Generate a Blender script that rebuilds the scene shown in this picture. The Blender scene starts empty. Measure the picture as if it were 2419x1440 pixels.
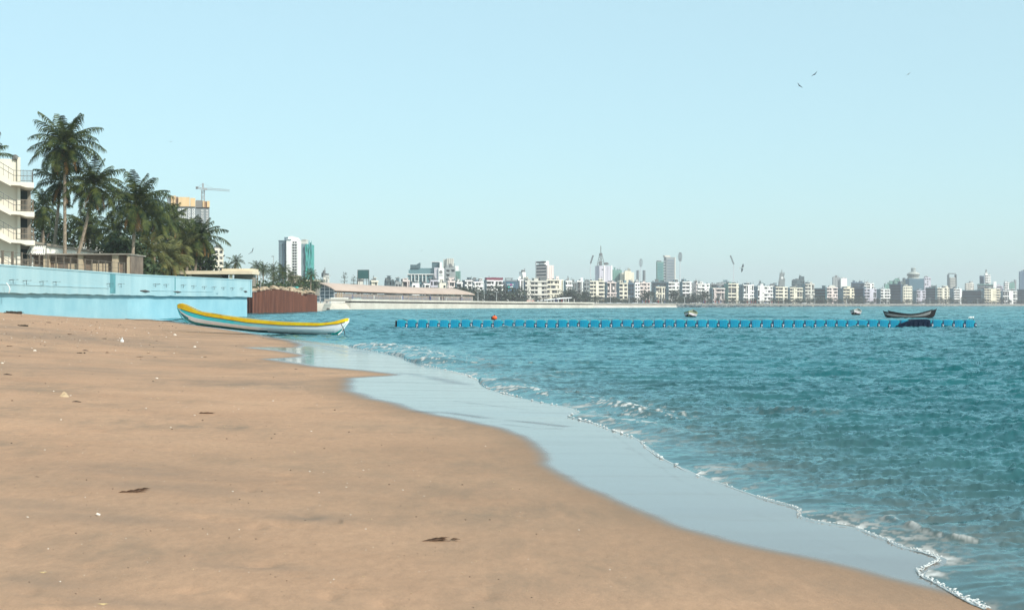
import bpy, math, random
import numpy as np
from mathutils import Vector, Matrix

SC = bpy.context.scene
COL = SC.collection
R = math.radians
PI = math.pi

# ------------------------------------------------------------------ camera
F, CX, HY, H = 3359.7, 1209.5, 719.0, 1.7      # 50 mm lens on a 36 mm sensor, eye 1.7 m above the sea
cam = bpy.data.cameras.new('camera')
camo = bpy.data.objects.new('camera', cam)
COL.objects.link(camo)
camo.location = (0, 0, H)
camo.rotation_euler = (R(90), 0, 0)
cam.lens = 50
cam.sensor_width = 36
cam.shift_y = -1 / 2419
cam.clip_start = 0.1
cam.clip_end = 20000
cam.dof.use_dof = True
cam.dof.focus_distance = 75
cam.dof.aperture_fstop = 8
SC.camera = camo

# ------------------------------------------------------------------ sky, sun, exposure
SUN_EL, SUN_AZ = 36.0, 132.0                   # to the right of the camera and a little behind it
W = bpy.data.worlds.new('World')
SC.world = W
W.use_nodes = True
wn, wl = W.node_tree.nodes, W.node_tree.links
bg = wn['Background']
sky = wn.new('ShaderNodeTexSky')
sky.sky_type = 'NISHITA'
sky.sun_disc = False
sky.sun_elevation = R(SUN_EL)
sky.sun_rotation = R(SUN_AZ)
sky.altitude = 0
sky.air_density = 1.0
sky.dust_density = 0.7
sky.ozone_density = 2.2
tint = wn.new('ShaderNodeMix')
tint.data_type = 'RGBA'
tint.blend_type = 'MULTIPLY'
tint.inputs[0].default_value = 1
tint.inputs[7].default_value = (0.67, 0.88, 0.90, 1)
wl.new(sky.outputs[0], tint.inputs[6])
pale = wn.new('ShaderNodeMix')                # milky coastal air thins the blue out
pale.data_type = 'RGBA'
pale.inputs[0].default_value = 0.62
pale.inputs[7].default_value = (3.62, 5.12, 5.3, 1)
wl.new(tint.outputs[2], pale.inputs[6])
wl.new(pale.outputs[2], bg.inputs[0])
bg.inputs[1].default_value = 0.14
sun = bpy.data.lights.new('sun', 'SUN')
sun.energy = 3.6
sun.angle = R(0.53)
sun.color = (1.0, 0.94, 0.84)
suno = bpy.data.objects.new('sun', sun)
COL.objects.link(suno)
sv = Vector((math.cos(R(SUN_EL)) * math.sin(R(SUN_AZ)), math.cos(R(SUN_EL)) * math.cos(R(SUN_AZ)), math.sin(R(SUN_EL))))
suno.rotation_euler = sv.to_track_quat('Z', 'Y').to_euler()
suno.location = (50, -50, 80)
SC.view_settings.view_transform = 'Standard'
SC.view_settings.look = 'None'
SC.view_settings.gamma = 1
SC.view_settings.exposure = 0.4
SC.cycles.max_bounces = 6
SC.cycles.diffuse_bounces = 2
SC.cycles.glossy_bounces = 3
SC.cycles.transmission_bounces = 2
SC.cycles.transparent_max_bounces = 6
SC.cycles.volume_bounces = 0
SC.cycles.use_denoising = True
SC.cycles.sample_clamp_indirect = 4

# ------------------------------------------------------------------ helpers
def P(px, py, Y):
    return Vector(((px - CX) / F * Y, Y, H - (py - HY) / F * Y))

def lin(r, g, b):
    f = lambda c: (c / 255 / 12.92) if c / 255 <= 0.04045 else ((c / 255 + 0.055) / 1.055) ** 2.4
    return (f(r), f(g), f(b))

MATS = {}
def mat(name, col, rough=0.7, var=0.12, scale=1.5, bump=0.0, bscale=20, spec=0.4, metal=0.0, streak=False, col2=None, thr=(0.35, 0.7), transl=0.0):
    """Procedural material: a base colour broken up by noise (and rain streaks where asked)."""
    if name in MATS:
        return MATS[name]
    m = bpy.data.materials.new(name)
    m.use_nodes = True
    n, l = m.node_tree.nodes, m.node_tree.links
    b = n['Principled BSDF']
    tc = n.new('ShaderNodeTexCoord')
    mp = n.new('ShaderNodeMapping')
    mp.inputs['Scale'].default_value = (1, 1, 0.12) if streak else (1, 1, 1)
    nz = n.new('ShaderNodeTexNoise')
    nz.inputs['Scale'].default_value = scale
    nz.inputs['Detail'].default_value = 6
    nz.inputs['Roughness'].default_value = 0.65
    rp = n.new('ShaderNodeValToRGB')
    c2 = col2 if col2 else tuple(c * (1 - 2 * var) for c in col)
    c1 = col if col2 else tuple(min(0.95, c * (1 + var)) for c in col)
    rp.color_ramp.elements[0].position = thr[0]
    rp.color_ramp.elements[1].position = thr[1]
    rp.color_ramp.elements[0].color = (*c2, 1)
    rp.color_ramp.elements[1].color = (*c1, 1)
    l.new(tc.outputs['Object'], mp.inputs[0])
    l.new(mp.outputs[0], nz.inputs['Vector'])
    l.new(nz.outputs[0], rp.inputs[0])
    l.new(rp.outputs[0], b.inputs['Base Color'])
    b.inputs['Roughness'].default_value = rough
    b.inputs['Metallic'].default_value = metal
    b.inputs['Specular IOR Level'].default_value = spec
    if bump:
        n2 = n.new('ShaderNodeTexNoise')
        n2.inputs['Scale'].default_value = bscale
        n2.inputs['Detail'].default_value = 5
        bp = n.new('ShaderNodeBump')
        bp.inputs['Strength'].default_value = bump
        bp.inputs['Distance'].default_value = 0.05
        l.new(tc.outputs['Object'], n2.inputs['Vector'])
        l.new(n2.outputs[0], bp.inputs['Height'])
        l.new(bp.outputs[0], b.inputs['Normal'])
    if transl:
        tr = n.new('ShaderNodeBsdfTranslucent')
        l.new(rp.outputs[0], tr.inputs[0])
        mx = n.new('ShaderNodeMixShader')
        mx.inputs[0].default_value = transl
        l.new(b.outputs[0], mx.inputs[1])
        l.new(tr.outputs[0], mx.inputs[2])
        l.new(mx.outputs[0], n['Material Output'].inputs[0])
    MATS[name] = m
    return m

def tag(o, label=None, cat=None, group=None, kind=None):
    if label: o['label'] = label
    if cat: o['category'] = cat
    if group: o['group'] = group
    if kind: o['kind'] = kind
    return o

def empty(name, loc=(0, 0, 0), rz=0, label=None, cat=None, group=None):
    o = bpy.data.objects.new(name, None)
    o.empty_display_size = 0.3
    COL.objects.link(o)
    o.location = loc
    o.rotation_euler = (0, 0, rz)
    return tag(o, label, cat, group)

def copy_tree(o, parent=None):
    c = o.copy()
    COL.objects.link(c)
    c.parent = parent
    for ch in o.children:
        copy_tree(ch, c)
    return c

ORD = 'first second third fourth fifth sixth seventh eighth ninth tenth eleventh twelfth thirteenth fourteenth fifteenth sixteenth seventeenth eighteenth nineteenth'.split()
def ordinal(n):
    if n <= 19: return ORD[n - 1]
    t = ('twent', 'thirt', 'fort', 'fift')[n // 10 - 2]
    return t + 'ieth' if n % 10 == 0 else t + 'y-' + ORD[n % 10 - 1]

class MB:
    """Collects shapes and links them as ONE mesh object."""
    def __init__(s, M=None):
        s.v, s.f, s.m = [], [], []
        s.M = M or Matrix.Identity(4)
    def add(s, vs, fs, m=0):
        b = len(s.v)
        s.v += [tuple(s.M @ Vector(v)) for v in vs]
        s.f += [tuple(b + i for i in f) for f in fs]
        s.m += [m] * len(fs)
    def box(s, x0, x1, y0, y1, z0, z1, m=0):
        vs = [(x, y, z) for z in (z0, z1) for y in (y0, y1) for x in (x0, x1)]
        s.add(vs, [(0, 2, 3, 1), (4, 5, 7, 6), (0, 1, 5, 4), (2, 6, 7, 3), (0, 4, 6, 2), (1, 3, 7, 5)], m)
    def bar(s, a, b, w, h=None, m=0):
        """square bar from a to b"""
        a, b = Vector(a), Vector(b)
        d = (b - a).normalized()
        up = Vector((0, 0, 1)) if abs(d.z) < 0.95 else Vector((1, 0, 0))
        sx = d.cross(up).normalized() * (w / 2)
        sy = sx.cross(d).normalized() * ((h or w) / 2)
        vs = [p + i * sx + j * sy for p in (a, b) for i, j in ((-1, -1), (1, -1), (1, 1), (-1, 1))]
        s.add(vs, [(0, 3, 2, 1), (4, 5, 6, 7), (0, 1, 5, 4), (1, 2, 6, 5), (2, 3, 7, 6), (3, 0, 4, 7)], m)
    def tube(s, pts, rad, n=8, m=0, cap=True):
        pts = [Vector(p) for p in pts]
        if not hasattr(rad, '__len__'): rad = [rad] * len(pts)
        vs = []
        ref = Vector((0.13, 1, 0.07)).normalized()
        for i, p in enumerate(pts):
            d = (pts[min(i + 1, len(pts) - 1)] - pts[max(i - 1, 0)]).normalized()
            sx = d.cross(ref)
            if sx.length < 0.05: sx = d.cross(Vector((1, 0, 0)))
            sx.normalize()
            sy = sx.cross(d)
            for k in range(n):
                t = 2 * PI * k / n
                vs.append(p + rad[i] * (math.cos(t) * sx + math.sin(t) * sy))
        fs = [(i * n + k, i * n + (k + 1) % n, (i + 1) * n + (k + 1) % n, (i + 1) * n + k) for i in range(len(pts) - 1) for k in range(n)]
        if cap:
            fs.append(tuple(range(n)))
            fs.append(tuple((len(pts) - 1) * n + k for k in range(n)))
        s.add(vs, fs, m)
    def prism(s, poly, y0, y1, m=0):
        """polygon in xz, extruded along y"""
        n = len(poly)
        vs = [(x, y0, z) for x, z in poly] + [(x, y1, z) for x, z in poly]
        fs = [tuple(range(n)), tuple(range(2 * n - 1, n - 1, -1))] + [(i, (i + 1) % n, n + (i + 1) % n, n + i) for i in range(n)]
        s.add(vs, fs, m)
    def lump(s, c, r, seed=0, n=7, m=0, jag=0.25):
        """irregular stone-like lump"""
        rnd = random.Random(seed)
        c = Vector(c)
        rows = max(3, n // 2 + 1)
        vs = [c - Vector((0, 0, r[2]))]
        for i in range(1, rows):
            a = -PI / 2 + PI * i / rows
            for k in range(n):
                t = 2 * PI * (k + 0.5 * (i % 2)) / n
                q = 1 + rnd.uniform(-jag, jag)
                vs.append(c + Vector((r[0] * q * math.cos(a) * math.cos(t), r[1] * q * math.cos(a) * math.sin(t), r[2] * q * math.sin(a))))
        vs.append(c + Vector((0, 0, r[2])))
        fs = [(0, 1 + (k + 1) % n, 1 + k) for k in range(n)]
        for i in range(rows - 2):
            fs += [(1 + i * n + k, 1 + i * n + (k + 1) % n, 1 + (i + 1) * n + (k + 1) % n, 1 + (i + 1) * n + k) for k in range(n)]
        top = len(vs) - 1
        fs += [(top, 1 + (rows - 2) * n + k, 1 + (rows - 2) * n + (k + 1) % n) for k in range(n)]
        s.add(vs, fs, m)
    def build(s, name, mats, parent=None, smooth=False):
        me = bpy.data.meshes.new(name)
        me.from_pydata(s.v, [], s.f)
        if not isinstance(mats, (list, tuple)): mats = [mats]
        for m in mats: me.materials.append(m)
        if len(mats) > 1:
            me.polygons.foreach_set('material_index', s.m)
        if smooth:
            me.polygons.foreach_set('use_smooth', [True] * len(me.polygons))
        me.update()
        o = bpy.data.objects.new(name, me)
        COL.objects.link(o)
        o.parent = parent
        return o

def frame(loc, ux, rz=None):
    """local frame: x along ux (horizontal), z up"""
    u = Vector((ux[0], ux[1], 0)).normalized()
    v = Vector((-u.y, u.x, 0))
    return Matrix(((u.x, v.x, 0, loc[0]), (u.y, v.y, 0, loc[1]), (0, 0, 1, loc[2]), (0, 0, 0, 1)))

# ------------------------------------------------------------------ numpy noise and distance helpers
def vnoise(x, y, seed=0):
    """smooth value noise, vectorised"""
    rs = np.random.RandomState(seed)
    T = rs.rand(256, 256)
    xi, yi = np.floor(x).astype(int), np.floor(y).astype(int)
    fx, fy = x - xi, y - yi
    fx, fy = fx * fx * (3 - 2 * fx), fy * fy * (3 - 2 * fy)
    a, b = T[xi % 256, yi % 256], T[(xi + 1) % 256, yi % 256]
    c, d = T[xi % 256, (yi + 1) % 256], T[(xi + 1) % 256, (yi + 1) % 256]
    return (a * (1 - fx) + b * fx) * (1 - fy) + (c * (1 - fx) + d * fx) * fy

def fbm(x, y, seed=0, o=4):
    s, a, t = 0, 0.5, 0
    for i in range(o):
        s = s + a * vnoise(x * 2 ** i + 17 * i, y * 2 ** i + 31 * i, seed + i)
        t += a
        a *= 0.5
    return s / t

def seg_dist(X, Y, pl):
    """distance to a polyline"""
    best = np.full(X.shape, 1e9)
    for (ax, ay), (bx, by) in zip(pl[:-1], pl[1:]):
        dx, dy = bx - ax, by - ay
        L2 = dx * dx + dy * dy + 1e-12
        t = np.clip(((X - ax) * dx + (Y - ay) * dy) / L2, 0, 1)
        best = np.minimum(best, (X - ax - t * dx) ** 2 + (Y - ay - t * dy) ** 2)
    return np.sqrt(best)

def inside(X, Y, poly):
    c = np.zeros(X.shape, bool)
    n = len(poly)
    for i in range(n):
        (x0, y0), (x1, y1) = poly[i], poly[(i + 1) % n]
        if y0 == y1: continue
        c ^= ((y0 > Y) != (y1 > Y)) & (X < (x1 - x0) * (Y - y0) / (y1 - y0) + x0)
    return c

def W0(px, py):
    Y = H * F / (py - HY)
    return ((px - CX) / F * Y, Y)

FOAM_PX = [(2333, 1440), (2276, 1419), (2239, 1401), (2206, 1378), (2176, 1362), (2171, 1350), (2183, 1341), (2202, 1339), (2220, 1327), (2220, 1318),
    (2183, 1304), (2130, 1292), (2091, 1272), (2052, 1260), (2017, 1246), (1952, 1235), (1918, 1228), (1885, 1218), (1883, 1204), (1860, 1194), (1800, 1176),
    (1750, 1160), (1690, 1138), (1640, 1118), (1600, 1101), (1565, 1084), (1530, 1060), (1510, 1042), (1490, 1030), (1455, 1020), (1400, 998), (1338, 984),
    (1368, 972), (1348, 963), (1274, 949), (1204, 933), (1172, 924), (1142, 914), (1132, 898), (1095, 884), (1037, 869), (988, 857), (960, 850), (950, 841), (901, 832),
    (849, 823), (815, 815), (733, 805), (647, 796), (600, 787), (520, 775), (450, 764), (400, 756), (350, 750), (200, 750)]
DRY_PX = [(2300, 1440), (2160, 1403), (2068, 1381), (1941, 1351), (1860, 1333), (1640, 1290), (1540, 1260), (1440, 1217), (1370, 1180), (1300, 1140), (1252, 1098),
    (1236, 1072), (1231, 1050), (1212, 1034), (1150, 1014), (1080, 1000), (1000, 985), (930, 963), (860, 945), (815, 928), (803, 910), (815, 895), (905, 889), (925, 887), (860, 878),
    (740, 868), (690, 860), (625, 850), (700, 845), (714, 840), (690, 836), (640, 828), (575, 823), (640, 821), (690, 822), (706, 815), (680, 805), (640, 798),
    (560, 783), (450, 767), (390, 759), (330, 752), (180, 751)]
NEAR = [(10.0, -40.0), (7.0, -10.0), (5.0, 0.0), (4.0, 3.0), (3.3, 6.0)]
FOAM = NEAR + [W0(*p) for p in FOAM_PX]
DRY = [(9.0, -40.0), (4.7, -2.0), (3.8, 2.0), (3.1, 5.0)] + [W0(*p) for p in DRY_PX]
# a smoother copy of the dry line for the height of the beach
DRYS = [(9.0, -40.0), (4.7, -2.0), (3.1, 5.0)] + [W0(*p) for p in [(2160, 1403), (1860, 1333), (1540, 1260), (1300, 1140), (1170, 1030), (1000, 985), (803, 912), (690, 850), (640, 805), (560, 783), (450, 767), (330, 752), (180, 751)]]
CLOSE = [(-300.0, 183.0), (-300.0, -40.0)]

def beach_height(X, Y, detail=True):
    X, Y = np.asarray(X, float), np.asarray(Y, float)
    d1 = seg_dist(X, Y, FOAM) * np.where(inside(X, Y, FOAM + CLOSE), 1, -1)
    ds = seg_dist(X, Y, DRYS) * np.where(inside(X, Y, DRYS + CLOSE), 1, -1)
    q = np.maximum(ds, 0)
    z = 0.03 * (1 - np.exp(-np.maximum(d1, 0) / 1.5)) + np.minimum(d1, 0) * 0.05
    e = 0.02 * q * q / (q + 1.5) + 0.0038 * q * q
    e = 1.62 * np.tanh(e / 1.62)
    z = z + e
    if detail:
        k = np.clip(q / 4, 0, 1)
        z = z + k * (0.05 * (fbm(X / 3.1, Y / 4.3, 5, 3) - 0.5) + 0.016 * (fbm(X / 0.45, Y / 0.6, 9, 3) - 0.5))
        z = z + np.clip(q / 14 - 0.4, 0, 1) * 0.10 * (fbm(X / 1.3, Y / 1.7, 12, 3) - 0.5)
    return np.maximum(z, -3.0), d1

def ground_hit(px, py):
    """first point of the beach under a pixel of the photograph"""
    Ys = np.geomspace(3, 220, 2500)
    Xs = (px - CX) / F * Ys
    Zr = H - (py - HY) / F * Ys
    Z, _ = beach_height(Xs, Ys)
    k = np.argmax(Zr <= Z)
    if Zr[k] > Z[k]: k = len(Ys) - 1
    return Vector((Xs[k], Ys[k], Z[k]))

def grid_mesh(name, X, Y, Z, keep, mats, attrs):
    nr, nc = X.shape
    idx = np.arange(nr * nc).reshape(nr, nc)
    q = np.stack([idx[:-1, :-1], idx[:-1, 1:], idx[1:, 1:], idx[1:, :-1]], -1)
    kq = keep[:-1, :-1] & keep[:-1, 1:] & keep[1:, 1:] & keep[1:, :-1]
    q = q[kq]
    used = np.unique(q)
    remap = np.full(nr * nc, -1, np.int64)
    remap[used] = np.arange(len(used))
    q = remap[q].astype(np.int32)
    co = np.stack([X.ravel()[used], Y.ravel()[used], Z.ravel()[used]], -1).astype(np.float32)
    me = bpy.data.meshes.new(name)
    me.vertices.add(len(co))
    me.vertices.foreach_set('co', co.ravel())
    me.loops.add(q.size)
    me.loops.foreach_set('vertex_index', q.ravel())
    me.polygons.add(len(q))
    me.polygons.foreach_set('loop_start', np.arange(0, q.size, 4, dtype=np.int32))
    me.polygons.foreach_set('loop_total', np.full(len(q), 4, np.int32))
    me.polygons.foreach_set('use_smooth', np.ones(len(q), bool))
    me.update(calc_edges=True)
    for k, v in attrs.items():
        at = me.attributes.new(k, 'FLOAT', 'POINT')
        at.data.foreach_set('value', v.ravel()[used].astype(np.float32))
    for m in mats: me.materials.append(m)
    o = bpy.data.objects.new(name, me)
    COL.objects.link(o)
    return o

def fan(r0, r1, nr, half, nc, side):
    """polar grid: dense ahead, coarse to the sides"""
    r = np.geomspace(r0, r1, nr)
    a = np.concatenate([np.linspace(-side, -half, 60)[:-1], np.linspace(-half, half, nc), np.linspace(half, side, 60)[1:]])
    rr, aa = np.meshgrid(r, np.radians(a), indexing='ij')
    return rr * np.sin(aa), rr * np.cos(aa), rr
# ================================================================== THE SETTING
# ------------------------------------------------------------------ beach
def sand_material():
    m = bpy.data.materials.new('sand')
    m.use_nodes = True
    n, l = m.node_tree.nodes, m.node_tree.links
    b = n['Principled BSDF']
    geo = n.new('ShaderNodeNewGeometry')
    def noise(scale, sx=1, sy=1, detail=4, rough=0.6, rot=0):
        mp = n.new('ShaderNodeMapping')
        mp.inputs['Scale'].default_value = (sx, sy, 1)
        mp.inputs['Rotation'].default_value = (0, 0, rot)
        z = n.new('ShaderNodeTexNoise')
        z.inputs['Scale'].default_value = scale
        z.inputs['Detail'].default_value = detail
        z.inputs['Roughness'].default_value = rough
        l.new(geo.outputs['Position'], mp.inputs[0])
        l.new(mp.outputs[0], z.inputs['Vector'])
        return z.outputs[0]
    def ramp(src, p0, p1, c0, c1):
        r = n.new('ShaderNodeValToRGB')
        r.color_ramp.elements[0].position, r.color_ramp.elements[1].position = p0, p1
        r.color_ramp.elements[0].color, r.color_ramp.elements[1].color = (*c0, 1), (*c1, 1)
        l.new(src, r.inputs[0])
        return r.outputs[0]
    def mix(a, b_, f, mode='MIX'):
        x = n.new('ShaderNodeMix')
        x.data_type = 'RGBA'
        x.blend_type = mode
        for s, v in ((x.inputs[0], f), (x.inputs[6], a), (x.inputs[7], b_)):
            if isinstance(v, (int, float)): s.default_value = v
            elif isinstance(v, tuple): s.default_value = (*v, 1)
            else: l.new(v, s)
        return x.outputs[2]
    base = ramp(noise(0.35, 1, 1, 5), 0.3, 0.7, (0.450, 0.272, 0.172), (0.535, 0.332, 0.212))
    grain = ramp(noise(260, 1, 1, 3, 0.8), 0.32, 0.7, (0.58, 0.58, 0.60), (1.36, 1.34, 1.30))
    mott = ramp(noise(9, 1.6, 0.7, 5, 0.7), 0.3, 0.72, (0.84, 0.84, 0.85), (1.10, 1.09, 1.08))
    col = mix(base, grain, 1.0, 'MULTIPLY')
    col = mix(col, mott, 1.0, 'MULTIPLY')
    # streaks of dark heavy sand lying along the shore
    dk = ramp(noise(0.5, 0.7, 0.6, 6, 0.62, R(-24)), 0.45, 0.66, (0, 0, 0), (1, 1, 1))
    dk2 = ramp(noise(2.3, 1.3, 0.45, 5, 0.7, R(-24)), 0.38, 0.62, (0.15, 0.15, 0.15), (1, 1, 1))
    dkm = mix(dk, dk2, 1.0, 'MULTIPLY')
    sc = n.new('ShaderNodeMath'); sc.operation = 'MULTIPLY'; sc.inputs[1].default_value = 0.8
    l.new(dkm, sc.inputs[0])
    col = mix(col, (0.22, 0.165, 0.118), sc.outputs[0])
    da = n.new('ShaderNodeAttribute'); da.attribute_name = 'dark_sand'
    col = mix(col, (0.22, 0.165, 0.125), da.outputs['Fac'])
    pa = n.new('ShaderNodeAttribute'); pa.attribute_name = 'pale_sand'
    col = mix(col, (0.56, 0.43, 0.30), pa.outputs['Fac'])
    # specks of broken shell
    sp = ramp(noise(38, 1, 1, 2, 0.5), 0.745, 0.765, (0, 0, 0), (0.55, 0.55, 0.55))
    col = mix(col, (0.62, 0.52, 0.42), sp)
    sp2 = ramp(noise(31, 1.1, 0.9, 2, 0.5), 0.25, 0.27, (0.45, 0.45, 0.45), (0, 0, 0))
    col = mix(col, (0.16, 0.12, 0.09), sp2)
    at = n.new('ShaderNodeAttribute'); at.attribute_name = 'wet'
    damp = n.new('ShaderNodeAttribute'); damp.attribute_name = 'damp'
    col = mix(col, (0.27, 0.178, 0.118), damp.outputs['Fac'])
    col = mix(col, (0.17, 0.155, 0.14), at.outputs['Fac'])
    sw = n.new('ShaderNodeAttribute'); sw.attribute_name = 'swash'
    col = mix(col, (0.12, 0.11, 0.10), sw.outputs['Fac'])
    l.new(col, b.inputs['Base Color'])
    rr = n.new('ShaderNodeMapRange')
    rr.inputs['To Min'].default_value = 0.85
    rr.inputs['To Max'].default_value = 0.07
    l.new(at.outputs['Fac'], rr.inputs['Value'])
    rn = n.new('ShaderNodeMath'); rn.operation = 'ADD'
    r2 = ramp(noise(1.1, 0.35, 2.2, 4, 0.6, R(-20)), 0.45, 0.8, (0, 0, 0), (0.13, 0.13, 0.13))
    l.new(rr.outputs[0], rn.inputs[0]); l.new(r2, rn.inputs[1])
    rn2 = n.new('ShaderNodeMath'); rn2.operation = 'MULTIPLY_ADD'; rn2.inputs[1].default_value = 0.3
    l.new(sw.outputs['Fac'], rn2.inputs[0]); l.new(rn.outputs[0], rn2.inputs[2])
    l.new(rn2.outputs[0], b.inputs['Roughness'])
    rs = n.new('ShaderNodeMapRange')
    rs.inputs['To Min'].default_value = 0.12
    rs.inputs['To Max'].default_value = 0.75
    l.new(at.outputs['Fac'], rs.inputs['Value'])
    l.new(rs.outputs[0], b.inputs['Specular IOR Level'])
    bs = n.new('ShaderNodeMapRange')
    bs.inputs['To Min'].default_value = 0.55
    bs.inputs['To Max'].default_value = 0.012
    l.new(at.outputs['Fac'], bs.inputs['Value'])
    h1 = noise(24, 1, 1, 6, 0.7)
    bp = n.new('ShaderNodeBump'); bp.inputs['Distance'].default_value = 0.012
    l.new(bs.outputs[0], bp.inputs['Strength']); l.new(h1, bp.inputs['Height'])
    l.new(bp.outputs[0], b.inputs['Normal'])
    return m

X, Y, RR = fan(1.2, 330, 760, 22, 620, 178)
Z, D1 = beach_height(X, Y)
D2 = seg_dist(X, Y, DRY) * np.where(inside(X, Y, DRY + CLOSE), 1, -1)
edge = D2 + 0.35 * (fbm(X / 1.7, Y / 2.3, 3, 3) - 0.5)
ew = np.clip(RR / 40, 0.35, 1.0)
wet = 1 - np.clip((edge + 0.30 + 0.1 * ew) / (0.72 * ew), 0, 1)
wet = wet * wet * (3 - 2 * wet)
damp = np.clip(1 - (edge + 0.3) / 1.1, 0, 1) * 0.85
damp = np.maximum(damp, np.clip((fbm(X / 9 + 3, Y / 14, 21, 3) - 0.5) * 4, 0, 1) * 0.40 * np.clip(1 - D2 / 9, 0, 1))
# footprints and dimples pressed into the dry sand
rs = np.random.RandomState(4)
near = (RR < 60) & (D2 > 2.2)
for _ in range(260):
    r_, a_ = 7 + 45 * rs.rand() ** 1.5, R(rs.uniform(-21, 8))
    fx, fy = r_ * math.sin(a_), r_ * math.cos(a_)
    k = near & (abs(X - fx) < 0.5) & (abs(Y - fy) < 0.5)
    if k.any():
        ang = rs.uniform(0, PI)
        u = (X[k] - fx) * math.cos(ang) + (Y[k] - fy) * math.sin(ang)
        v = -(X[k] - fx) * math.sin(ang) + (Y[k] - fy) * math.cos(ang)
        g = np.exp(-(u / 0.13) ** 2 - (v / 0.07) ** 2)
        g2 = np.exp(-(u / 0.19) ** 2 - (v / 0.12) ** 2)
        Z[k] += -0.020 * g + 0.006 * (g2 - g)
line = np.zeros_like(X)
for pts, w_, a_ in (([(980, 975), (1060, 978), (1160, 990), (1260, 1000), (1340, 1008)], 0.10, 0.8), ([(1180, 1004), (1250, 1012), (1320, 1014)], 0.06, 0.5),
        ([(920, 880), (1000, 888), (1080, 905), (1150, 915)], 0.22, 0.5), ([(640, 799), (720, 812), (800, 822), (870, 834)], 0.35, 0.6), ([(1080, 950), (1180, 962), (1240, 968)], 0.06, 0.4),
        ([(690, 812), (760, 822), (830, 838)], 0.2, 0.4), ([(1480, 1058), (1560, 1082), (1620, 1120)], 0.03, 0.3), ([(1440, 1022), (1500, 1060), (1600, 1130), (1720, 1185), (1900, 1260), (2080, 1330)], 0.02, 0.25)):
    d = seg_dist(X + 0.15 * (fbm(X / 0.8, Y / 1.1, 31, 3) - 0.5), Y, [W0(*q) for q in pts])
    line = np.maximum(line, a_ * np.exp(-(d / w_) ** 2) * (D1 > 0.15) * np.clip(fbm(X / 0.6, Y / 0.9, 33, 3) * 2.4 - 0.4, 0, 1))
# streaks of dark heavy sand and the pale dry rim under the wall
dark = np.zeros_like(X)
sn = fbm(X / 0.5, Y / 0.35, 35, 4)
for px_, py_, hw, hh, a_ in ((320, 1108, 190, 16, .75), (420, 1150, 260, 12, .6), (760, 1226, 150, 9, .95), (700, 1215, 280, 7, .5), (110, 1372, 130, 18, .8), (60, 1190, 200, 14, .6), (240, 1225, 260, 10, .5),
        (250, 1420, 260, 12, .5), (620, 1340, 220, 8, .35), (200, 800, 260, 7, .8), (60, 775, 160, 5, .6), (300, 815, 180, 5, .6), (640, 905, 240, 14, .55), (520, 860, 300, 6, .4), (150, 870, 300, 12, .5), (820, 1000, 200, 12, .25), (500, 1130, 500, 14, .35), (900, 1150, 200, 10, .2)):
    c = ground_hit(px_, py_)
    ddy = abs(ground_hit(px_, py_ + hh).y - c.y) + 0.02
    ddx = hw * c.y / F
    sk = 0.10 * (X - c.x)
    dark = np.maximum(dark, a_ * np.exp(-((X - c.x) / ddx) ** 2 - ((Y - c.y + sk) / ddy) ** 2) * np.clip(0.35 + 1.6 * (sn - 0.25), 0, 1.3))
pale = np.clip((Z - 1.12) / 0.4, 0, 1) * np.clip(fbm(X / 3, Y / 5, 37, 3) * 3 - 0.6, 0, 1)
beach = grid_mesh('beach', X, Y, Z, (D1 > -9) | (RR < 30), [sand_material()], {'wet': wet, 'damp': damp, 'swash': line, 'dark_sand': np.clip(dark, 0, 1), 'pale_sand': pale})
tag(beach, 'tan beach sand with a wet glossy strip at the water', None, None, 'structure')

# seabed below everything, out to the far shore
mb = MB()
mb.add([(-3500, -80, -3.2), (3500, -80, -3.2), (3500, 5200, -3.2), (-3500, 5200, -3.2)], [(0, 1, 2, 3)])
tag(mb.build('ground', mat('seabed', (0.10, 0.10, 0.08), scale=0.1)), None, None, None, 'structure')

# ------------------------------------------------------------------ sea
def ocean(N, L, lam, spread, seed, ang=0.0, cut=0.0):
    rs = np.random.RandomState(seed)
    k1 = np.fft.fftfreq(N, L / N) * 2 * PI
    kx, ky = np.meshgrid(k1, k1, indexing='ij')
    k = np.hypot(kx, ky)
    k[0, 0] = 1e9
    kp = 2 * PI / lam
    S = np.exp(-1.25 * (kp / k) ** 2) / k ** 3.3
    th = np.arctan2(ky, kx) - (PI / 2 + ang)
    S = S * (np.abs(np.cos(th)) ** spread + 0.04)
    A = np.sqrt(S) * (rs.randn(N, N) + 1j * rs.randn(N, N))
    h = np.real(np.fft.ifft2(A))
    ih = np.real(np.fft.ifft2(A * 1j * kx / k))
    iv = np.real(np.fft.ifft2(A * 1j * ky / k))
    s = h.std()
    return (h / s, ih / s, iv / s), L, N

def samp(T, X, Y, c=0):
    h, L, N = T
    h = h[c]
    u, v = X / L * N, Y / L * N
    xi, yi = np.floor(u).astype(int), np.floor(v).astype(int)
    fx, fy = u - xi, v - yi
    a, b = h[xi % N, yi % N], h[(xi + 1) % N, yi % N]
    c, d = h[xi % N, (yi + 1) % N], h[(xi + 1) % N, (yi + 1) % N]
    return (a * (1 - fx) + b * fx) * (1 - fy) + (c * (1 - fx) + d * fx) * fy

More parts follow.
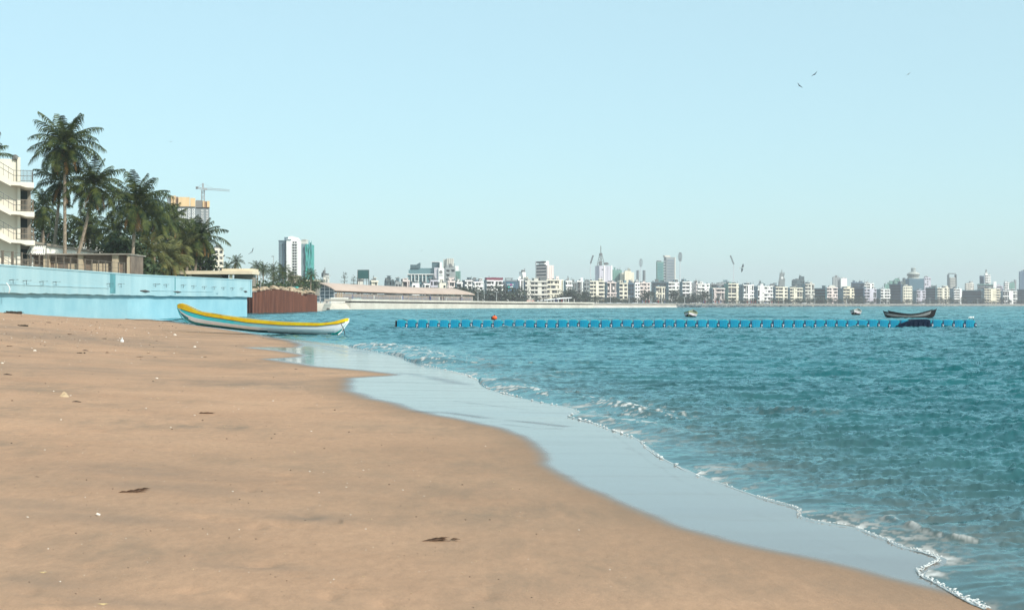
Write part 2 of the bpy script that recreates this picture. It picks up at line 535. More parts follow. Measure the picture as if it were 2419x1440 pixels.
TA = ocean(512, 61.0, 5.0, 5, 1, 0.15)
TB = ocean(512, 19.0, 1.25, 9, 2, 0.0)
TC = ocean(256, 4.7, 0.42, 9, 3, 0.08)
TD = ocean(256, 2.3, 0.20, 7, 4, -0.08)
X, Y, RR = fan(3.2, 2600, 1500, 22, 760, 100)
inl = inside(X, Y, FOAM + CLOSE)
D1 = seg_dist(X, Y, FOAM) * np.where(inl, 1, -1)
off = np.maximum(-D1, 0)
fade = off / (off + 2.2)
big = 0.35 + 1.25 * fbm(X / 31, Y / 47, 40, 3)
DX, DY, Z = np.zeros_like(X), np.zeros_like(X), np.zeros_like(X)
for T, amp, w, (ca, sa) in (
        (TA, 0.050, fade * big * np.clip(1.3 - RR / 500, 0.15, 1), (1.0, 0.0)),
        (TB, 0.038, fade * big * np.clip(RR / 42, 0.32, 1) * np.clip(1.35 - RR / 190, 0, 1), (0.99, 0.14)),
        (TD, 0.0042, np.clip(off / 0.8, 0, 1) * (0.5 + 0.5 * big) * np.clip(1.4 - RR / 28, 0, 1), (0.985, -0.17)),
        (TC, 0.0135, np.clip(off / 1.2, 0, 1) * (0.5 + 0.5 * big) * np.clip(1.35 - RR / 75, 0, 1), (0.975, 0.22))):
    u, v = X * ca + Y * sa, Y * ca - X * sa
    Z += amp * w * samp(T, u, v)
    hu, hv = samp(T, u, v, 1), samp(T, u, v, 2)
    DX += amp * w * 0.8 * (hu * ca - hv * sa)
    DY += amp * w * 0.8 * (hu * sa + hv * ca)
foam = np.zeros_like(X)
fs_ = np.clip(RR / 18, 0.28, 1.6)
fn = np.where(RR < 13, fbm(X / 0.05, Y / 0.08, 60, 4), np.where(RR < 28, fbm(X / 0.08, Y / 0.13, 61, 4), fbm(X / 0.13, Y / 0.2, 62, 4)))
fn2 = fbm(X / 0.9, Y / 0.7, 70, 3)
murk = np.exp(-off / 2.2)                   # stirred-up sand where it is shallow
for pts, hgt, wid, fo in [
    ([(868, 818), (910, 822), (955, 829), (1000, 841), (1040, 856)], 0.16, 0.9, 1.0),
    ([(1140, 900), (1190, 912), (1250, 926), (1310, 938), (1380, 948), (1450, 962), (1540, 982)], 0.085, 0.35, 1.0),
    ([(1200, 908), (1260, 893), (1330, 886), (1400, 884)], 0.08, 0.4, 0.25),
    ([(2100, 1230), (2150, 1246), (2200, 1262), (2240, 1274), (2300, 1280)], 0.03, 0.05, 0.55),
    ([(2020, 1205), (2080, 1212), (2170, 1218)], 0.025, 0.10, 0.1),
    ([(1500, 1010), (1620, 1030), (1750, 1042), (1880, 1050)], 0.05, 0.22, 0.1),
    ([(1800, 968), (1860, 972), (1935, 978)], 0.07, 0.3, 0.12),
    ([(1380, 985), (1480, 1000), (1560, 1012)], 0.03, 0.2, 0.75),
    ([(1160, 868), (1250, 860), (1330, 858)], 0.06, 0.4, 0.2)]:
    pl = [W0(*p) for p in pts]
    d = seg_dist(X, Y, pl)
    ex = np.exp(-(d / wid) ** 2) * (D1 < 0)
    Z += hgt * ex * (0.35 + 0.9 * fn2)
    foam = np.maximum(foam, np.clip(np.exp(-(d / (wid * 1.7)) ** 2) * fo * 0.8 * np.clip((fn - 0.56) * 8 + (fn2 - 0.6) * 3, 0, 1), 0, 1))
    murk = np.maximum(murk, 0.5 * np.exp(-(d / (wid * 3)) ** 2) * fo)
for px_, py_, r_, a_ in ((2225, 1322, .20, 1), (2240, 1318, .12, 1), (2185, 1345, .10, 1), (2200, 1356, .14, 1), (2120, 1282, .12, .8), (2145, 1288, .08, .8), (1905, 1208, .12, .9), (1700, 1140, .10, .8), (1370, 962, .3, .8), (1330, 960, .25, .7), (2000, 1240, .07, .6), (1345, 978, .3, .9), (1400, 985, .35, .8), (1160, 905, .4, .8), (1135, 905, .3, .8)):
    wx, wy = W0(px_, py_)
    dd_ = np.hypot(X - wx, Y - wy)
    foam = np.maximum(foam, a_ * 0.85 * np.clip(1.1 * np.exp(-(dd_ / r_) ** 2) - 1.1 * (1 - fn) + 0.12, 0, 1))
lace = np.exp(-off / np.clip(0.02 * RR, 0.15, 0.6)) * np.clip((fn - 0.47) * 8, 0, 1) * np.clip(fn2 * 3.4 - 1.5, 0, 1)
foam = np.maximum(foam, lace * (RR < 80))
caps = np.clip((fbm(X / 0.5, Y / 0.4, 77, 3) - 0.80) * 16, 0, 1) * (RR < 120) * 0.6
lip = np.clip((D1 + 0.3) / 0.6, 0, 1)
Z += 0.02 * (1 - lip) - 0.03 * lip
murk = murk * (RR < 60) * (0.6 + 0.6 * fn2)

def sea_material():
    m = bpy.data.materials.new('sea_water')
    m.use_nodes = True
    n, l = m.node_tree.nodes, m.node_tree.links
    b = n['Principled BSDF']
    geo = n.new('ShaderNodeNewGeometry')
    def noise(scale, sx, sy, detail, out=0, rot=0.0, rough=0.6):
        mp = n.new('ShaderNodeMapping')
        mp.inputs['Scale'].default_value = (sx, sy, 1)
        mp.inputs['Rotation'].default_value = (0, 0, rot)
        z = n.new('ShaderNodeTexNoise')
        z.inputs['Scale'].default_value = scale
        z.inputs['Detail'].default_value = detail
        z.inputs['Roughness'].default_value = rough
        l.new(geo.outputs['Position'], mp.inputs[0])
        l.new(mp.outputs[0], z.inputs['Vector'])
        return z.outputs[out]
    def vm(op, a, b_):
        x = n.new('ShaderNodeVectorMath'); x.operation = op
        for s, v in ((x.inputs[0], a), (x.inputs[1], b_)):
            if isinstance(v, tuple): s.default_value = v
            else: l.new(v, s)
        return x.outputs[0]
    # slopes of the ripples that are finer than the mesh
    cd = n.new('ShaderNodeCameraData')
    s1 = vm('SUBTRACT', noise(7.0, 1, 1.3, 3, 1, 0.2), (0.5, 0.5, 0.5))
    s2 = vm('SUBTRACT', noise(1.5, 0.8, 1.2, 4, 1, -0.2), (0.5, 0.5, 0.5))
    s3 = vm('SUBTRACT', noise(0.17, 0.5, 1.4, 5, 1, 0.1), (0.5, 0.5, 0.5))
    s4 = vm('SUBTRACT', noise(0.03, 0.35, 1.0, 5, 1, -0.1, 0.7), (0.5, 0.5, 0.5))
    tilt = vm('ADD', vm('MULTIPLY', s1, (0.16, 0.20, 0)), vm('MULTIPLY', s2, (0.2, 0.36, 0)))
    far = vm('ADD', vm('MULTIPLY', s3, (0.3, 1.5, 0)), vm('MULTIPLY', s4, (0.2, 1.1, 0)))
    mr = n.new('ShaderNodeMapRange')
    mr.inputs['From Min'].default_value = 60
    mr.inputs['From Max'].default_value = 260
    mr.inputs['To Min'].default_value = 0.12
    l.new(cd.outputs['View Distance'], mr.inputs['Value'])
    sc = n.new('ShaderNodeVectorMath'); sc.operation = 'SCALE'
    l.new(far, sc.inputs[0]); l.new(mr.outputs[0], sc.inputs['Scale'])
    nn = vm('NORMALIZE', vm('ADD', vm('ADD', geo.outputs['Normal'], tilt), sc.outputs[0]), (0, 0, 0))
    # body colour of the water
    def ramp(src, p0, p1, c0, c1):
        r = n.new('ShaderNodeValToRGB')
        r.color_ramp.elements[0].position, r.color_ramp.elements[1].position = p0, p1
        r.color_ramp.elements[0].color, r.color_ramp.elements[1].color = (*c0, 1), (*c1, 1)
        l.new(src, r.inputs[0])
        return r.outputs[0]
    def mix(a, b_, f):
        x = n.new('ShaderNodeMix'); x.data_type = 'RGBA'
        for s, v in ((x.inputs[0], f), (x.inputs[6], a), (x.inputs[7], b_)):
            if isinstance(v, (int, float)): s.default_value = v
            elif isinstance(v, tuple): s.default_value = (*v, 1)
            else: l.new(v, s)
        return x.outputs[2]
    col = ramp(noise(0.12, 0.4, 1.6, 5), 0.35, 0.65, (0.004, 0.055, 0.064), (0.007, 0.096, 0.105))
    mk = n.new('ShaderNodeAttribute'); mk.attribute_name = 'murk'
    fo = n.new('ShaderNodeAttribute'); fo.attribute_name = 'foam'
    col = mix(col, (0.10, 0.112, 0.105), mk.outputs['Fac'])
    col = mix(col, (0.78, 0.76, 0.73), fo.outputs['Fac'])
    l.new(col, b.inputs['Base Color'])
    rr = n.new('ShaderNodeMapRange')
    rr.inputs['To Min'].default_value = 0.12
    rr.inputs['To Max'].default_value = 0.8
    l.new(fo.outputs['Fac'], rr.inputs['Value'])
    b.inputs['Roughness'].default_value = 0.6
    b.inputs['Specular IOR Level'].default_value = 0.0
    l.new(nn, b.inputs['Normal'])
    gl = n.new('ShaderNodeBsdfGlossy')
    gl.inputs['Color'].default_value = (0.63, 0.94, 0.98, 1)
    l.new(rr.outputs[0], gl.inputs['Roughness'])
    l.new(nn, gl.inputs['Normal'])
    fr = n.new('ShaderNodeFresnel')
    fr.inputs['IOR'].default_value = 1.33
    l.new(nn, fr.inputs['Normal'])
    fm_ = n.new('ShaderNodeMapRange')
    fm_.inputs['From Min'].default_value = 0.02
    fm_.inputs['From Max'].default_value = 0.80
    fm_.inputs['To Min'].default_value = 0.02
    fm_.inputs['To Max'].default_value = 0.72
    l.new(fr.outputs[0], fm_.inputs['Value'])
    dry = n.new('ShaderNodeMath'); dry.operation = 'SUBTRACT'; dry.use_clamp = True
    l.new(fm_.outputs[0], dry.inputs[0]); l.new(fo.outputs['Fac'], dry.inputs[1])
    mx = n.new('ShaderNodeMixShader')
    l.new(dry.outputs[0], mx.inputs[0])
    l.new(b.outputs[0], mx.inputs[1])
    l.new(gl.outputs[0], mx.inputs[2])
    l.new(mx.outputs[0], n['Material Output'].inputs[0])
    return m

sea = grid_mesh('sea', X + DX, Y + DY, Z, D1 < 0.35, [sea_material()], {'foam': foam, 'murk': np.clip(murk, 0, 1)})
tag(sea, 'rippled teal sea', None, None, 'structure')

# froth rolled up along the edge of the water
M_foam = mat('froth', (0.80, 0.80, 0.78), rough=0.7, var=0.06, transl=0.12, scale=30)
def froth():
    pl = [W0(*p) for p in FOAM_PX]
    pl = [p for p in pl if p[1] < 62]
    pts, acc = [], 0
    for (ax, ay), (bx, by) in zip(pl[:-1], pl[1:]):
        L = math.hypot(bx - ax, by - ay)
        st = 0.02 if ay < 14 else 0.05
        n = max(1, int(L / st))
        for i in range(n):
            pts.append((ax + (bx - ax) * i / n, ay + (by - ay) * i / n))
    p = np.array(pts)
    # round the corners, then let the line wander a little
    for _ in range(12):
        p[1:-1] = 0.25 * p[:-2] + 0.5 * p[1:-1] + 0.25 * p[2:]
    t = np.gradient(p, axis=0)
    t /= np.linalg.norm(t, axis=1)[:, None] + 1e-9
    nrm = np.stack([t[:, 1], -t[:, 0]], -1)
    tst = p[len(p) // 3] + nrm[len(p) // 3] * 0.3
    sgn = -1 if inside(np.array([tst[0]]), np.array([tst[1]]), FOAM + CLOSE)[0] else 1     # towards the sea
    s = np.cumsum(np.r_[0, np.linalg.norm(np.diff(p, axis=0), axis=1)])
    w1 = fbm(s / 0.7, s * 0, 80, 4) - 0.5
    p = p + nrm * (w1[:, None] * 0.09)
    wd = 0.006 + 0.055 * np.clip(fbm(s / 0.55, s * 0 + 3, 83, 3) - 0.25, 0, 1) ** 1.3
    wd *= np.clip(0.55 + (fbm(s / 1.1, s * 0 + 8, 86, 3) - 0.45) * 7, 0.05, 1.7)
    wd *= 0.45 * np.interp(p[:, 1], [8, 11.8, 12.4, 18.5, 19.3, 24, 26, 30, 62], [0.95, 0.75, 0.22, 0.16, 0.55, 0.8, 0.4, 0.15, 0.1])
    n = 9
    ang = np.linspace(0, PI, n)
    h = fbm(np.repeat(s[:, None], n, 1) / 0.05, ang[None] * 2 + 0 * s[:, None], 90, 3)
    Xs = p[:, None, 0] + nrm[:, None, 0] * np.cos(ang)[None] * wd[:, None] * (0.8 + 0.8 * h)
    Ys = p[:, None, 1] + nrm[:, None, 1] * np.cos(ang)[None] * wd[:, None] * (0.8 + 0.8 * h)
    Zs = 0.004 + np.sin(ang)[None] * np.minimum(wd[:, None] * 0.5, 0.016) * (0.5 + 1.0 * h) + 0 * Xs
    # bubbles heaped on the line
    rnd = random.Random(2)
    mbf = MB()
    for i in range(len(p)):
        k = 9 if p[i, 1] < 12.6 else (1 if p[i, 1] < 18.5 else 2)
        thick = wd[i] / 0.03
        for _ in range(k):
            if rnd.random() > 0.10 + 0.75 * thick: continue
            g = abs(rnd.gauss(0, 1)) * (0.010 + 0.028 * thick) - 0.004
            if rnd.random() < 0.07: g += rnd.uniform(0, 0.10) * min(thick, 1.2)
            r = rnd.uniform(0.0018, 0.0045) * (1 + 0.8 * thick) * (1 if p[i, 1] < 14 else 2.6) 
            c = (p[i, 0] + nrm[i, 0] * sgn * g + rnd.uniform(-.01, .01), p[i, 1] + nrm[i, 1] * sgn * g + rnd.uniform(-.01, .01), 0.010 + r * 0.3 + 0.010 * min(thick, 1) * rnd.random())
            mbf.lump(c, (r * 2.2, r * 2.0, r * 0.8), i, 5, jag=0.35)
    return Xs, Ys, Zs, mbf
fx, fy, fz, mbf = froth()
nr_, nc_ = fx.shape
mbf.add(list(zip(fx.ravel().tolist(), fy.ravel().tolist(), fz.ravel().tolist())), [(i * nc_ + j, i * nc_ + j + 1, (i + 1) * nc_ + j + 1, (i + 1) * nc_ + j) for i in range(nr_ - 1) for j in range(nc_ - 1)])
o = mbf.build('foam', M_foam, None, True)
tag(o, 'thin line of white froth along the edge of the water', None, None, 'stuff')

# ------------------------------------------------------------------ land behind the wall and round the bay
M_land = mat('pavement_far', (0.30, 0.27, 0.23), scale=0.2)
def sheet(name, pts, z, m):
    mb = MB()
    n = len(pts)
    mb.add([(x, y, z) for x, y in pts] + [(x, y, -3.0) for x, y in pts], [tuple(range(n))] + [(i, n + i, n + (i + 1) % n, (i + 1) % n) for i in range(n)])
    return tag(mb.build(name, m), None, None, None, 'structure')
SHORE = [(760, 735), (775, 731), (840, 730.5), (1000, 729.2), (1200, 728.0), (1400, 727.0), (1590, 726), (1700, 725.3), (1850, 724.4), (2100, 723), (2419, 722.3), (2800, 722), (3300, 722.4)]
shore = [W0(*p) for p in SHORE]
WALL = [(-58.0, -30.0), (-43.6, 121.0), (-42.8, 160.0), (-36.0, 197.0)]
sheet('terrace', [(x - 0.9, y) for x, y in WALL[:3]] + [(-36.9, 196.2), (-60, 205), (-52.0, 268), (-49.5, 271), (-47.5, 335), (-62, 345), (-330, 345), (-330, -30)], 4.35, M_land)
back = [(x * 1.012 if x > 0 else x - 2, y + 8) for x, y in shore]
sheet('land', [(-330, 350), (-66, 350), (-62, 380)] + back + [(3000, 5000), (-3000, 5000), (-3000, 350)], 2.2, M_land)
# ================================================================== SEA WALL
M_wall = mat('wall_paint', lin(166, 196, 202), rough=0.75, var=0.09, scale=0.35, streak=True, bump=0.15, bscale=3, col2=lin(142, 180, 190), thr=(0.3, 0.62))
M_walll = mat('wall_paint_low', lin(152, 196, 208), rough=0.7, scale=0.3, bump=0.1, bscale=2, col2=lin(132, 182, 197))
M_wallj = mat('wall_joint', lin(92, 150, 158), rough=0.8, scale=1.0)
M_iron = mat('rusty_iron', (0.045, 0.04, 0.038), rough=0.8, scale=8)
M_stain = mat('wall_stain', lin(172, 170, 166), scale=0.8, streak=True)
root = empty('sea_wall', (-42.8, 160, 0), 0, 'long pale blue painted sea wall with an overhanging upper band, behind the beach', 'wall')
def wp(t):
    """point on the wall face: t = distance north of the first corner"""
    pts = WALL[1:]
    y = 121 + t
    for (ax, ay), (bx, by) in zip(pts[:-1], pts[1:]):
        if y <= by + 1e-6 or (bx, by) == pts[-1]:
            k = (y - ay) / (by - ay)
            return ax + (bx - ax) * k, y
rw = Matrix.Translation((42.8, -160, 0))
def wall_strip(name, off, th, z0, z1, m, ywob=0.0, t0=-150, t1=76):
    mb = MB(rw)
    pts = [(-58.0, -30.0)] if t0 < -100 else []
    n = 60
    pts += [wp(max(t0, 0) + (t1 - max(t0, 0)) * i / n) for i in range(n + 1)]
    rnd = random.Random(3)
    lo = [z0 + (rnd.uniform(-1, 1) * ywob) for _ in pts]
    vs = []
    for i, (x, y) in enumerate(pts):
        a = pts[max(i - 1, 0)]; b = pts[min(i + 1, len(pts) - 1)]
        d = Vector((b[0] - a[0], b[1] - a[1], 0)).normalized()
        nx, ny = d.y, -d.x          # to the sea side
        for o_, z in ((off, lo[i]), (off, z1), (off - th, z1), (off - th, lo[i])):
            vs.append((x + nx * o_, y + ny * o_, z))
    k = len(pts)
    fs = [(4 * i + j, 4 * i + 4 + j, 4 * i + 4 + (j + 1) % 4, 4 * i + (j + 1) % 4) for i in range(k - 1) for j in range(4)]
    fs += [(0, 1, 2, 3), (4 * k - 1, 4 * k - 2, 4 * k - 3, 4 * k - 4)]
    mb.add(vs, fs)
    return mb.build(name, m, root)
wall_strip('lower_wall', -0.42, 1.3, -2.6, 2.9, M_walll, t1=75.2)
wall_strip('upper_band', 0.0, 1.1, 2.72, 5.0, M_wall, 0.05)
wall_strip('ledge', 0.05, 0.4, 3.42, 3.52, M_wall, 0.015, 0, 30.5)
wall_strip('ledge', 0.05, 0.4, 3.30, 3.37, M_wall, 0.015, 44, 62)
wall_strip('coping', 0.06, 1.22, 5.0, 5.14, M_wall, 0.0)
for t, w in ((31.0, 1.9), (50.5, 0.25), (75.4, 0.12)):
    mb = MB(rw)
    for tt in (t,):
        (x0, y0), (x1, y1) = wp(tt), wp(min(tt + w, 76))
        mb.add([(x0 + 0.02, y0, 2.9), (x1 + 0.02, y1, 2.9), (x1 + 0.02, y1, 4.99), (x0 + 0.02, y0, 4.99), (x0 - 0.3, y0, 2.9), (x1 - 0.3, y1, 2.9), (x1 - 0.3, y1, 4.99), (x0 - 0.3, y0, 4.99)],
               [(0, 1, 2, 3), (4, 7, 6, 5), (0, 3, 7, 4), (1, 5, 6, 2), (3, 2, 6, 7), (0, 4, 5, 1)])
    mb.build('joint', M_wallj, root)
def along(px):
    """t on the wall under a pixel column"""
    best = min(range(0, 761), key=lambda i: abs((wp(i / 10)[0] / wp(i / 10)[1]) * F + CX - px))
    return best / 10
hooks = [(22, 661), (54, 663), (93, 665), (124, 666), (252, 670), (279, 671), (361, 671), (386, 672), (427, 673), (452, 675), (477, 677), (500, 678), (523, 679), (544, 680), (566, 681)]
for i, (px, py) in enumerate(hooks):
    t = along(px)
    x, y = wp(t)
    z = H - (py - HY) * y / F
    mb = MB(rw)
    L = 0.55 if i not in (6,) else 0.9
    mb.tube([(x + 0.0, y, z - 0.02), (x + 0.32, y + 0.05, z + 0.03), (x + 0.36, y + L * 2.2, z + 0.05)], 0.026, 5)
    mb.tube([(x + 0.32, y + 0.05, z), (x + 0.30, y + 0.12, z - 0.36)], 0.022, 5)
    mb.build('bracket', M_iron, root)
for px, py, l, h in ((330, 687, 2.6, 0.14), (410, 689, 2.2, 0.10), (575, 688, 1.4, 0.12)):
    t = along(px); x, y = wp(t); z = H - (py - HY) * y / F
    mb = MB(rw)
    x1, y1 = wp(t + l)
    mb.tube([(x + 0.0, y, z + 0.03), (x + 0.10 * 0.5 + (x1 - x) * 0.5 + 0.02, (y + y1) / 2, z), (x1 + 0.0, y1, z - 0.04)], [h * 0.3, h, h * 0.3], 6)
    mb.build('crack', mat('exposed_core', (0.09, 0.08, 0.075), scale=5), root)

# hose hanging at the left end of the wall
mb = MB()
pts = []
for i in range(14):
    a = -0.6 + 2.2 * i / 13
    pts.append((0.55 * math.sin(a * 1.4), 0.1, -0.9 * (1 - math.cos(a)) * 0.9 + 0.3 - 0.12 * i))
o = mb
mb.tube([P(0 + 8 * math.sin(i / 9 * 2.4), 668 + i * 2.6, 121.6) + Vector((0.55, 0, 0)) for i in range(10)], 0.05, 6)
tag(mb.build('hose', mat('white_hose', (0.7, 0.7, 0.7))), 'white hose curving down the left end of the blue wall', 'hose')

# railing on the wall
M_rail = mat('weathered_steel', (0.16, 0.13, 0.10), rough=0.7, scale=6)
rail = empty('railing', (-43.2, 135, 5.14), 0, 'thin brown metal railing with many posts on top of the blue wall', 'railing')
T = Matrix.Translation((43.2, -135, -5.14))
posts = [-14, 16, 39, 61, 82, 102, 122, 141, 159, 175, 192, 209, 225, 241, 257, 272, 287, 301]
tp = []
for px in posts:
    t = along(px) if px >= 0 else None
    x, y = wp(t) if t is not None else (-44.1, 116.0)
    x -= 0.35
    tp.append((x, y))
    mb = MB(T)
    thick = 0.09 if px < 60 else 0.055
    mb.box(x - thick, x + thick, y - thick, y + thick, 5.12, 6.36)
    mb.build('post', M_rail, rail)
for z in (6.28, 5.72, 5.3):
    mb = MB(T)
    for a, b in zip(tp[:-1], tp[1:]):
        mb.bar((*a, z), (*b, z), 0.035)
    mb.build('rail', M_rail, rail)

# ================================================================== CREAM BUILDING WITH OUTSIDE STAIRS
M_cream = mat('cream_plaster', lin(226, 219, 204), rough=0.8, var=0.05, scale=0.5, streak=True, col2=lin(208, 199, 182))
M_dark = mat('dark_opening', (0.02, 0.032, 0.035), rough=0.6)
M_bar = mat('grey_bars', (0.16, 0.16, 0.15), rough=0.6)
YB = 131.0
S = YB / F
def bx(px): return (px - CX) * S
def bz(py): return H - (py - HY) * S
root = empty('apartment_building', (bx(0), YB, 4.35), R(20), 'cream apartment building with an outside staircase and balconies above the blue wall', 'building')
T = Matrix.Translation((-bx(0), -YB, -4.35))
mb = MB(T)
mb.box(bx(-230), bx(44), YB, YB + 11, 4.3, bz(375))
mb.box(bx(38.5), bx(45.5), YB - 0.25, YB + 0.2, 4.3, bz(371))
mb.build('wall', M_cream, root)
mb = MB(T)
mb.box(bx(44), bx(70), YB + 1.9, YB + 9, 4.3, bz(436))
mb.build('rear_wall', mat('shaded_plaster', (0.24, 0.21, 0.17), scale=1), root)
levels = [(431, 444), (500, 512.5), (567, 579), (640, 650)]
for i, (yt, yb) in enumerate(levels):
    xr = 75 + i * 1.2
    mb = MB(T)
    # landing slab with a deeper right half
    poly = [(bx(22), bz(yb - 5)), (bx(45), bz(yb - 4)), (bx(58), bz(yb)), (bx(xr), bz(yb + 0.5)), (bx(xr), bz(yt + 1)), (bx(22), bz(yt))]
    mb.prism(poly, YB - 1.5, YB + 1.9)
    mb.build('landing', M_cream, root)
    # flight of steps coming down from the left
    run = 95
    mb = MB(T)
    top, bot = [], []
    n = 14
    x0, x1 = bx(22 - run), bx(24)
    z1, z0 = bz(yt), bz(yt - run * 0.62)
    prof = [(x1, bz(yb - 4)), (x1, z1)]
    for k in range(n):
        xx = x1 - (x1 - x0) * (k + 1) / n
        zz = z1 + (z0 - z1) * (k + 1) / n
        prof += [(x1 - (x1 - x0) * k / n - 0.001, zz), (xx, zz)]
    prof += [(x0, z0 - 0.35)]
    mb.prism(prof, YB - 1.5, YB - 0.3)
    # solid stringer
    mb.prism([(x1, z1 + 0.10), (x0, z0 + 0.2), (x0, z0 - 0.75), (x1, bz(yb - 2))], YB - 1.56, YB - 1.49)
    mb.build('stair_flight', M_cream, root)
    # handrail
    mb = MB(T)
    for hh in (1.02, 0.56):
        mb.bar((x0, YB - 1.5, z0 + hh + 0.15), (bx(30), YB - 1.5, z1 + hh), 0.05)
        mb.bar((bx(30), YB - 1.5, z1 + hh), (bx(46), YB - 1.5, z1 + hh), 0.05)
    for k in range(9):
        xx = bx(30) + (x0 - bx(30)) * k / 9
        zz = z1 + (z0 - z1) * k / 9
        mb.bar((xx, YB - 1.5, zz), (xx, YB - 1.5, zz + 1.03 + 0.1 * (k > 0)), 0.035)
    mb.build('handrail', M_bar, root)
    # balcony railing on the right of the landing
    mb = MB(T)
    for hh in (1.05, 0.55, 0.1):
        mb.bar((bx(45), YB - 1.4, z1 + hh), (bx(xr - 2), YB - 1.4, z1 + hh), 0.05)
        mb.bar((bx(xr - 2), YB - 1.4, z1 + hh), (bx(xr - 2), YB + 1.7, z1 + hh), 0.05)
    for k in range(10):
        xx = bx(46) + (bx(xr - 2) - bx(46)) * k / 9
        mb.bar((xx, YB - 1.4, z1), (xx, YB - 1.4, z1 + 1.05), 0.04)
    for k in range(5):
        mb.bar((bx(xr - 2), YB - 1.4 + 0.75 * k, z1), (bx(xr - 2), YB - 1.4 + 0.75 * k, z1 + 1.05), 0.04)
    mb.build('balcony_railing', M_bar if i == 0 else mat('tan_bars', (0.25, 0.20, 0.15)), root)
    if i:
        mb = MB(T)
        mb.box(bx(47), bx(62), YB + 1.86, YB + 1.92, z1, z1 + 2.1)
        mb.build('doorway', M_dark, root)
mb = MB(T)
mb.lump((bx(35), YB - 0.1, bz(371)), (0.3, 0.3, 0.28), 4)
mb.lump((bx(31), YB - 0.1, bz(372)), (0.16, 0.2, 0.2), 5)
mb.build('rooftop_light', M_bar, root)

# ================================================================== LOW BUILDINGS BEHIND THE WALL
M_white = mat('white_paint', lin(236, 232, 222), rough=0.8, var=0.05, scale=0.4)
M_grey = mat('grey_concrete', lin(150, 142, 130), rough=0.85, var=0.15, scale=0.8)
M_tan = mat('tan_plaster', lin(186, 168, 142), rough=0.85, var=0.12, scale=0.6, streak=True)
M_brown = mat('brown_panel', lin(128, 112, 98), rough=0.8, var=0.2, scale=0.7)
a, b = Vector((-60.6, 180, 0)), Vector((-55.3, 188, 0))
root = empty('storage_building', (a.x, a.y, 4.35), 0, 'long low white building with a sloping grey roof edge, behind the three bare palm trunks', 'building')
d = b - a
M4 = frame((0, 0, 0), d)
h1, h2 = 1.7 + 149 * 180 / F - 4.35, 1.7 + 127 * 188 / F - 4.35
Lb = d.length
mb = MB(M4)
mb.prism([(0, 0), (Lb, 0), (Lb, h2 - 0.3), (0, h1 - 0.3)], 0.0, 9)
mb.build('wall', M_white, root)
mb = MB(M4)
mb.prism([(-0.3, h1 - 0.29), (Lb + 0.3, h2 - 0.29), (Lb + 0.3, h2), (-0.3, h1)], -0.4, 9.3)
mb.build('roof', M_grey, root)
# slatted white canopy under the last landing
o_ = empty('sunshade', (bx(46), YB + 3, 4.35), 0, 'small slanted white slatted canopy beside the cream building', 'sunshade')
mb = MB()
for i in range(9):
    x = 0.15 + i * 0.17
    mb.bar((x, -0.4, bz(578) - 4.35), (x + 0.25 * (i > 3) - 0.1, -1.2, bz(600) - 4.35), 0.08, 0.04)
mb.build('slat', M_white, o_)
mb = MB()
for z in (578, 589, 600):
    mb.bar((-0.0, -0.4 - 0.4 * (z - 578) / 11, bz(z) - 4.35), (1.65, -0.4 - 0.4 * (z - 578) / 11, bz(z) - 4.35), 0.05)
mb.bar((0.05, -0.4, 0), (0.05, -0.4, bz(578) - 4.35), 0.06)
mb.bar((1.6, -0.4, 0), (1.6, -0.4, bz(578) - 4.35), 0.06)
mb.build('frame', M_bar, o_)

# white tank house seen between the palms
root = empty('pump_house', P(213, 600, 215), 0, 'small white rooftop room with a balustrade, seen between the palm trunks', 'building')
root.location.z = 4.35
zz = lambda py: H - (py - HY) * 215 / F - 4.35
mb = MB()
mb.box(-1.9, 0.6, 0, 4, 0, zz(583)); mb.box(-1.5, 1.9, 1, 5, 0, zz(590)); mb.box(-1.7, 0.5, -0.2, 0, zz(574), zz(572))
mb.box(-1.5, 0.2, 0.6, 3, zz(583), zz(574)) if False else None
mb.build('wall', M_white, root)
mb = MB()
mb.prism([(-1.5, zz(573)), (0.3, zz(573)), (0.1, zz(564)), (-1.4, zz(565))], 0.3, 3.5)
mb.build('roof', M_white, root)
mb = MB()
for i in range(9): mb.bar((-1.6 + 0.26 * i, -0.1, zz(583)), (-1.6 + 0.26 * i, -0.1, zz(573)), 0.06)
mb.build('balustrade', M_white, root)

# tan pavilion behind the railing
YP = 167.0
root = empty('changing_pavilion', P(185, 640, YP), 0, 'low tan pavilion with a thin flat roof and square columns behind the railing', 'building')
root.location.z = 4.35
px_ = lambda p: (p - 185) * YP / F
pz = lambda p: H - (p - HY) * YP / F - 4.35
mb = MB(); mb.box(px_(48), px_(307), 0.3, 6, 0, pz(602)); mb.build('wall', M_brown, root)
mb = MB(); mb.box(px_(40), px_(309), -0.7, 7, pz(602), pz(599)); mb.build('roof', M_grey, root)
for p0, p1 in ((104, 118), (185, 197), (266, 281), (301, 305)):
    mb = MB(); mb.box(px_(p0), px_(p1), -0.25, 0.29, 0, pz(602)); mb.build('column', M_tan, root)
for p0, p1 in ((127, 135), (159, 184), (214, 226), (228, 240), (243, 254)):
    mb = MB(); mb.box(px_(p0), px_(p1), 0.22, 0.29, 0, pz(622)); mb.build('panel', M_tan, root)
mb = MB(); mb.box(px_(61), px_(78), 0.1, 0.29, pz(632), pz(607)); mb.build('window_frame', M_white, root)
mb = MB(); mb.box(px_(64), px_(75), 0.04, 0.09, pz(622), pz(611)); mb.build('window_pane', M_brown, root)

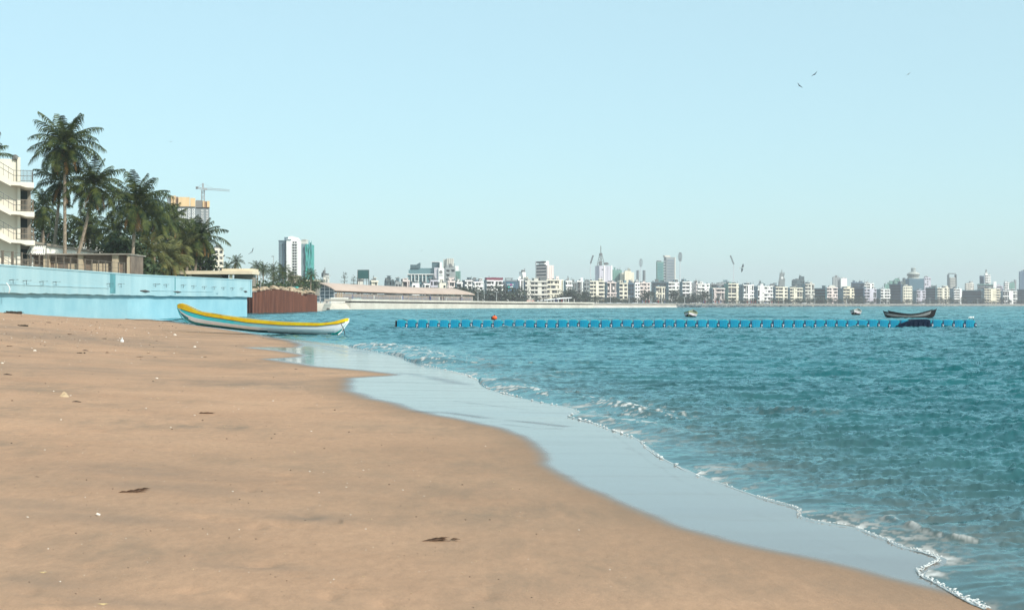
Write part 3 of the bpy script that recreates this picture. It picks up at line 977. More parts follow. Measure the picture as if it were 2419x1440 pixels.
# flat canopy pavilion farther along
YP2 = 206.0
root = empty('canopy_pavilion', P(480, 660, YP2), 0, 'flat roofed cream canopy pavilion behind the right half of the blue wall', 'building')
root.location.z = 4.35
qx = lambda p: (p - 480) * YP2 / F
qz = lambda p: H - (p - HY) * YP2 / F - 4.35
M_beam = mat('cream_beam', lin(226, 208, 180), var=0.06, scale=0.5)
mb = MB(); mb.box(qx(330), qx(597), -0.3, 5.5, qz(647.5), qz(639.5)); mb.box(qx(520), qx(596), 1.2, 5, qz(639.4), qz(634)); mb.build('roof', M_beam, root)
mb = MB(); mb.box(qx(345), qx(520), 1.5, 4.9, 0, qz(647.8)); mb.box(qx(545), qx(590), 2.6, 4.9, 0, qz(647.8)); mb.build('wall', mat('taupe_wall', lin(150, 138, 124), scale=0.6), root)
for p in (408, 444, 541):
    mb = MB(); mb.box(qx(p), qx(p + 6.5), 0.2, 0.6, 0, qz(647.8)); mb.build('column', M_beam, root)
mb = MB(); mb.box(qx(521), qx(532), 1.7, 2.4, 0, qz(647.8)); mb.build('doorway', M_dark, root)

# ================================================================== TREES
M_trunk = mat('palm_trunk', lin(150, 134, 116), rough=0.9, var=0.25, scale=4, bump=0.4, bscale=6)
M_frond = mat('palm_frond', (0.115, 0.135, 0.034), rough=0.55, scale=1.1, col2=(0.012, 0.030, 0.015), spec=0.12, transl=0.2, thr=(0.4, 0.66))  # sunlit and shaded greens mottled into the frond colour
M_frondo = mat('palm_frond_olive', (0.21, 0.20, 0.07), rough=0.55, scale=1.2, col2=(0.05, 0.068, 0.024), spec=0.15, transl=0.15, thr=(0.38, 0.66))
M_dry = mat('dry_frond', lin(168, 122, 66), rough=0.8, scale=2, col2=lin(104, 78, 46))
M_nut = mat('coconut', (0.22, 0.13, 0.04), rough=0.6)
M_leafd = mat('leaf_dark', (0.050, 0.078, 0.026), rough=0.7, scale=0.9, spec=0.1, col2=(0.012, 0.024, 0.014), transl=0.1)
M_leafg = mat('leaf_green', (0.075, 0.115, 0.040), rough=0.6, scale=0.9, col2=(0.022, 0.045, 0.022), transl=0.1)
M_leafh = mat('leaf_far', (0.085, 0.105, 0.070), rough=0.8, scale=0.15, spec=0.1, col2=(0.040, 0.058, 0.046))
M_bark = mat('bark', (0.10, 0.08, 0.06), rough=0.9, scale=3)

def frond(mb, org, az, el, L, droop, rnd, lw=0.66, m=0, nl=24, hang=0.55):
    n = 12
    p = Vector(org)
    pts, dirs = [p.copy()], []
    twist = rnd.uniform(-0.25, 0.25)
    for i in range(n):
        t = i / n
        e = el - droop * (t ** 1.25)
        a = az + twist * t
        d = Vector((math.cos(e) * math.cos(a), math.cos(e) * math.sin(a), math.sin(e)))
        dirs.append(d)
        p = p + d * (L / n)
        pts.append(p.copy())
    dirs.append(dirs[-1])
    mb.tube(pts, [0.045 * L / 4.5 * (1 - 0.85 * i / n) for i in range(n + 1)], 3, m, cap=False)
    for s in (-1, 1):
        for j in range(nl):
            t = 0.12 + 0.88 * j / (nl - 1)
            f = t * n
            i = min(int(f), n - 1)
            q = pts[i].lerp(pts[i + 1], f - i)
            d = dirs[i]
            side = d.cross(Vector((0, 0, 1)))
            if side.length < 0.1: side = Vector((-math.sin(az), math.cos(az), 0))
            side = side.normalized() * s
            ll = lw * L * 0.47 * (math.sin(PI * (0.12 + 0.80 * t)) ** 0.7) * rnd.uniform(0.8, 1.15)
            dn = Vector((0, 0, -1))
            l1 = (side * 0.85 + d * 0.45 + dn * hang * rnd.uniform(0.3, 0.9)).normalized()
            l2 = (side * 0.45 + d * 0.35 + dn * (hang + 0.6)).normalized()
            w = d * (0.042 * L / 4.5 + 0.028)
            a_, b_ = q - w, q + w
            c_ = q + l1 * ll * 0.55
            e_ = c_ + l2 * ll * 0.55
            mb.add([a_, b_, c_ + w * 0.8, c_ - w * 0.8, e_], [(0, 1, 2, 3), (3, 2, 4)], m)

def palm(crown, base, L=4.4, n=26, seed=0, label='', group='coconut palms behind the blue wall', olive=False, bend=0.3, tr=(0.26, 0.16), dry=3, nl=24, name='palm_tree', nuts=True, hang=0.55, squash=1.0):
    rnd = random.Random(seed)
    base, crown = Vector(base), Vector(crown)
    root = empty(name, base, 0, label, 'palm tree', group)
    c = crown - base
    mid = Vector((c.x * (0.5 - bend), c.y * 0.5, c.z * 0.5))
    mb = MB()
    pts, rad = [], []
    k = 16
    for i in range(k + 1):
        t = i / k
        pts.append(mid * (2 * t * (1 - t)) + c * t * t)
        r = tr[0] + (tr[1] - tr[0]) * t
        if i == 0: r *= 1.35
        rad.append(r * rnd.uniform(0.93, 1.06))
    mb.tube(pts, rad, 9)
    mb.build('trunk', M_trunk, root, True)
    mb = MB()
    for i in range(n):
        t = (i + 0.5) / n
        az = i * 2.39996 + rnd.uniform(-0.25, 0.25)
        el = R(84) - R(138) * t ** 0.9 + rnd.uniform(-0.12, 0.12)
        dr = R(24) + R(80) * min(1, t * 2.2 + 0.15) * rnd.uniform(0.6, 1.0) * (1 - 0.4 * t)
        fl = L * rnd.uniform(0.85, 1.08) * (0.86 + 0.22 * math.sin(PI * min(1, t * 1.2)))
        frond(mb, c + Vector((0, 0, 0.15 * (1 - t))), az, el, fl, dr, rnd, m=0, nl=nl, hang=hang)
    mb.build('crown', M_frondo if olive else M_frond, root)
    if dry:
        mb = MB()
        for i in range(dry):
            frond(mb, c, rnd.uniform(0, 2 * PI) if i % 2 else rnd.uniform(-2.4, -0.3), R(-42) + rnd.uniform(-0.3, 0.1), L * 0.75, R(45), rnd, m=0, nl=nl - 6, lw=0.4, hang=0.9)
        mb.build('dry_frond', M_dry, root)
    if nuts:
        mb = MB()
        for i in range(9):
            a = rnd.uniform(0, 2 * PI)
            mb.lump(c + Vector((0.32 * math.cos(a), 0.32 * math.sin(a), -0.25 - rnd.uniform(0, 0.3))), (0.14, 0.14, 0.17), i, 6, jag=0.05)
        mb.build('coconut', M_nut, root, True)
    return root

def gp(px, Y, z=4.35):
    return Vector(((px - CX) / F * Y, Y, z))
PALMS = [  # crown px, py, base px, Y, L, n, olive, bend, label
    ((153, 344), 153, 178, 5.1, 46, 0, 0.95, 'tallest coconut palm, straight pale trunk, rising well above the cream building'),
    ((143, 432), 116, 186, 4.0, 26, 0, -0.3, 'coconut palm whose crown hangs just under the tallest one, trunk leaning left at the foot'),
    ((222, 440), 164, 180, 4.4, 38, 0, -0.35, 'coconut palm with a strongly leaning trunk, right of the tallest palm'),
    ((100, 492), 104, 196, 3.9, 24, 0, 0.2, 'dark coconut palm close behind the balconies of the cream building'),
    ((322, 482), 310, 184, 5.0, 44, 0, 0.3, 'full coconut palm with a pale trunk in the middle of the row'),
    ((372, 520), 360, 200, 4.3, 28, 0, 0.3, 'coconut palm just left of the high-rise under construction'),
    ((474, 562), 455, 214, 4.3, 30, 0, 0.2, 'last tall coconut palm at the right end of the row'),
    ((400, 612), 396, 204, 4.1, 28, 1, 0.2, 'short olive coconut palm with low arching fronds over the canopy roof'),
    ((345, 598), 340, 196, 4.2, 26, 1, 0.1, 'short yellowing coconut palm at the left end of the canopy pavilion'),
    ((432, 585), 424, 212, 3.9, 24, 1, 0.1, 'middle-sized olive palm between the low palms and the last tall palm'),
    ((268, 548), 262, 205, 4.0, 24, 0, 0.1, 'dark palm behind, between the leaning palm and the full palm'),
    ((205, 535), 214, 208, 3.9, 24, 0, 0.1, 'shadowed palm low behind the leaning trunk'),
    ((-26, 372), -24, 150, 3.2, 22, 0, 0.1, 'palm whose fronds show above the cream building at the edge of the photo'),
    ((444, 556), 440, 226, 4.0, 26, 0, 0.1, 'palm whose crown covers the lower windows of the high-rise under construction'),
    ((408, 525), 405, 222, 4.0, 24, 0, 0.1, 'palm in front of the high-rise under construction'),
]
for i, (cp, bpx, Y, L, n, ol, bend, lab) in enumerate(PALMS):
    c = P(cp[0], cp[1], Y)
    palm(c, gp(bpx, Y), L, n, 100 + i, lab, olive=bool(ol), bend=0.0 if abs(bend) < 0.15 else bend * 0.4 * (1 if bend > 0 else 1), dry=5)

def crown_mesh(mb, c, r, nclump, per, leaf, seed, m=0):
    rnd = random.Random(seed)
    for _ in range(nclump):
        while True:
            v = Vector((rnd.uniform(-1, 1), rnd.uniform(-1, 1), rnd.uniform(-1, 1)))
            if 0.25 < v.length < 1: break
        v = v.normalized() * (v.length ** 0.5) * rnd.uniform(0.75, 1.12)
        q = Vector(c) + Vector((v.x * r[0], v.y * r[1], v.z * r[2]))
        cr = leaf * 2.4
        for _ in range(per):
            p = q + Vector((rnd.gauss(0, cr), rnd.gauss(0, cr), rnd.gauss(0, cr * 0.7)))
            a = Vector((rnd.gauss(0, 1), rnd.gauss(0, 1), rnd.gauss(0, 0.6))).normalized() * leaf * rnd.uniform(0.6, 1.3)
            b = a.cross(Vector((rnd.gauss(0, 1), rnd.gauss(0, 1), rnd.gauss(0, 1)))).normalized() * leaf * rnd.uniform(0.4, 0.8)
            mb.add([p - a, p - b * 0.8, p + a, p + b], [(0, 1, 2, 3)], m)

def tree(loc, hgt, r, seed, label, group, leafm, ncl=120, per=12, leaf=0.28, cat='tree', name='leafy_tree'):
    root = empty(name, loc, 0, label, cat, group)
    mb = MB()
    rnd = random.Random(seed)
    top = hgt - r[2]
    mb.tube([(0, 0, 0), (0.1, 0, top * 0.5), (0, 0.1, top)], [0.28, 0.2, 0.14], 7)
    for i in range(6):
        a = rnd.uniform(0, 2 * PI)
        mb.tube([(0, 0, top * 0.7), (r[0] * 0.35 * math.cos(a), r[1] * 0.35 * math.sin(a), top + r[2] * 0.2), (r[0] * 0.7 * math.cos(a), r[1] * 0.7 * math.sin(a), top + r[2] * rnd.uniform(-0.2, 0.6))], [0.1, 0.07, 0.02], 5)
    mb.build('trunk', M_bark, root)
    mb = MB()
    crown_mesh(mb, (0, 0, hgt - r[2]), r, ncl, per, leaf, seed)
    mb.build('crown', leafm, root)
    return root
for i, (px, py, w, Y, dk, lab) in enumerate([
        (96, 540, 62, 222, 1, 'dense dark tree behind the white low building, beside the balconies'),
        (188, 560, 58, 226, 1, 'dense dark tree behind the leaning palm trunk'),
        (268, 572, 60, 214, 1, 'dense dark tree filling the gap right of the leaning palm'),
        (292, 588, 32, 192, 0, 'broad-leaved green shrub tree at the right end of the tan pavilion'),
        (352, 560, 60, 230, 1, 'dense dark tree behind the full palm'),
        (425, 590, 48, 240, 1, 'dark tree under the high-rise under construction'),
        (330, 632, 26, 186, 0, 'low rounded bush at the foot of the full palm'),
        (472, 612, 40, 236, 1, 'dark tree at the right end of the palm row'),
        (128, 560, 44, 240, 1, 'dark tree low behind the two tallest palms')]):
    r = w * Y / F
    loc = gp(px, Y)
    hgt = H + (HY - (py - w * 0.75)) * Y / F - 4.35
    tree(loc, hgt, (r, r, min(r * 1.1, hgt * 0.48)), 300 + i, lab, 'leafy trees among the palms', M_leafd if dk else M_leafg, ncl=120, per=13, leaf=0.30 if dk else 0.34)

# palms and trees between the wall and the far tower
FARP = [((557, 620), 556, 300, 2.2, 'small palm rising above the canopy roof near the end of the blue wall'),
    ((607, 632), 609, 320, 2.3, 'small palm right of the blue wall, left of the tower'),
    ((645, 641), 646, 340, 2.9, 'bushy palm in front of the left side of the white tower'),
    ((668, 640), 670, 352, 2.9, 'bushy palm in front of the middle of the white tower'),
    ((735, 648), 733, 380, 2.3, 'single slim palm right of the green netted tower'),
    ((622, 636), 621, 352, 2.4, 'small palm between the wall palm and the bushy palms'),
    ((710, 664), 712, 372, 2.0, 'low palm right of the white tower foot'),
    ((536, 632), 537, 312, 1.9, 'low palm at the left of the canopy roof end'),
    ((687, 652), 690, 360, 2.6, 'palm in front of the tower, left of the low palm'),
    ((655, 666), 655, 333, 2.7, 'low spreading palm above the rusty sheet piles')]
for i, (cp, bpx, Y, L, lab) in enumerate(FARP):
    palm(P(cp[0], cp[1], Y), gp(bpx, Y), L, 20, 500 + i, lab, 'small palms beyond the blue wall', olive=False, bend=0, dry=1, nl=14, tr=(0.2, 0.13), nuts=False)
for i, (px, py, w, Y, lab) in enumerate([
        (612, 682, 15, 310, 'grey-green bush right behind the end of the blue wall'),
        (640, 680, 15, 326, 'rounded tree above the left part of the sheet piles'),
        (668, 680, 13, 345, 'rounded tree behind the blue lorry'),
        (694, 676, 13, 365, 'small tree at the foot of the white tower'),
        (720, 668, 14, 385, 'small bush beside the cream gatehouse'),
        (742, 672, 10, 420, 'bush left of the curved hall'),
        (756, 668, 9, 600, 'tree behind the glazed gable of the curved hall'),
        (588, 668, 17, 290, 'tree behind the right end of the canopy roof')]):
    r = w * Y / F
    tree(gp(px, Y), H + (HY - (py - w * 0.8)) * Y / F - 4.35, (r * 1.1, r, r * 0.95), 600 + i, lab, 'trees beyond the blue wall', M_leafg, ncl=50, per=9, leaf=0.34)

# ================================================================== RUSTY SHEET PILES, RUBBLE, LORRY
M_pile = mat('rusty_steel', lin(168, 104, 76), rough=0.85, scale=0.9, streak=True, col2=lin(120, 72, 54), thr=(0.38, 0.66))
M_pile_shade = mat('rusty_steel_shaded', lin(92, 56, 46), rough=0.9, scale=0.9, streak=True, col2=lin(66, 42, 38))  # same rust, darkened: shade of the webs and recesses painted in
A, B = W0(590, 740.3), W0(745, 736.2)
A = (A[0], A[1]); B = (B[0], B[1])
L_ = math.hypot(B[0] - A[0], B[1] - A[1])
root = empty('sheet_pile_wall', (A[0], A[1], 0), 0, 'rust brown corrugated steel sheet pile wall at the end of the blue wall', 'sheet piles')
fm = frame((0, 0, 0), (B[0] - A[0], B[1] - A[1]))
rnd = random.Random(8)
def topz(u):
    base = 3.85 + 0.55 * min(1, u * 3.5) * (1 - 0.15 * u) + 0.35 * math.sin(u * 5.0)
    return base + rnd.uniform(-0.12, 0.12) - (0.5 if 0.70 < u < 0.82 else 0)
npile = 56
for i in range(npile):
    u0, u1 = L_ * i / npile, L_ * (i + 1) / npile
    w = u1 - u0
    zt = topz(i / npile)
    mb = MB(fm)
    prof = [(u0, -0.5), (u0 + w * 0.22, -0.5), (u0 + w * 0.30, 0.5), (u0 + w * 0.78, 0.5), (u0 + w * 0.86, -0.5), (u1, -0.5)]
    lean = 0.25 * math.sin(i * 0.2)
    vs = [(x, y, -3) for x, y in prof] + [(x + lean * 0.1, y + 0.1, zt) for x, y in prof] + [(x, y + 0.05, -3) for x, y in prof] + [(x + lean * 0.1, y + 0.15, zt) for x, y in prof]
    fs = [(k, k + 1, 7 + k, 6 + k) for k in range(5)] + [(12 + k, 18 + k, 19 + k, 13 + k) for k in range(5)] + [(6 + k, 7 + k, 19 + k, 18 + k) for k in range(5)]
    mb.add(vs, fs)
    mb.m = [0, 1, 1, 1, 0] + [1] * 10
    mb.build('steel_pile', [M_pile, M_pile_shade], root)
mb = MB(Matrix.Translation((0, 0, 0)))
mb.add([(0, 0, -3), (-3.5, 9, -3), (-3.5, 9, 4.1), (0, 0, 4.0), (0.05, 0, -3), (-3.45, 9, -3), (-3.45, 9, 4.1), (0.05, 0, 4.0)], [(0, 3, 2, 1), (4, 5, 6, 7), (3, 7, 6, 2), (0, 4, 7, 3)])
mb.build('return_panel', M_pile, root)
M_rub = mat('rubble_stone', lin(190, 168, 142), rough=0.9, var=0.25, scale=0.9)
M_rubd = mat('dark_rock', (0.10, 0.085, 0.07), rough=0.9, var=0.3, scale=1)
mb = MB()
rnd = random.Random(21)
for i in range(150):
    u = rnd.uniform(0.0, 1.0)
    x = A[0] + (B[0] - A[0]) * u - rnd.uniform(0.2, 5)
    y = A[1] + (B[1] - A[1]) * u + rnd.uniform(0, 2)
    k = 0.6 + 0.7 * math.exp(-((u - 0.45) / 0.15) ** 2) + 0.9 * math.exp(-((u - 0.75) / 0.08) ** 2)
    mb.lump((x, y, 4.3 + rnd.uniform(0, 0.7) * k), (rnd.uniform(0.3, 0.9), rnd.uniform(0.3, 0.8), rnd.uniform(0.25, 0.6)), i, 6, jag=0.3)
tag(mb.build('rubble', M_rub), 'pale broken stones heaped along the top of the sheet piles', None, None, 'stuff')
mb = MB()
for i in range(60):
    a = rnd.random()
    c = Vector((*W0(744 + 30 * a, 733.5 - 2.0 * a), 0))
    mb.lump((c.x, c.y + rnd.uniform(-1, 3), rnd.uniform(-0.3, 1.2) * (1 - a)), (rnd.uniform(0.4, 0.9),) * 2 + (rnd.uniform(0.3, 0.6),), i, 6, jag=0.35)
mb.tube([(*W0(757, 734), 0), Vector((*W0(758, 734), 2.6))], 0.12, 5)
tag(mb.build('rocks', M_rubd), 'dark wet rocks tumbled at the right end of the sheet piles', None, None, 'stuff')
# blue-green covered lorry
M_teal = mat('teal_tarp', lin(70, 140, 142), rough=0.6, var=0.2, scale=1)
M_tyre = mat('tyre', (0.02, 0.02, 0.02), rough=0.9)
M_glass = mat('dark_glass', (0.03, 0.05, 0.06), rough=0.15, spec=0.6, scale=0.3)
Yl = 345
root = empty('covered_lorry', gp(672, Yl, 4.35), 0, 'lorry with a blue-green cover parked behind the rubble', 'lorry')
s = Yl / F
def lz(p): return H - (p - HY) * s - 4.35
mb = MB(); mb.box(-12 * s, 27 * s, 0, 2.4, lz(687), lz(678)); mb.prism([(-12 * s, lz(678)), (27 * s, lz(678)), (25 * s, lz(676.3)), (-10 * s, lz(676.3))], 0.2, 2.2); mb.build('cargo_cover', M_teal, root)
mb = MB(); mb.prism([(27.3 * s, lz(690)), (31 * s, lz(690)), (31 * s, lz(684)), (29.8 * s, lz(677)), (27.3 * s, lz(677))], 0.1, 2.3); mb.build('cab', mat('cab_green', lin(58, 190, 180), scale=1), root)
for x in (-8, 0, 29):
    mb = MB(); mb.tube([(x * s, 0.0, 0.5), (x * s, 0.3, 0.5)], 0.5, 14); mb.build('wheel', M_tyre, root)
mb = MB(); mb.box(-12 * s, 27 * s, 0.3, 2.2, 0.6, lz(687) - 0.01); mb.build('chassis', M_dark, root)
# gatehouse and small cream block at the foot of the tower
root = empty('gatehouse', gp(722, 430, 4.35), 0, 'flat roofed cream block between the tower and the curved hall', 'building')
s = 430 / F
zz = lambda p: H - (p - HY) * s - 4.35
mb = MB(); mb.box(-13 * s, 6 * s, 0, 8, 0, zz(664)); mb.build('wall', mat('cream_wall_far', lin(226, 212, 180), scale=0.3), root)
mb = MB(); mb.box(-22 * s, 26 * s, -1, 9, zz(664) + 0.01, zz(661)); mb.build('roof', M_beam, root)
mb = MB(); mb.box(6 * s + 0.02, 25 * s, 2, 8, 0, zz(664)); mb.build('annex_wall', M_grey, root)
root = empty('site_block', gp(685, 480, 4.35), 0, 'pinkish brown low block at the foot of the white tower', 'building')
s = 480 / F
mb = MB(); mb.box(-5 * s, 18 * s, 0, 8, 0, H - (652 - HY) * s - 4.35); mb.build('wall', mat('pink_brown', lin(176, 156, 144), scale=0.3), root)
mb = MB(); mb.box(-6 * s, 19 * s, -0.5, 8.5, H - (652 - HY) * s - 4.34, H - (650.5 - HY) * s - 4.35); mb.build('roof', M_beam, root)
# lamp posts near the lorry
for px, Yq, top, lab in ((616, 300, 641, 'thin pale lamp post between the blue wall and the small palms'), (663, 350, 662, 'thin lamp post behind the lorry'), (646, 345, 606, 'tall thin mast in front of the white tower')):
    root = empty('lamp_post', gp(px, Yq, 4.35), 0, lab, 'lamp post')
    hgt = H + (HY - top) * Yq / F - 4.35
    mb = MB(); mb.tube([(0, 0, 0), (0, 0, hgt)], [0.10, 0.06], 6); mb.build('pole', mat('pale_metal', (0.45, 0.45, 0.43), scale=2), root)
    mb = MB(); mb.box(-0.5, 0.1, -0.12, 0.12, hgt, hgt + 0.12); mb.build('lamp_head', M_bar, root)

# ================================================================== BOATS
def paint(name, c, c2=None): return mat(name, lin(*c), rough=0.55, scale=2.2, bump=0.08, bscale=6, spec=0.35, col2=lin(*(c2 or tuple(int(v * 0.86) for v in c))), thr=(0.3, 0.6))
M_yel = paint('yellow_paint', (250, 214, 20), (240, 170, 10))
M_cyan = paint('cyan_paint', (70, 214, 226), (120, 216, 226))
M_wht = paint('white_hull_paint', (250, 249, 250), (232, 236, 240))
M_tealb = paint('teal_hull_paint', (30, 150, 158), (18, 96, 120))
M_turq = paint('turquoise_paint', (60, 222, 206), (40, 180, 176))
M_keel = paint('keel_tar', (26, 50, 52))
M_inb = paint('faded_inside', (150, 160, 150), (110, 120, 112))

def fade_paint():
    m = mat('cyan_paint_fading', lin(40, 226, 240), rough=0.5, scale=1.5, spec=0.35, col2=lin(96, 226, 238))
    n, l = m.node_tree.nodes, m.node_tree.links
    b = n['Principled BSDF']
    src = b.inputs['Base Color'].links[0].from_socket
    tc = n.new('ShaderNodeTexCoord'); sx = n.new('ShaderNodeSeparateXYZ'); l.new(tc.outputs['Object'], sx.inputs[0])
    nz = n.new('ShaderNodeTexNoise'); nz.inputs['Scale'].default_value = 1.6; l.new(tc.outputs['Object'], nz.inputs['Vector'])
    ad = n.new('ShaderNodeMath'); ad.operation = 'MULTIPLY_ADD'; ad.inputs[1].default_value = 2.5; l.new(nz.outputs[0], ad.inputs[0]); l.new(sx.outputs[0], ad.inputs[2])
    mr = n.new('ShaderNodeMapRange'); mr.inputs['From Min'].default_value = -0.6; mr.inputs['From Max'].default_value = 3.6; l.new(ad.outputs[0], mr.inputs['Value'])
    mx = n.new('ShaderNodeMix'); mx.data_type = 'RGBA'
    l.new(mr.outputs[0], mx.inputs[0]); l.new(src, mx.inputs[6]); mx.inputs[7].default_value = (*lin(238, 236, 238), 1)
    l.new(mx.outputs[2], b.inputs['Base Color'])
    return m
def big_boat():
    px0, px1 = 419.0, 823.5
    n = 48
    Yc = lambda t: 83.2 + (78.2 - 83.2) * t
    top = ([419, 424, 436, 468, 526, 594, 640, 681, 749, 785, 800, 817, 823.5], [719, 716, 719.5, 736, 746, 755, 759.5, 762, 764, 761, 757, 752, 752])
    yb = ([419, 448, 487, 584, 662, 749, 798, 823.5], [727, 737, 747, 762, 768, 770, 765, 757.5])
    bot = ([419, 424, 428, 440, 458, 526, 604, 681, 792, 806, 815, 823.5], [727.5, 737, 746, 758, 768, 776.5, 785, 789.5, 793.5, 783, 770, 758.5])
    hb = lambda t: 0.80 * (max(0.0, math.sin(PI * min(max(t, 0.0), 1.0))) ** 0.62) + 0.045
    cuts = [0.0, 0.10, 0.30, 0.62, 0.88, 1.0]
    rings, inner = [], []
    for i in range(n + 1):
        t = i / n
        px = px0 + (px1 - px0) * t
        yc = Yc(t)
        b = hb(t)
        yn = yc - b                                   # near rim
        x = (px - CX) / F * yn
        zt_ = H - (np.interp(px, *top) - HY) * yn / F
        zy = H - (np.interp(px, *yb) - HY) * yn / F
        zb = H - (np.interp(px, *bot) - HY) * (yc - b * 0.35) / F
        zs = [zt_, zy]
        for c in (0.36, 0.56, 0.72, 0.86, 1.0): zs.append(zy + (zb - zy) * c)
        bs = [b, b * 0.985, b * 0.94, b * 0.84, b * 0.68, b * 0.45, 0.03]
        near = [(x, yc - w, z) for w, z in zip(bs, zs)]
        far_ = [(x, yc + w, z) for w, z in zip(bs, zs)]
        rings.append(near + far_[::-1][1:])
        zi = zt_ - 0.05
        wi = max(b - 0.07, 0.004)
        fl = zb + 0.16
        inner.append([(x, yc - wi, zt_ + 0.001), (x, yc - wi * 0.85, (zt_ + fl) / 2), (x, yc, min(fl, zt_ - 0.1)), (x, yc + wi * 0.85, (zt_ + fl) / 2), (x, yc + wi, zt_ + 0.001)])
    org = Vector((rings[n // 2][0][0], Yc(0.5), 0.1))
    root = empty('fishing_boat', org, 0, 'long wooden boat painted yellow, cyan and white, lying half on the sand at the water', 'boat')
    T = Matrix.Translation(-org)
    k = len(rings[0])
    def shell(name, rows, mats, pick):
        mb = MB(T)
        for i in range(n):
            for j in rows:
                for jj in {j, k - 2 - j}:
                    mb.add([rings[i][jj], rings[i + 1][jj], rings[i + 1][jj + 1], rings[i][jj + 1]], [(0, 1, 2, 3)], pick(i / n, j))
        return mb.build(name, mats, root, True)
    shell('hull', range(1, 6), [fade_paint(), M_wht, M_tealb, M_turq, M_keel],
          lambda t, j: 0 if j == 1 else 1 if j in (2,) else (1 if j == 3 and t > 0.06 else 2 if j == 3 else (3 if t > 0.88 else 2 if t < 0.97 and j == 4 and t < 0.5 else (1 if j == 4 and t < 0.86 and t > 0.5 else (4 if j == 5 and t > 0.12 else 2)))))
    shell('gunwale', [0], [M_yel], lambda t, j: 0)
    # rim cap and rubbing strake
    mb = MB(T)
    for side in (0, -1):
        for i in range(n):
            o1, o2 = Vector(rings[i][side]), Vector(rings[i + 1][side])
            i1, i2 = Vector(inner[i][0 if side == 0 else 4]), Vector(inner[i + 1][0 if side == 0 else 4])
            up = Vector((0, 0, 0.02))
            mb.add([o1 + up, o2 + up, i2 + up, i1 + up, o1, o2, i2, i1], [(0, 1, 2, 3), (0, 4, 5, 1), (3, 2, 6, 7)])
    mb.build('rim', M_yel, root)
    mb = MB(T)
    mb.tube([Vector(rings[i][1]) + Vector((0, -0.012, 0)) for i in range(1, n)], 0.016, 5)
    mb.build('rubbing_strake', M_keel, root)
    mb = MB(T)
    for i in range(n):
        for j in range(4):
            mb.add([inner[i][j], inner[i][j + 1], inner[i + 1][j + 1], inner[i + 1][j]], [(0, 1, 2, 3)])
    mb.build('inner_hull', M_inb, root)
    for t in (0.14, 0.3, 0.45, 0.6, 0.75, 0.88):
        i = int(t * n)
        x = inner[i][0][0]; z = inner[i][0][2] - 0.13
        mb = MB(T); mb.box(x - 0.10, x + 0.10, inner[i][0][1] + 0.02, inner[i][4][1] - 0.02, z - 0.03, z); mb.build('thwart', M_inb, root)
    # stem posts
    for side, pts in ((0, [(419, 717), (419.5, 728), (425, 742), (431, 752), (444, 762)]), (1, [(824, 751.5), (823, 760), (815, 771), (807, 783), (795, 793.5)])):
        mb = MB(T)
        Yq = Yc(side)
        vs = [P(a, b, Yq) for a, b in pts]
        mb.tube(vs, 0.035, 6)
        mb.build('stem', M_wht if side else M_cyan, root)
    # mooring rod and line at the right end
    mb = MB(T)
    a = P(805, 763, 77.9); b = P(812, 777, 77.7); c = P(816, 795, 77.4)
    mb.tube([a, b, c], 0.022, 5)
    mb.tube([b, P(808, 782, 77.7)], 0.018, 5)
    mb.build('mooring_rod', M_iron, root)
    mb = MB(T)
    for i in range(9):
        mb.lump(P(500 + i * 2.6, 741.5 + i * 0.45, 81.8), (0.10, 0.09, 0.055), i, 6)
    mb.build('net_bundle', M_iron, root)
big_boat()

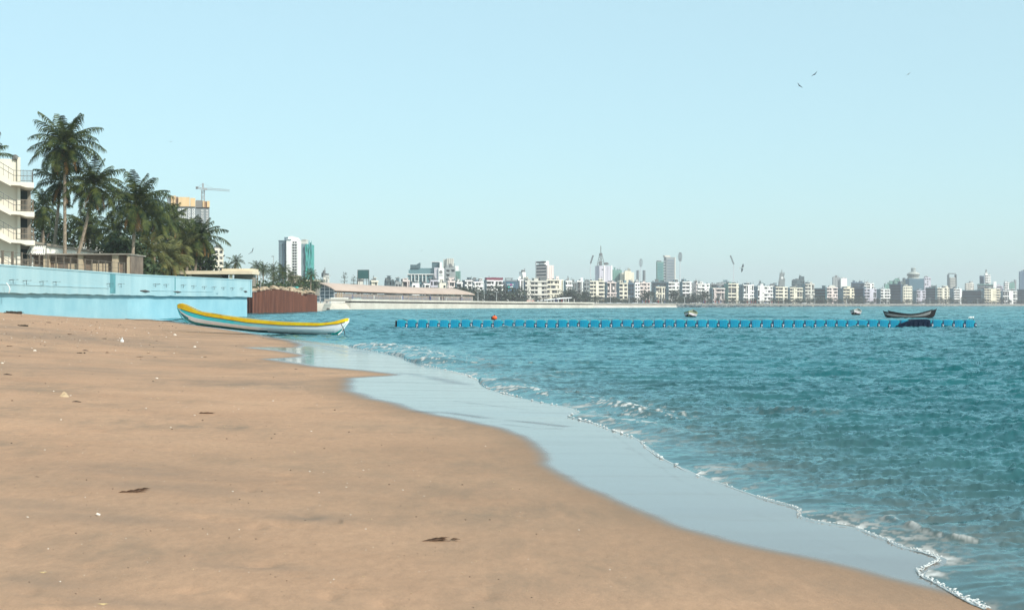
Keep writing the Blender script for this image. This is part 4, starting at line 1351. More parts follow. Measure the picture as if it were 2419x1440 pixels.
def small_boat(px, py, Y, L, B, hh, yaw, label, cols, name='rowing_boat', sheer=0.5, group=None):
    """double-ended plank boat; local x along the hull"""
    root = empty(name, ((px - CX) / F * Y, Y, 0.0), yaw, label, 'boat', group)
    n = 20
    rings, inn = [], []
    for i in range(n + 1):
        t = i / n * 2 - 1
        b = B / 2 * (1 - abs(t) ** 2.4) ** 0.75 + 0.02
        z1 = hh * (0.62 + sheer * t * t * (1 + 0.2 * t))
        zb = -0.10 + 0.5 * hh * max(0, abs(t) - 0.72) ** 1.4 * 4
        x = L / 2 * t
        rk = 1 + 0.0 * t
        ring = []
        for w, z in ((1, z1), (0.97, z1 - 0.16 * hh), (0.86, zb + (z1 - zb) * 0.45), (0.55, zb + 0.1 * hh), (0.04, zb)):
            xx = x * (1 + 0.12 * abs(t) * ((z - zb) / (z1 - zb + 1e-6)) ** 1.0)
            ring.append((xx, -b * w, z))
        far_ = [(x_, -y_, z_) for x_, y_, z_ in ring][::-1]
        rings.append(ring + far_[1:] if False else ring + far_)
        wi = max(b - 0.06, 0.004)
        xx = ring[0][0]
        inn.append([(xx * 0.985, -wi, z1 - 0.02), (xx * 0.95, -wi * 0.8, zb + 0.25 * hh + 0.05), (xx * 0.95, wi * 0.8, zb + 0.25 * hh + 0.05), (xx * 0.985, wi, z1 - 0.02)])
    k = len(rings[0])
    mb = MB()
    for i in range(n):
        for j in range(k - 1):
            jj = min(j, k - 2 - j)
            mb.add([rings[i][j], rings[i + 1][j], rings[i + 1][j + 1], rings[i][j + 1]], [(0, 1, 2, 3)], 0 if jj == 0 else 1 if jj == 1 else 2)
    mb.build('hull', cols[:3], root, True)
    mb = MB()
    for i in range(n):
        for j in range(3):
            mb.add([inn[i][j], inn[i][j + 1], inn[i + 1][j + 1], inn[i + 1][j]], [(0, 1, 2, 3)])
    mb.build('inner_hull', cols[3], root)
    mb = MB()
    for s_, ii in ((0, 0), (k - 1, 3)):
        for i in range(n):
            mb.bar(rings[i][s_], rings[i + 1][s_], 0.06, 0.05)
    mb.build('gunwale', cols[0], root)
    for t in (-0.5, 0.0, 0.5):
        mb = MB(); mb.box(L / 2 * t - 0.1, L / 2 * t + 0.1, -B * 0.36, B * 0.36, hh * 0.5, hh * 0.5 + 0.04); mb.build('thwart', cols[3], root)
    for s_ in (0, n):
        mb = MB(); mb.tube([rings[s_][4], rings[s_][2], (rings[s_][0][0] * 1.01, 0, rings[s_][0][2] + 0.08)], 0.045, 5); mb.build('stem', cols[0], root)
    return root
M_dkg = paint('dark_green_hull', (30, 48, 46)); M_pink = paint('pink_white_hull', (222, 206, 210)); M_dkb = mat('dark_brown_hull', (0.018, 0.017, 0.018), rough=0.7, spec=0.15, scale=3)
M_dkb2 = mat('grey_strake', (0.22, 0.22, 0.22), rough=0.7, spec=0.15, scale=3); M_olive = paint('olive_trim', (158, 160, 120)); M_greyb = paint('grey_plank', (120, 124, 118)); M_red = paint('red_hull', (180, 90, 96)); M_palew = paint('pale_trim', (190, 190, 182))
small_boat(1632, 749, 187, 5.0, 1.65, 0.88, R(77), 'small dark boat with an olive rim, bow-on, just beyond the pontoon', [M_olive, M_pink, M_dkg, M_greyb], sheer=0.42)
small_boat(2022, 743, 233, 5.0, 1.7, 0.92, R(70), 'small reddish white boat seen end-on, left of the pair of dark boats', [M_palew, M_pink, M_dkb, M_greyb], sheer=0.42)
small_boat(2144, 752, 176, 5.3, 1.1, 0.78, R(-4), 'dark narrow boat, the nearer of the pair moored side by side', [M_dkb, M_dkb2, M_dkb, M_dkb], sheer=0.62, group='pair of dark boats')
small_boat(2155, 751, 178.0, 5.3, 1.1, 0.82, R(-3), 'dark narrow boat, the farther of the pair moored side by side', [M_dkb, M_dkb, M_dkb, M_dkb], sheer=0.62, group='pair of dark boats')

# ================================================================== PONTOON
M_float = mat('blue_plastic', lin(0, 150, 178), rough=0.45, scale=0.7, col2=lin(0, 124, 164), spec=0.4)
M_float2 = mat('blue_plastic_light', lin(10, 172, 184), rough=0.45, scale=2, spec=0.4)
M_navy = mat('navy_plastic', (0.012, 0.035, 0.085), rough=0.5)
M_lugw = mat('lit_lug_white', (0.58, 0.62, 0.66), rough=0.6, var=0.05)
def float_unit():
    root = empty('pontoon_float', (0, 0, 0))
    w, d, z0, z1, b = 0.285, 0.42, -0.22, 0.56, 0.05
    mb = MB()
    # chamfered drum: 8-sided outline extruded in depth
    poly = [(-w + b, z0), (w - b, z0), (w, z0 + b), (w, z1 - b), (w - b, z1), (-w + b, z1), (-w, z1 - b), (-w, z0 + b)]
    mb.prism(poly, -d, d)
    for x in (-0.17, -0.02, 0.14):
        mb.box(x - 0.012, x + 0.012, -d - 0.018, -d - 0.002, z0 + 0.08, z1 - 0.06)
    mb.build('float_body', M_float, root)
    mb = MB()
    mb.prism([(-w + 0.03, z1 + 0.002), (w - 0.03, z1 + 0.002), (w - 0.08, z1 + 0.035), (-w + 0.08, z1 + 0.035)], -d + 0.05, d - 0.05)
    mb.prism([(w + 0.003, z1 - 0.22), (w + 0.075, z1 - 0.20), (w + 0.085, z1 - 0.06), (w + 0.02, z1 - 0.005), (w + 0.003, z1 - 0.01)], -d + 0.04, -d + 0.34)
    mb.build('deck_panel', M_float2, root)
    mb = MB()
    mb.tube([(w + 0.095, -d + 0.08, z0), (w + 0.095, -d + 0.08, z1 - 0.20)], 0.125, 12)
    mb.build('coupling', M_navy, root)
    # sunlit lug of the coupling, painted as a white shape like a 7
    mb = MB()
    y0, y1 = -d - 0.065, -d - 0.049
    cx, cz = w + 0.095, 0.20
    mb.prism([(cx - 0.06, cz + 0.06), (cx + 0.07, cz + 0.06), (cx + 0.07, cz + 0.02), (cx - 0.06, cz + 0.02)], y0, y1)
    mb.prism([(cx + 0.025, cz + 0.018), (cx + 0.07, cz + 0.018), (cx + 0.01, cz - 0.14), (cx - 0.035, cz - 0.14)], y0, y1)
    mb.build('lit_lug_shape', M_lugw, root)
    return root
FL0 = ((938 - CX) / F * 103.0, 103.0)
FL1 = ((2302 - CX) / F * 103.6, 103.6)
NF = 54
pitch = math.hypot(FL1[0] - FL0[0], FL1[1] - FL0[1]) / NF
ang = math.atan2(FL1[1] - FL0[1], FL1[0] - FL0[0])
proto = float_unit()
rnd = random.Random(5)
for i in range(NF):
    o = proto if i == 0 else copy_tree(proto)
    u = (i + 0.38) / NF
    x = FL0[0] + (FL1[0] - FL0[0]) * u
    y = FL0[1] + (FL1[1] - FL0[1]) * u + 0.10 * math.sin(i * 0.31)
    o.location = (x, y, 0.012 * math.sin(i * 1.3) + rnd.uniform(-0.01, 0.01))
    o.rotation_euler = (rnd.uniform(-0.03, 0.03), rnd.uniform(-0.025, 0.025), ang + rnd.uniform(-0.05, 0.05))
    px = CX + x / y * F
    lab = 'blue pontoon float with a white 7-shaped glint on its coupling, %s from the beach end' % ordinal(i + 1)
    if i == 0: lab = 'first blue float of the pontoon, at the beach end with the mooring ropes'
    elif abs(px - 1167) < 13: lab = 'blue pontoon float right in front of the orange buoy'
    elif i == NF - 1: lab = 'last blue float of the pontoon, with white birds standing on it'
    tag(o, lab, 'pontoon float', 'blue floats of the pontoon')
mb = MB()
e = P(938, 766, 102.9)
for dx, dz in ((-20, 775.5), (-14, 775.8), (-9, 775)):
    mb.tube([e + Vector((0, 0, rnd.uniform(-0.1, 0.1))), (e + P(938 + dx, dz, 102.0)) / 2 + Vector((0, 0, -0.04)), P(938 + dx, dz, 102.0)], 0.022, 5)
mb.tube([P(936, 757, 102.8), P(936, 775, 102.8)], 0.07, 8)
mb.tube([P(951, 753, 102.8), P(964, 757.5, 102.8)], 0.03, 5)
tag(mb.build('mooring_ropes', M_iron), 'dark mooring ropes running from the beach end of the pontoon into the water', 'rope')
# buoy
b0 = P(1168, 750.5, 104.4)
root = empty('buoy', (b0.x, b0.y, 0), 0, 'round orange buoy with a black side behind the pontoon', 'buoy')
mb = MB(); mb.lump((0.0, 0, b0.z), (0.20, 0.2, 0.165), 2, 14, jag=0.02); mb.build('float_ball', mat('orange_plastic', lin(232, 96, 40), rough=0.5, scale=3), root, True)
mb = MB(); mb.lump((-0.17, 0.06, b0.z - 0.01), (0.075, 0.15, 0.14), 2, 10, jag=0.05); mb.build('fender', M_tyre, root, True)
mb = MB(); mb.tube([(0, 0, -0.6), (0, 0, b0.z - 0.12)], 0.05, 8); mb.tube([(0, 0, b0.z + 0.15), (0, 0, b0.z + 0.24)], 0.04, 6); mb.build('mast', M_iron, root)
# navy tarpaulin over part of the pontoon, right edge
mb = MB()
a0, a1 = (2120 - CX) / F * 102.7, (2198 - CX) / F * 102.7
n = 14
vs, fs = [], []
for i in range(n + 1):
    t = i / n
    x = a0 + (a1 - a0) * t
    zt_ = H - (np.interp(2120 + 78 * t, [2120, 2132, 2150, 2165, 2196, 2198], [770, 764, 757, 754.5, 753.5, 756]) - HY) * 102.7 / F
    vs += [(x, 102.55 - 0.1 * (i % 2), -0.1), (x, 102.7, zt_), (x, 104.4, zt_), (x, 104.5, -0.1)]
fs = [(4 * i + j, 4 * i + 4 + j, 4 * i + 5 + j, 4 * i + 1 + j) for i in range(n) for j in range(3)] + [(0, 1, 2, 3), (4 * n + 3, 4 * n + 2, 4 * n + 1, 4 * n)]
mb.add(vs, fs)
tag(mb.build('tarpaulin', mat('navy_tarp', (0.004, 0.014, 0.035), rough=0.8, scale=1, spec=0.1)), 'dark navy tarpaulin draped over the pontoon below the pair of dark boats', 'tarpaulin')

# ================================================================== BIRDS
M_kite = mat('bird_brown', (0.008, 0.008, 0.008), rough=0.9, spec=0.05)
M_gull = mat('bird_white', (0.72, 0.72, 0.70), rough=0.7, var=0.03)
M_gwing = mat('gull_wing', (0.16, 0.17, 0.18), rough=0.8)
def bird(px, py, Y, span, roll, yaw, label, kind, dih=0.15, col=None):
    c = P(px, py, Y)
    k = span / 2
    m_ = col or (M_kite if kind != 'gull' else M_gull)
    root = empty('bird', c, yaw, label, 'bird', 'birds in the sky')
    root.rotation_euler = (0, roll, yaw)
    mb = MB()
    b = 0.32 * k
    # body, head and fan tail along y; wings along x, one skin
    mb.tube([(0, -1.5 * b, 0.0), (0, -1.15 * b, 0.02 * k), (0, -0.5 * b, 0.0), (0, 0.6 * b, 0), (0, 1.2 * b, 0), (0, 2.0 * b, 0)], [0.02 * k, 0.085 * k, 0.12 * k, 0.11 * k, 0.05 * k, 0.01 * k], 7)
    mb.add([(-0.04 * k, 1.1 * b, 0), (0.04 * k, 1.1 * b, 0), (0.17 * k, 2.2 * b, 0.0), (0.0, 2.0 * b, 0.005), (-0.17 * k, 2.2 * b, 0), (0, 1.6 * b, 0.03 * k)], [(0, 1, 2, 3, 4), (0, 5, 1), (1, 5, 2), (2, 5, 3), (3, 5, 4), (4, 5, 0)])
    mb.build('body', m_, root, False)
    for s in (-1, 1):
        mb = MB()
        P_ = [(0.06, -0.55, 0), (0.50, -0.95, 1), (1.0, -0.25, 1.7), (0.95, -0.10, 1.7), (0.75, 0.15, 1.35), (0.5, 0.25, 1), (0.06, 0.5, 0)]
        top = [(s * k * x, b * y, dih * k * h * 0.6 + 0.012 * k) for x, y, h in P_]
        bot = [(x, y, z - 0.03 * k) for x, y, z in top]
        n = len(P_)
        mb.add(top + bot, [tuple(range(n)), tuple(range(2 * n - 1, n - 1, -1))] + [(i, n + i, n + (i + 1) % n, (i + 1) % n) for i in range(n)])
        mb.build('wing', M_kite if kind != 'gull' else M_gwing, root)
bird(1924, 176, 250, 1.5, R(-38), R(20), 'dark kite with raised wings, highest of the two close together in the upper right sky', 'kite')
bird(1889, 203, 270, 1.35, R(40), R(15), 'dark bird banking just below and left of the highest kite', 'kite')
bird(2146, 175.5, 330, 1.6, R(-32), R(0), 'dark bird gliding alone nearest the upper right corner', 'kite')
bird(403, 335, 330, 0.95, R(5), R(0), 'small dark bird above the palms', 'kite', 0.3)
bird(995, 592, 300, 0.75, R(0), R(0), 'tiny dark bird above the pale hotel block', 'kite', 0.5)
bird(1497, 443, 400, 0.5, R(0), R(30), 'tiny speck of a bird in the middle of the sky', 'kite', 0.3)
bird(595, 595, 180, 1.1, R(-50), R(40), 'white and grey gull flying left of the white tower', 'gull', 0.35)
bird(1753, 633, 190, 1.35, R(-62), R(60), 'white gull with dark wings flying right of the floodlight mast', 'gull', 0.05)
for i, px in enumerate((2290, 2294.5, 2299)):
    c = P(px, 751.8 + (i != 2) * 2.5, 103.5)
    c.z = 0.6
    root = empty('perched_bird', c, R(30 * i), ('leftmost', 'middle', 'rightmost')[i] + ' of the three small white birds standing on the last pontoon float', 'bird', 'white birds on the pontoon')
    mb = MB()
    mb.tube([(-0.09, 0, 0.13), (-0.02, 0, 0.15), (0.05, 0, 0.17), (0.075, 0, 0.22), (0.11, 0, 0.225)], [0.01, 0.05, 0.05, 0.032, 0.006], 7)
    mb.build('body', M_gull, root, True)
    mb = MB(); mb.tube([(0, -0.015, 0), (0, -0.015, 0.12)], 0.008, 4); mb.tube([(0, 0.015, 0), (0, 0.015, 0.12)], 0.008, 4); mb.build('leg', M_iron, root)

# ================================================================== THINGS LYING ON THE SAND
M_weed = mat('dry_seaweed', (0.055, 0.042, 0.030), rough=0.95, scale=12)
M_leafy = mat('withered_leaf', (0.24, 0.17, 0.13), rough=0.9, scale=14)
M_shell = mat('shell', lin(232, 220, 206), rough=0.6, var=0.08, scale=20)
M_stone = mat('pale_stone', lin(196, 172, 140), rough=0.9, var=0.2, scale=14)
M_bag = mat('white_plastic', (0.75, 0.75, 0.74), rough=0.4)
M_wood = mat('driftwood', (0.09, 0.065, 0.05), rough=0.95, scale=9)
M_chip = mat('yellow_chip', lin(226, 196, 140), rough=0.7, scale=12)
def clump(px, py, wpx, kind, label, seed, group=None):
    p = ground_hit(px, py)
    s = p.y / F
    w = wpx * s
    rnd = random.Random(seed)
    mb = MB()
    if kind == 'weed':
        for i in range(16):
            x = rnd.gauss(0, w * 0.24)
            mb.lump((x, rnd.gauss(0, w * 0.2), w * 0.03), (w * rnd.uniform(0.06, 0.17), w * rnd.uniform(0.05, 0.14), w * rnd.uniform(0.04, 0.13)), seed * 31 + i, 6, jag=0.45)
        for i in range(10):
            a = rnd.uniform(0, 6.28); x, y = rnd.gauss(0, w * 0.3), rnd.gauss(0, w * 0.2)
            mb.tube([(x, y, w * 0.02), (x + w * 0.12 * math.cos(a), y + w * 0.12 * math.sin(a), w * 0.09), (x + w * 0.25 * math.cos(a), y + w * 0.2 * math.sin(a), w * 0.01)], w * 0.012, 4)
        m, nm, cat = M_weed, 'seaweed_clump', 'seaweed'
    elif kind == 'leaf':
        for i in range(7):
            x, y = rnd.gauss(0, w * 0.22), rnd.gauss(0, w * 0.25)
            a = rnd.uniform(-0.6, 0.6)
            l_, wd = w * rnd.uniform(0.2, 0.34), w * rnd.uniform(0.08, 0.13)
            u, v = Vector((math.cos(a), math.sin(a), 0)), Vector((-math.sin(a), math.cos(a), 0))
            o_ = Vector((x, y, 0.006))
            c_ = w * 0.11 * rnd.uniform(0.5, 1.2)
            mb.add([o_ - u * l_, o_ - v * wd + Vector((0, 0, c_)), o_ + u * l_ + Vector((0, 0, c_ * 0.6)), o_ + v * wd + Vector((0, 0, c_ * 0.5)), o_ + Vector((0, 0, c_ * 0.15))], [(0, 1, 4), (1, 2, 4), (2, 3, 4), (3, 0, 4)])
        mb.tube([(-w * 0.5, 0, 0.004), (0, w * 0.05, w * 0.05), (w * 0.45, -w * 0.05, 0.003)], w * 0.014, 5)
        m, nm, cat = M_leafy, 'withered_leaves', 'leaves'
    elif kind == 'stick':
        mb.tube([(-w * 0.5, 0, w * 0.05), (-w * 0.1, w * 0.06, w * 0.09), (w * 0.2, 0, w * 0.06), (w * 0.5, w * 0.05, w * 0.03)], [w * 0.05, w * 0.10, w * 0.08, w * 0.03], 7)
        mb.tube([(0, 0.02, w * 0.08), (w * 0.15, -w * 0.12, w * 0.12)], [w * 0.03, w * 0.01], 5)
        m, nm, cat = M_wood, 'driftwood', 'driftwood'
    elif kind == 'stone':
        n = 6
        mb.add([(-w * .5, -w * .3, 0), (w * .5, -w * .25, 0), (w * .45, w * .3, 0), (-w * .45, w * .3, 0), (-w * .06, -w * .02, w * .58), (w * .16, w * .03, w * .46)],
               [(0, 1, 5, 4), (1, 2, 5), (2, 3, 4, 5), (3, 0, 4)])
        m, nm, cat = M_stone, 'stone', 'stone'
    elif kind == 'bag':
        mb.lump((0, 0, w * 0.3), (w * 0.4, w * 0.35, w * 0.42), seed, 9, jag=0.2)
        mb.lump((w * 0.05, 0, w * 0.85), (w * 0.15, w * 0.12, w * 0.25), seed + 1, 6, jag=0.3)
        m, nm, cat = M_bag, 'plastic_bag', 'plastic bag'
    elif kind == 'mound':
        mb.lump((0, 0, 0), (w * 0.5, w * 0.4, w * 0.16), seed, 12, jag=0.2)
        mb.lump((w * 0.2, 0, w * 0.05), (w * 0.25, w * 0.2, w * 0.14), seed + 3, 9, jag=0.2)
        m, nm, cat = M_bag, 'crumpled_sheet', 'plastic sheet'
    elif kind == 'cork':
        mb.tube([(-w * 0.38, 0, w * 0.55), (w * 0.38, w * 0.1, w * 0.25)], w * 0.27, 10)
        m, nm, cat = M_shell, 'cork', 'cork'
    elif kind == 'chip':
        mb.add([(-w * .5, -w * .1, 0.01), (w * .1, -w * .16, w * .1), (w * .5, w * .05, 0.01), (0, w * .2, w * .12), (0, 0, w * .18)], [(0, 1, 4), (1, 2, 4), (2, 3, 4), (3, 0, 4)])
        m, nm, cat = M_chip, 'wood_chip', 'chip'
    else:
        r = w * 0.5
        mb.lump((0, 0, r * 0.3), (r, r * rnd.uniform(0.6, 1), r * rnd.uniform(0.4, 0.8)), seed, 7, jag=0.25)
        m, nm, cat = (M_shell if kind == 'shell' else M_weed), ('shell' if kind == 'shell' else 'pebble'), ('shell' if kind == 'shell' else 'pebble')
    o = mb.build(nm, m)
    o.location = p - Vector((0, 0, 0.004))
    o.rotation_euler = (0, 0, rnd.uniform(-0.2, 0.2))
    tag(o, label, cat, group)
for i, (px, py, w, k, lab) in enumerate([
    (30, 740, 40, 'weed', 'large dark seaweed clump near the foot of the blue wall, at the photo edge'),
    (53, 770, 24, 'weed', 'small dark seaweed heap below the large clump by the wall'),
    (196, 738, 12, 'weed', 'dark tuft of seaweed touching the foot of the blue wall'),
    (228, 744, 8, 'weed', 'tiny dark tuft just left of the white crumpled sheet'),
    (297, 746, 9, 'weed', 'tiny dark tuft just right of the white crumpled sheet'),
    (333, 749, 11, 'weed', 'dark tuft at the foot of the wall nearest the boat'),
    (255, 744, 36, 'mound', 'white crumpled plastic sheet against the foot of the blue wall'),
    (288, 808, 11, 'bag', 'white plastic bag standing up on the sand, left of the boat'),
    (413, 792, 8, 'shell', 'white squarish stone below the bow of the boat'),
    (188, 834, 16, 'weed', 'dark heap of seaweed below the plastic bag to the left'),
    (202, 828, 14, 'stick', 'short dark twig just above the dark seaweed heap'),
    (247, 800, 11, 'weed', 'dark scrap of seaweed left of the plastic bag'),
    (253, 833, 14, 'leaf', 'thin withered leaf right of the dark seaweed heap'),
    (152, 937, 23, 'stone', 'pyramid-shaped pale stone on the left sand'),
    (181, 949, 21, 'stick', 'short dark driftwood just right of the pyramid-shaped stone'),
    (488, 976, 34, 'leaf', 'withered leaf clump in the middle sand, right of the pyramid-shaped stone'),
    (317, 1161, 62, 'leaf', 'largest withered leaf clump, left foreground sand'),
    (1036, 1277, 64, 'leaf', 'withered leaf clump in the foreground, closest to the wet strip'),
    (232, 1218, 11, 'cork', 'white cork lying in the left foreground'),
    (243, 1428, 27, 'chip', 'yellowish chip at the very bottom of the photo'),
    (88, 1126, 13, 'stick', 'small dark stick left of the largest leaf clump'),
    (858, 1361, 9, 'chip', 'small yellow chip in the foreground sand'),
    (370, 894, 8, 'shell', 'small white shell above the middle leaf clump'),
    (5, 858, 8, 'shell', 'white shell at the left photo edge'),
    (367, 844, 9, 'stick', 'dark twig in the sand below the boat bow'),
    (330, 843, 12, 'leaf', 'thin withered leaf right of the plastic bag, lower down'),
    (349, 834, 9, 'leaf', 'small withered leaf between the twig and the bag'),
    (370, 805, 7, 'stick', 'tiny twig between the bag and the white squarish stone'),
    (164, 790, 14, 'leaf', 'withered leaf right below the small seaweed heap'),
    (115, 762, 11, 'weed', 'dark seaweed tuft right of the two left clumps'),
    (700, 872, 9, 'stick', 'dark twig near the tip of the small wet inlet'),
    (82, 829, 8, 'shell', 'white shell left of the dark twig'),
    (23, 818, 14, 'leaf', 'withered leaf near the left photo edge'),
    (460, 820, 7, 'shell', 'white shell on the sand below the middle of the boat'),
    (484, 843, 9, 'leaf', 'small withered leaf on damp sand below the boat'),
    (18, 885, 20, 'stick', 'thin dark twig at the left edge above the pyramid-shaped stone'),
    (820, 1141, 5, 'shell', 'lone tiny shell in the middle of the smooth sand'),
    (65, 1221, 7, 'shell', 'tiny white shell left of the cork'),
    (550, 1160, 6, 'shell', 'tiny white shell right of the largest leaf clump'),
    (102, 1352, 20, 'chip', 'pale sliver of wood in the bottom left sand'),
    (162, 1410, 14, 'stick', 'small dark stick near the yellowish chip'),
    (213, 1296, 9, 'stick', 'tiny dark stick below the cork'),
    ]):
    clump(px, py, w, k, lab, 700 + i)
# fragments of shell strewn over the sand (too many to count)
py_far = lambda p: p.y > 30
mb = MB()
rnd = random.Random(77)
qx_, qy_ = [], []
for i in range(1700):
    px, py = (rnd.uniform(-60, 1500), 745 + 690 * rnd.random() ** (2.2 if i % 2 else 1.1)) if i % 3 else (rnd.uniform(-40, 420), rnd.gauss(785, 28))
    qx_.append(px); qy_.append(py)
pts = [ground_hit(px, py) for px, py in zip(qx_, qy_)]
dd = seg_dist(np.array([p.x for p in pts]), np.array([p.y for p in pts]), DRY) * np.where(inside(np.array([p.x for p in pts]), np.array([p.y for p in pts]), DRY + CLOSE), 1, -1)
for i, p in enumerate(pts):
    if dd[i] < 0.4 or p.y > 150: continue
    r = rnd.choice((0.7, 0.8, 0.9, 1.1, 1.8)) * p.y / F
    if py_far(p): r *= 0.75
    mb.lump((p.x, p.y, p.z + r * 0.3), (r * 1.3, r, r * 0.6), i, 5, jag=0.3, m=rnd.choice((0, 1, 2, 2, 1)))
tag(mb.build('shell_fragments', [M_shell, M_weed, M_stone]), 'tiny bits of shell and grit strewn over the dry sand', None, None, 'stuff')
# ropes on the sand
def rope(pxs, label, r=0.03):
    pts = []
    for i in range(len(pxs) - 1):
        for k in range(12):
            t = k / 12
            px = pxs[i][0] * (1 - t) + pxs[i + 1][0] * t
            py = pxs[i][1] * (1 - t) + pxs[i + 1][1] * t
            p = ground_hit(px, py)
            pts.append(p + Vector((0, 0, r * 0.6)))
    mb = MB(); mb.tube(pts, r, 5)
    tag(mb.build('rope', mat('old_rope', (0.13, 0.10, 0.075), rough=0.9, scale=10)), label, 'rope')
rope([(-20, 732), (120, 738), (240, 748), (330, 756), (400, 759), (462, 766)], 'long thin rope across the sand, from the left photo edge to under the boat')
rp = MB()
rp.tube([P(433, 752, 82.9), P(405, 757.5, 83.5), P(385, 757.5, 84.5)], 0.02, 5)
tag(rp.build('bow_rope', M_iron), 'short dark rope hanging from the bow of the beached boat to the sand', 'rope')
# ================================================================== CITY ROUND THE BAY
GZ = 2.2
def wallm(rgb, v=0.05):
    return mat('plaster_%d_%d_%d' % rgb, lin(*rgb), rough=0.85, var=v, scale=0.12, streak=True, col2=tuple(c * 0.80 for c in lin(*rgb)))
M_win = mat('far_window', (0.02, 0.03, 0.035), rough=0.3, scale=0.2, var=0.4)
M_winl = mat('far_window_curtained', (0.16, 0.16, 0.155), rough=0.5, scale=0.3, var=0.3)
M_clut = mat('roof_clutter', (0.16, 0.17, 0.17), rough=0.9, scale=0.3)
COLS = dict(w=(246, 244, 240), c=(232, 225, 206), k=(232, 216, 210), g=(150, 156, 156), t=(96, 132, 138), b=(84, 108, 126), y=(234, 224, 200), l=(200, 196, 206), d=(84, 100, 104), n=(214, 210, 200), G=(110, 150, 140))

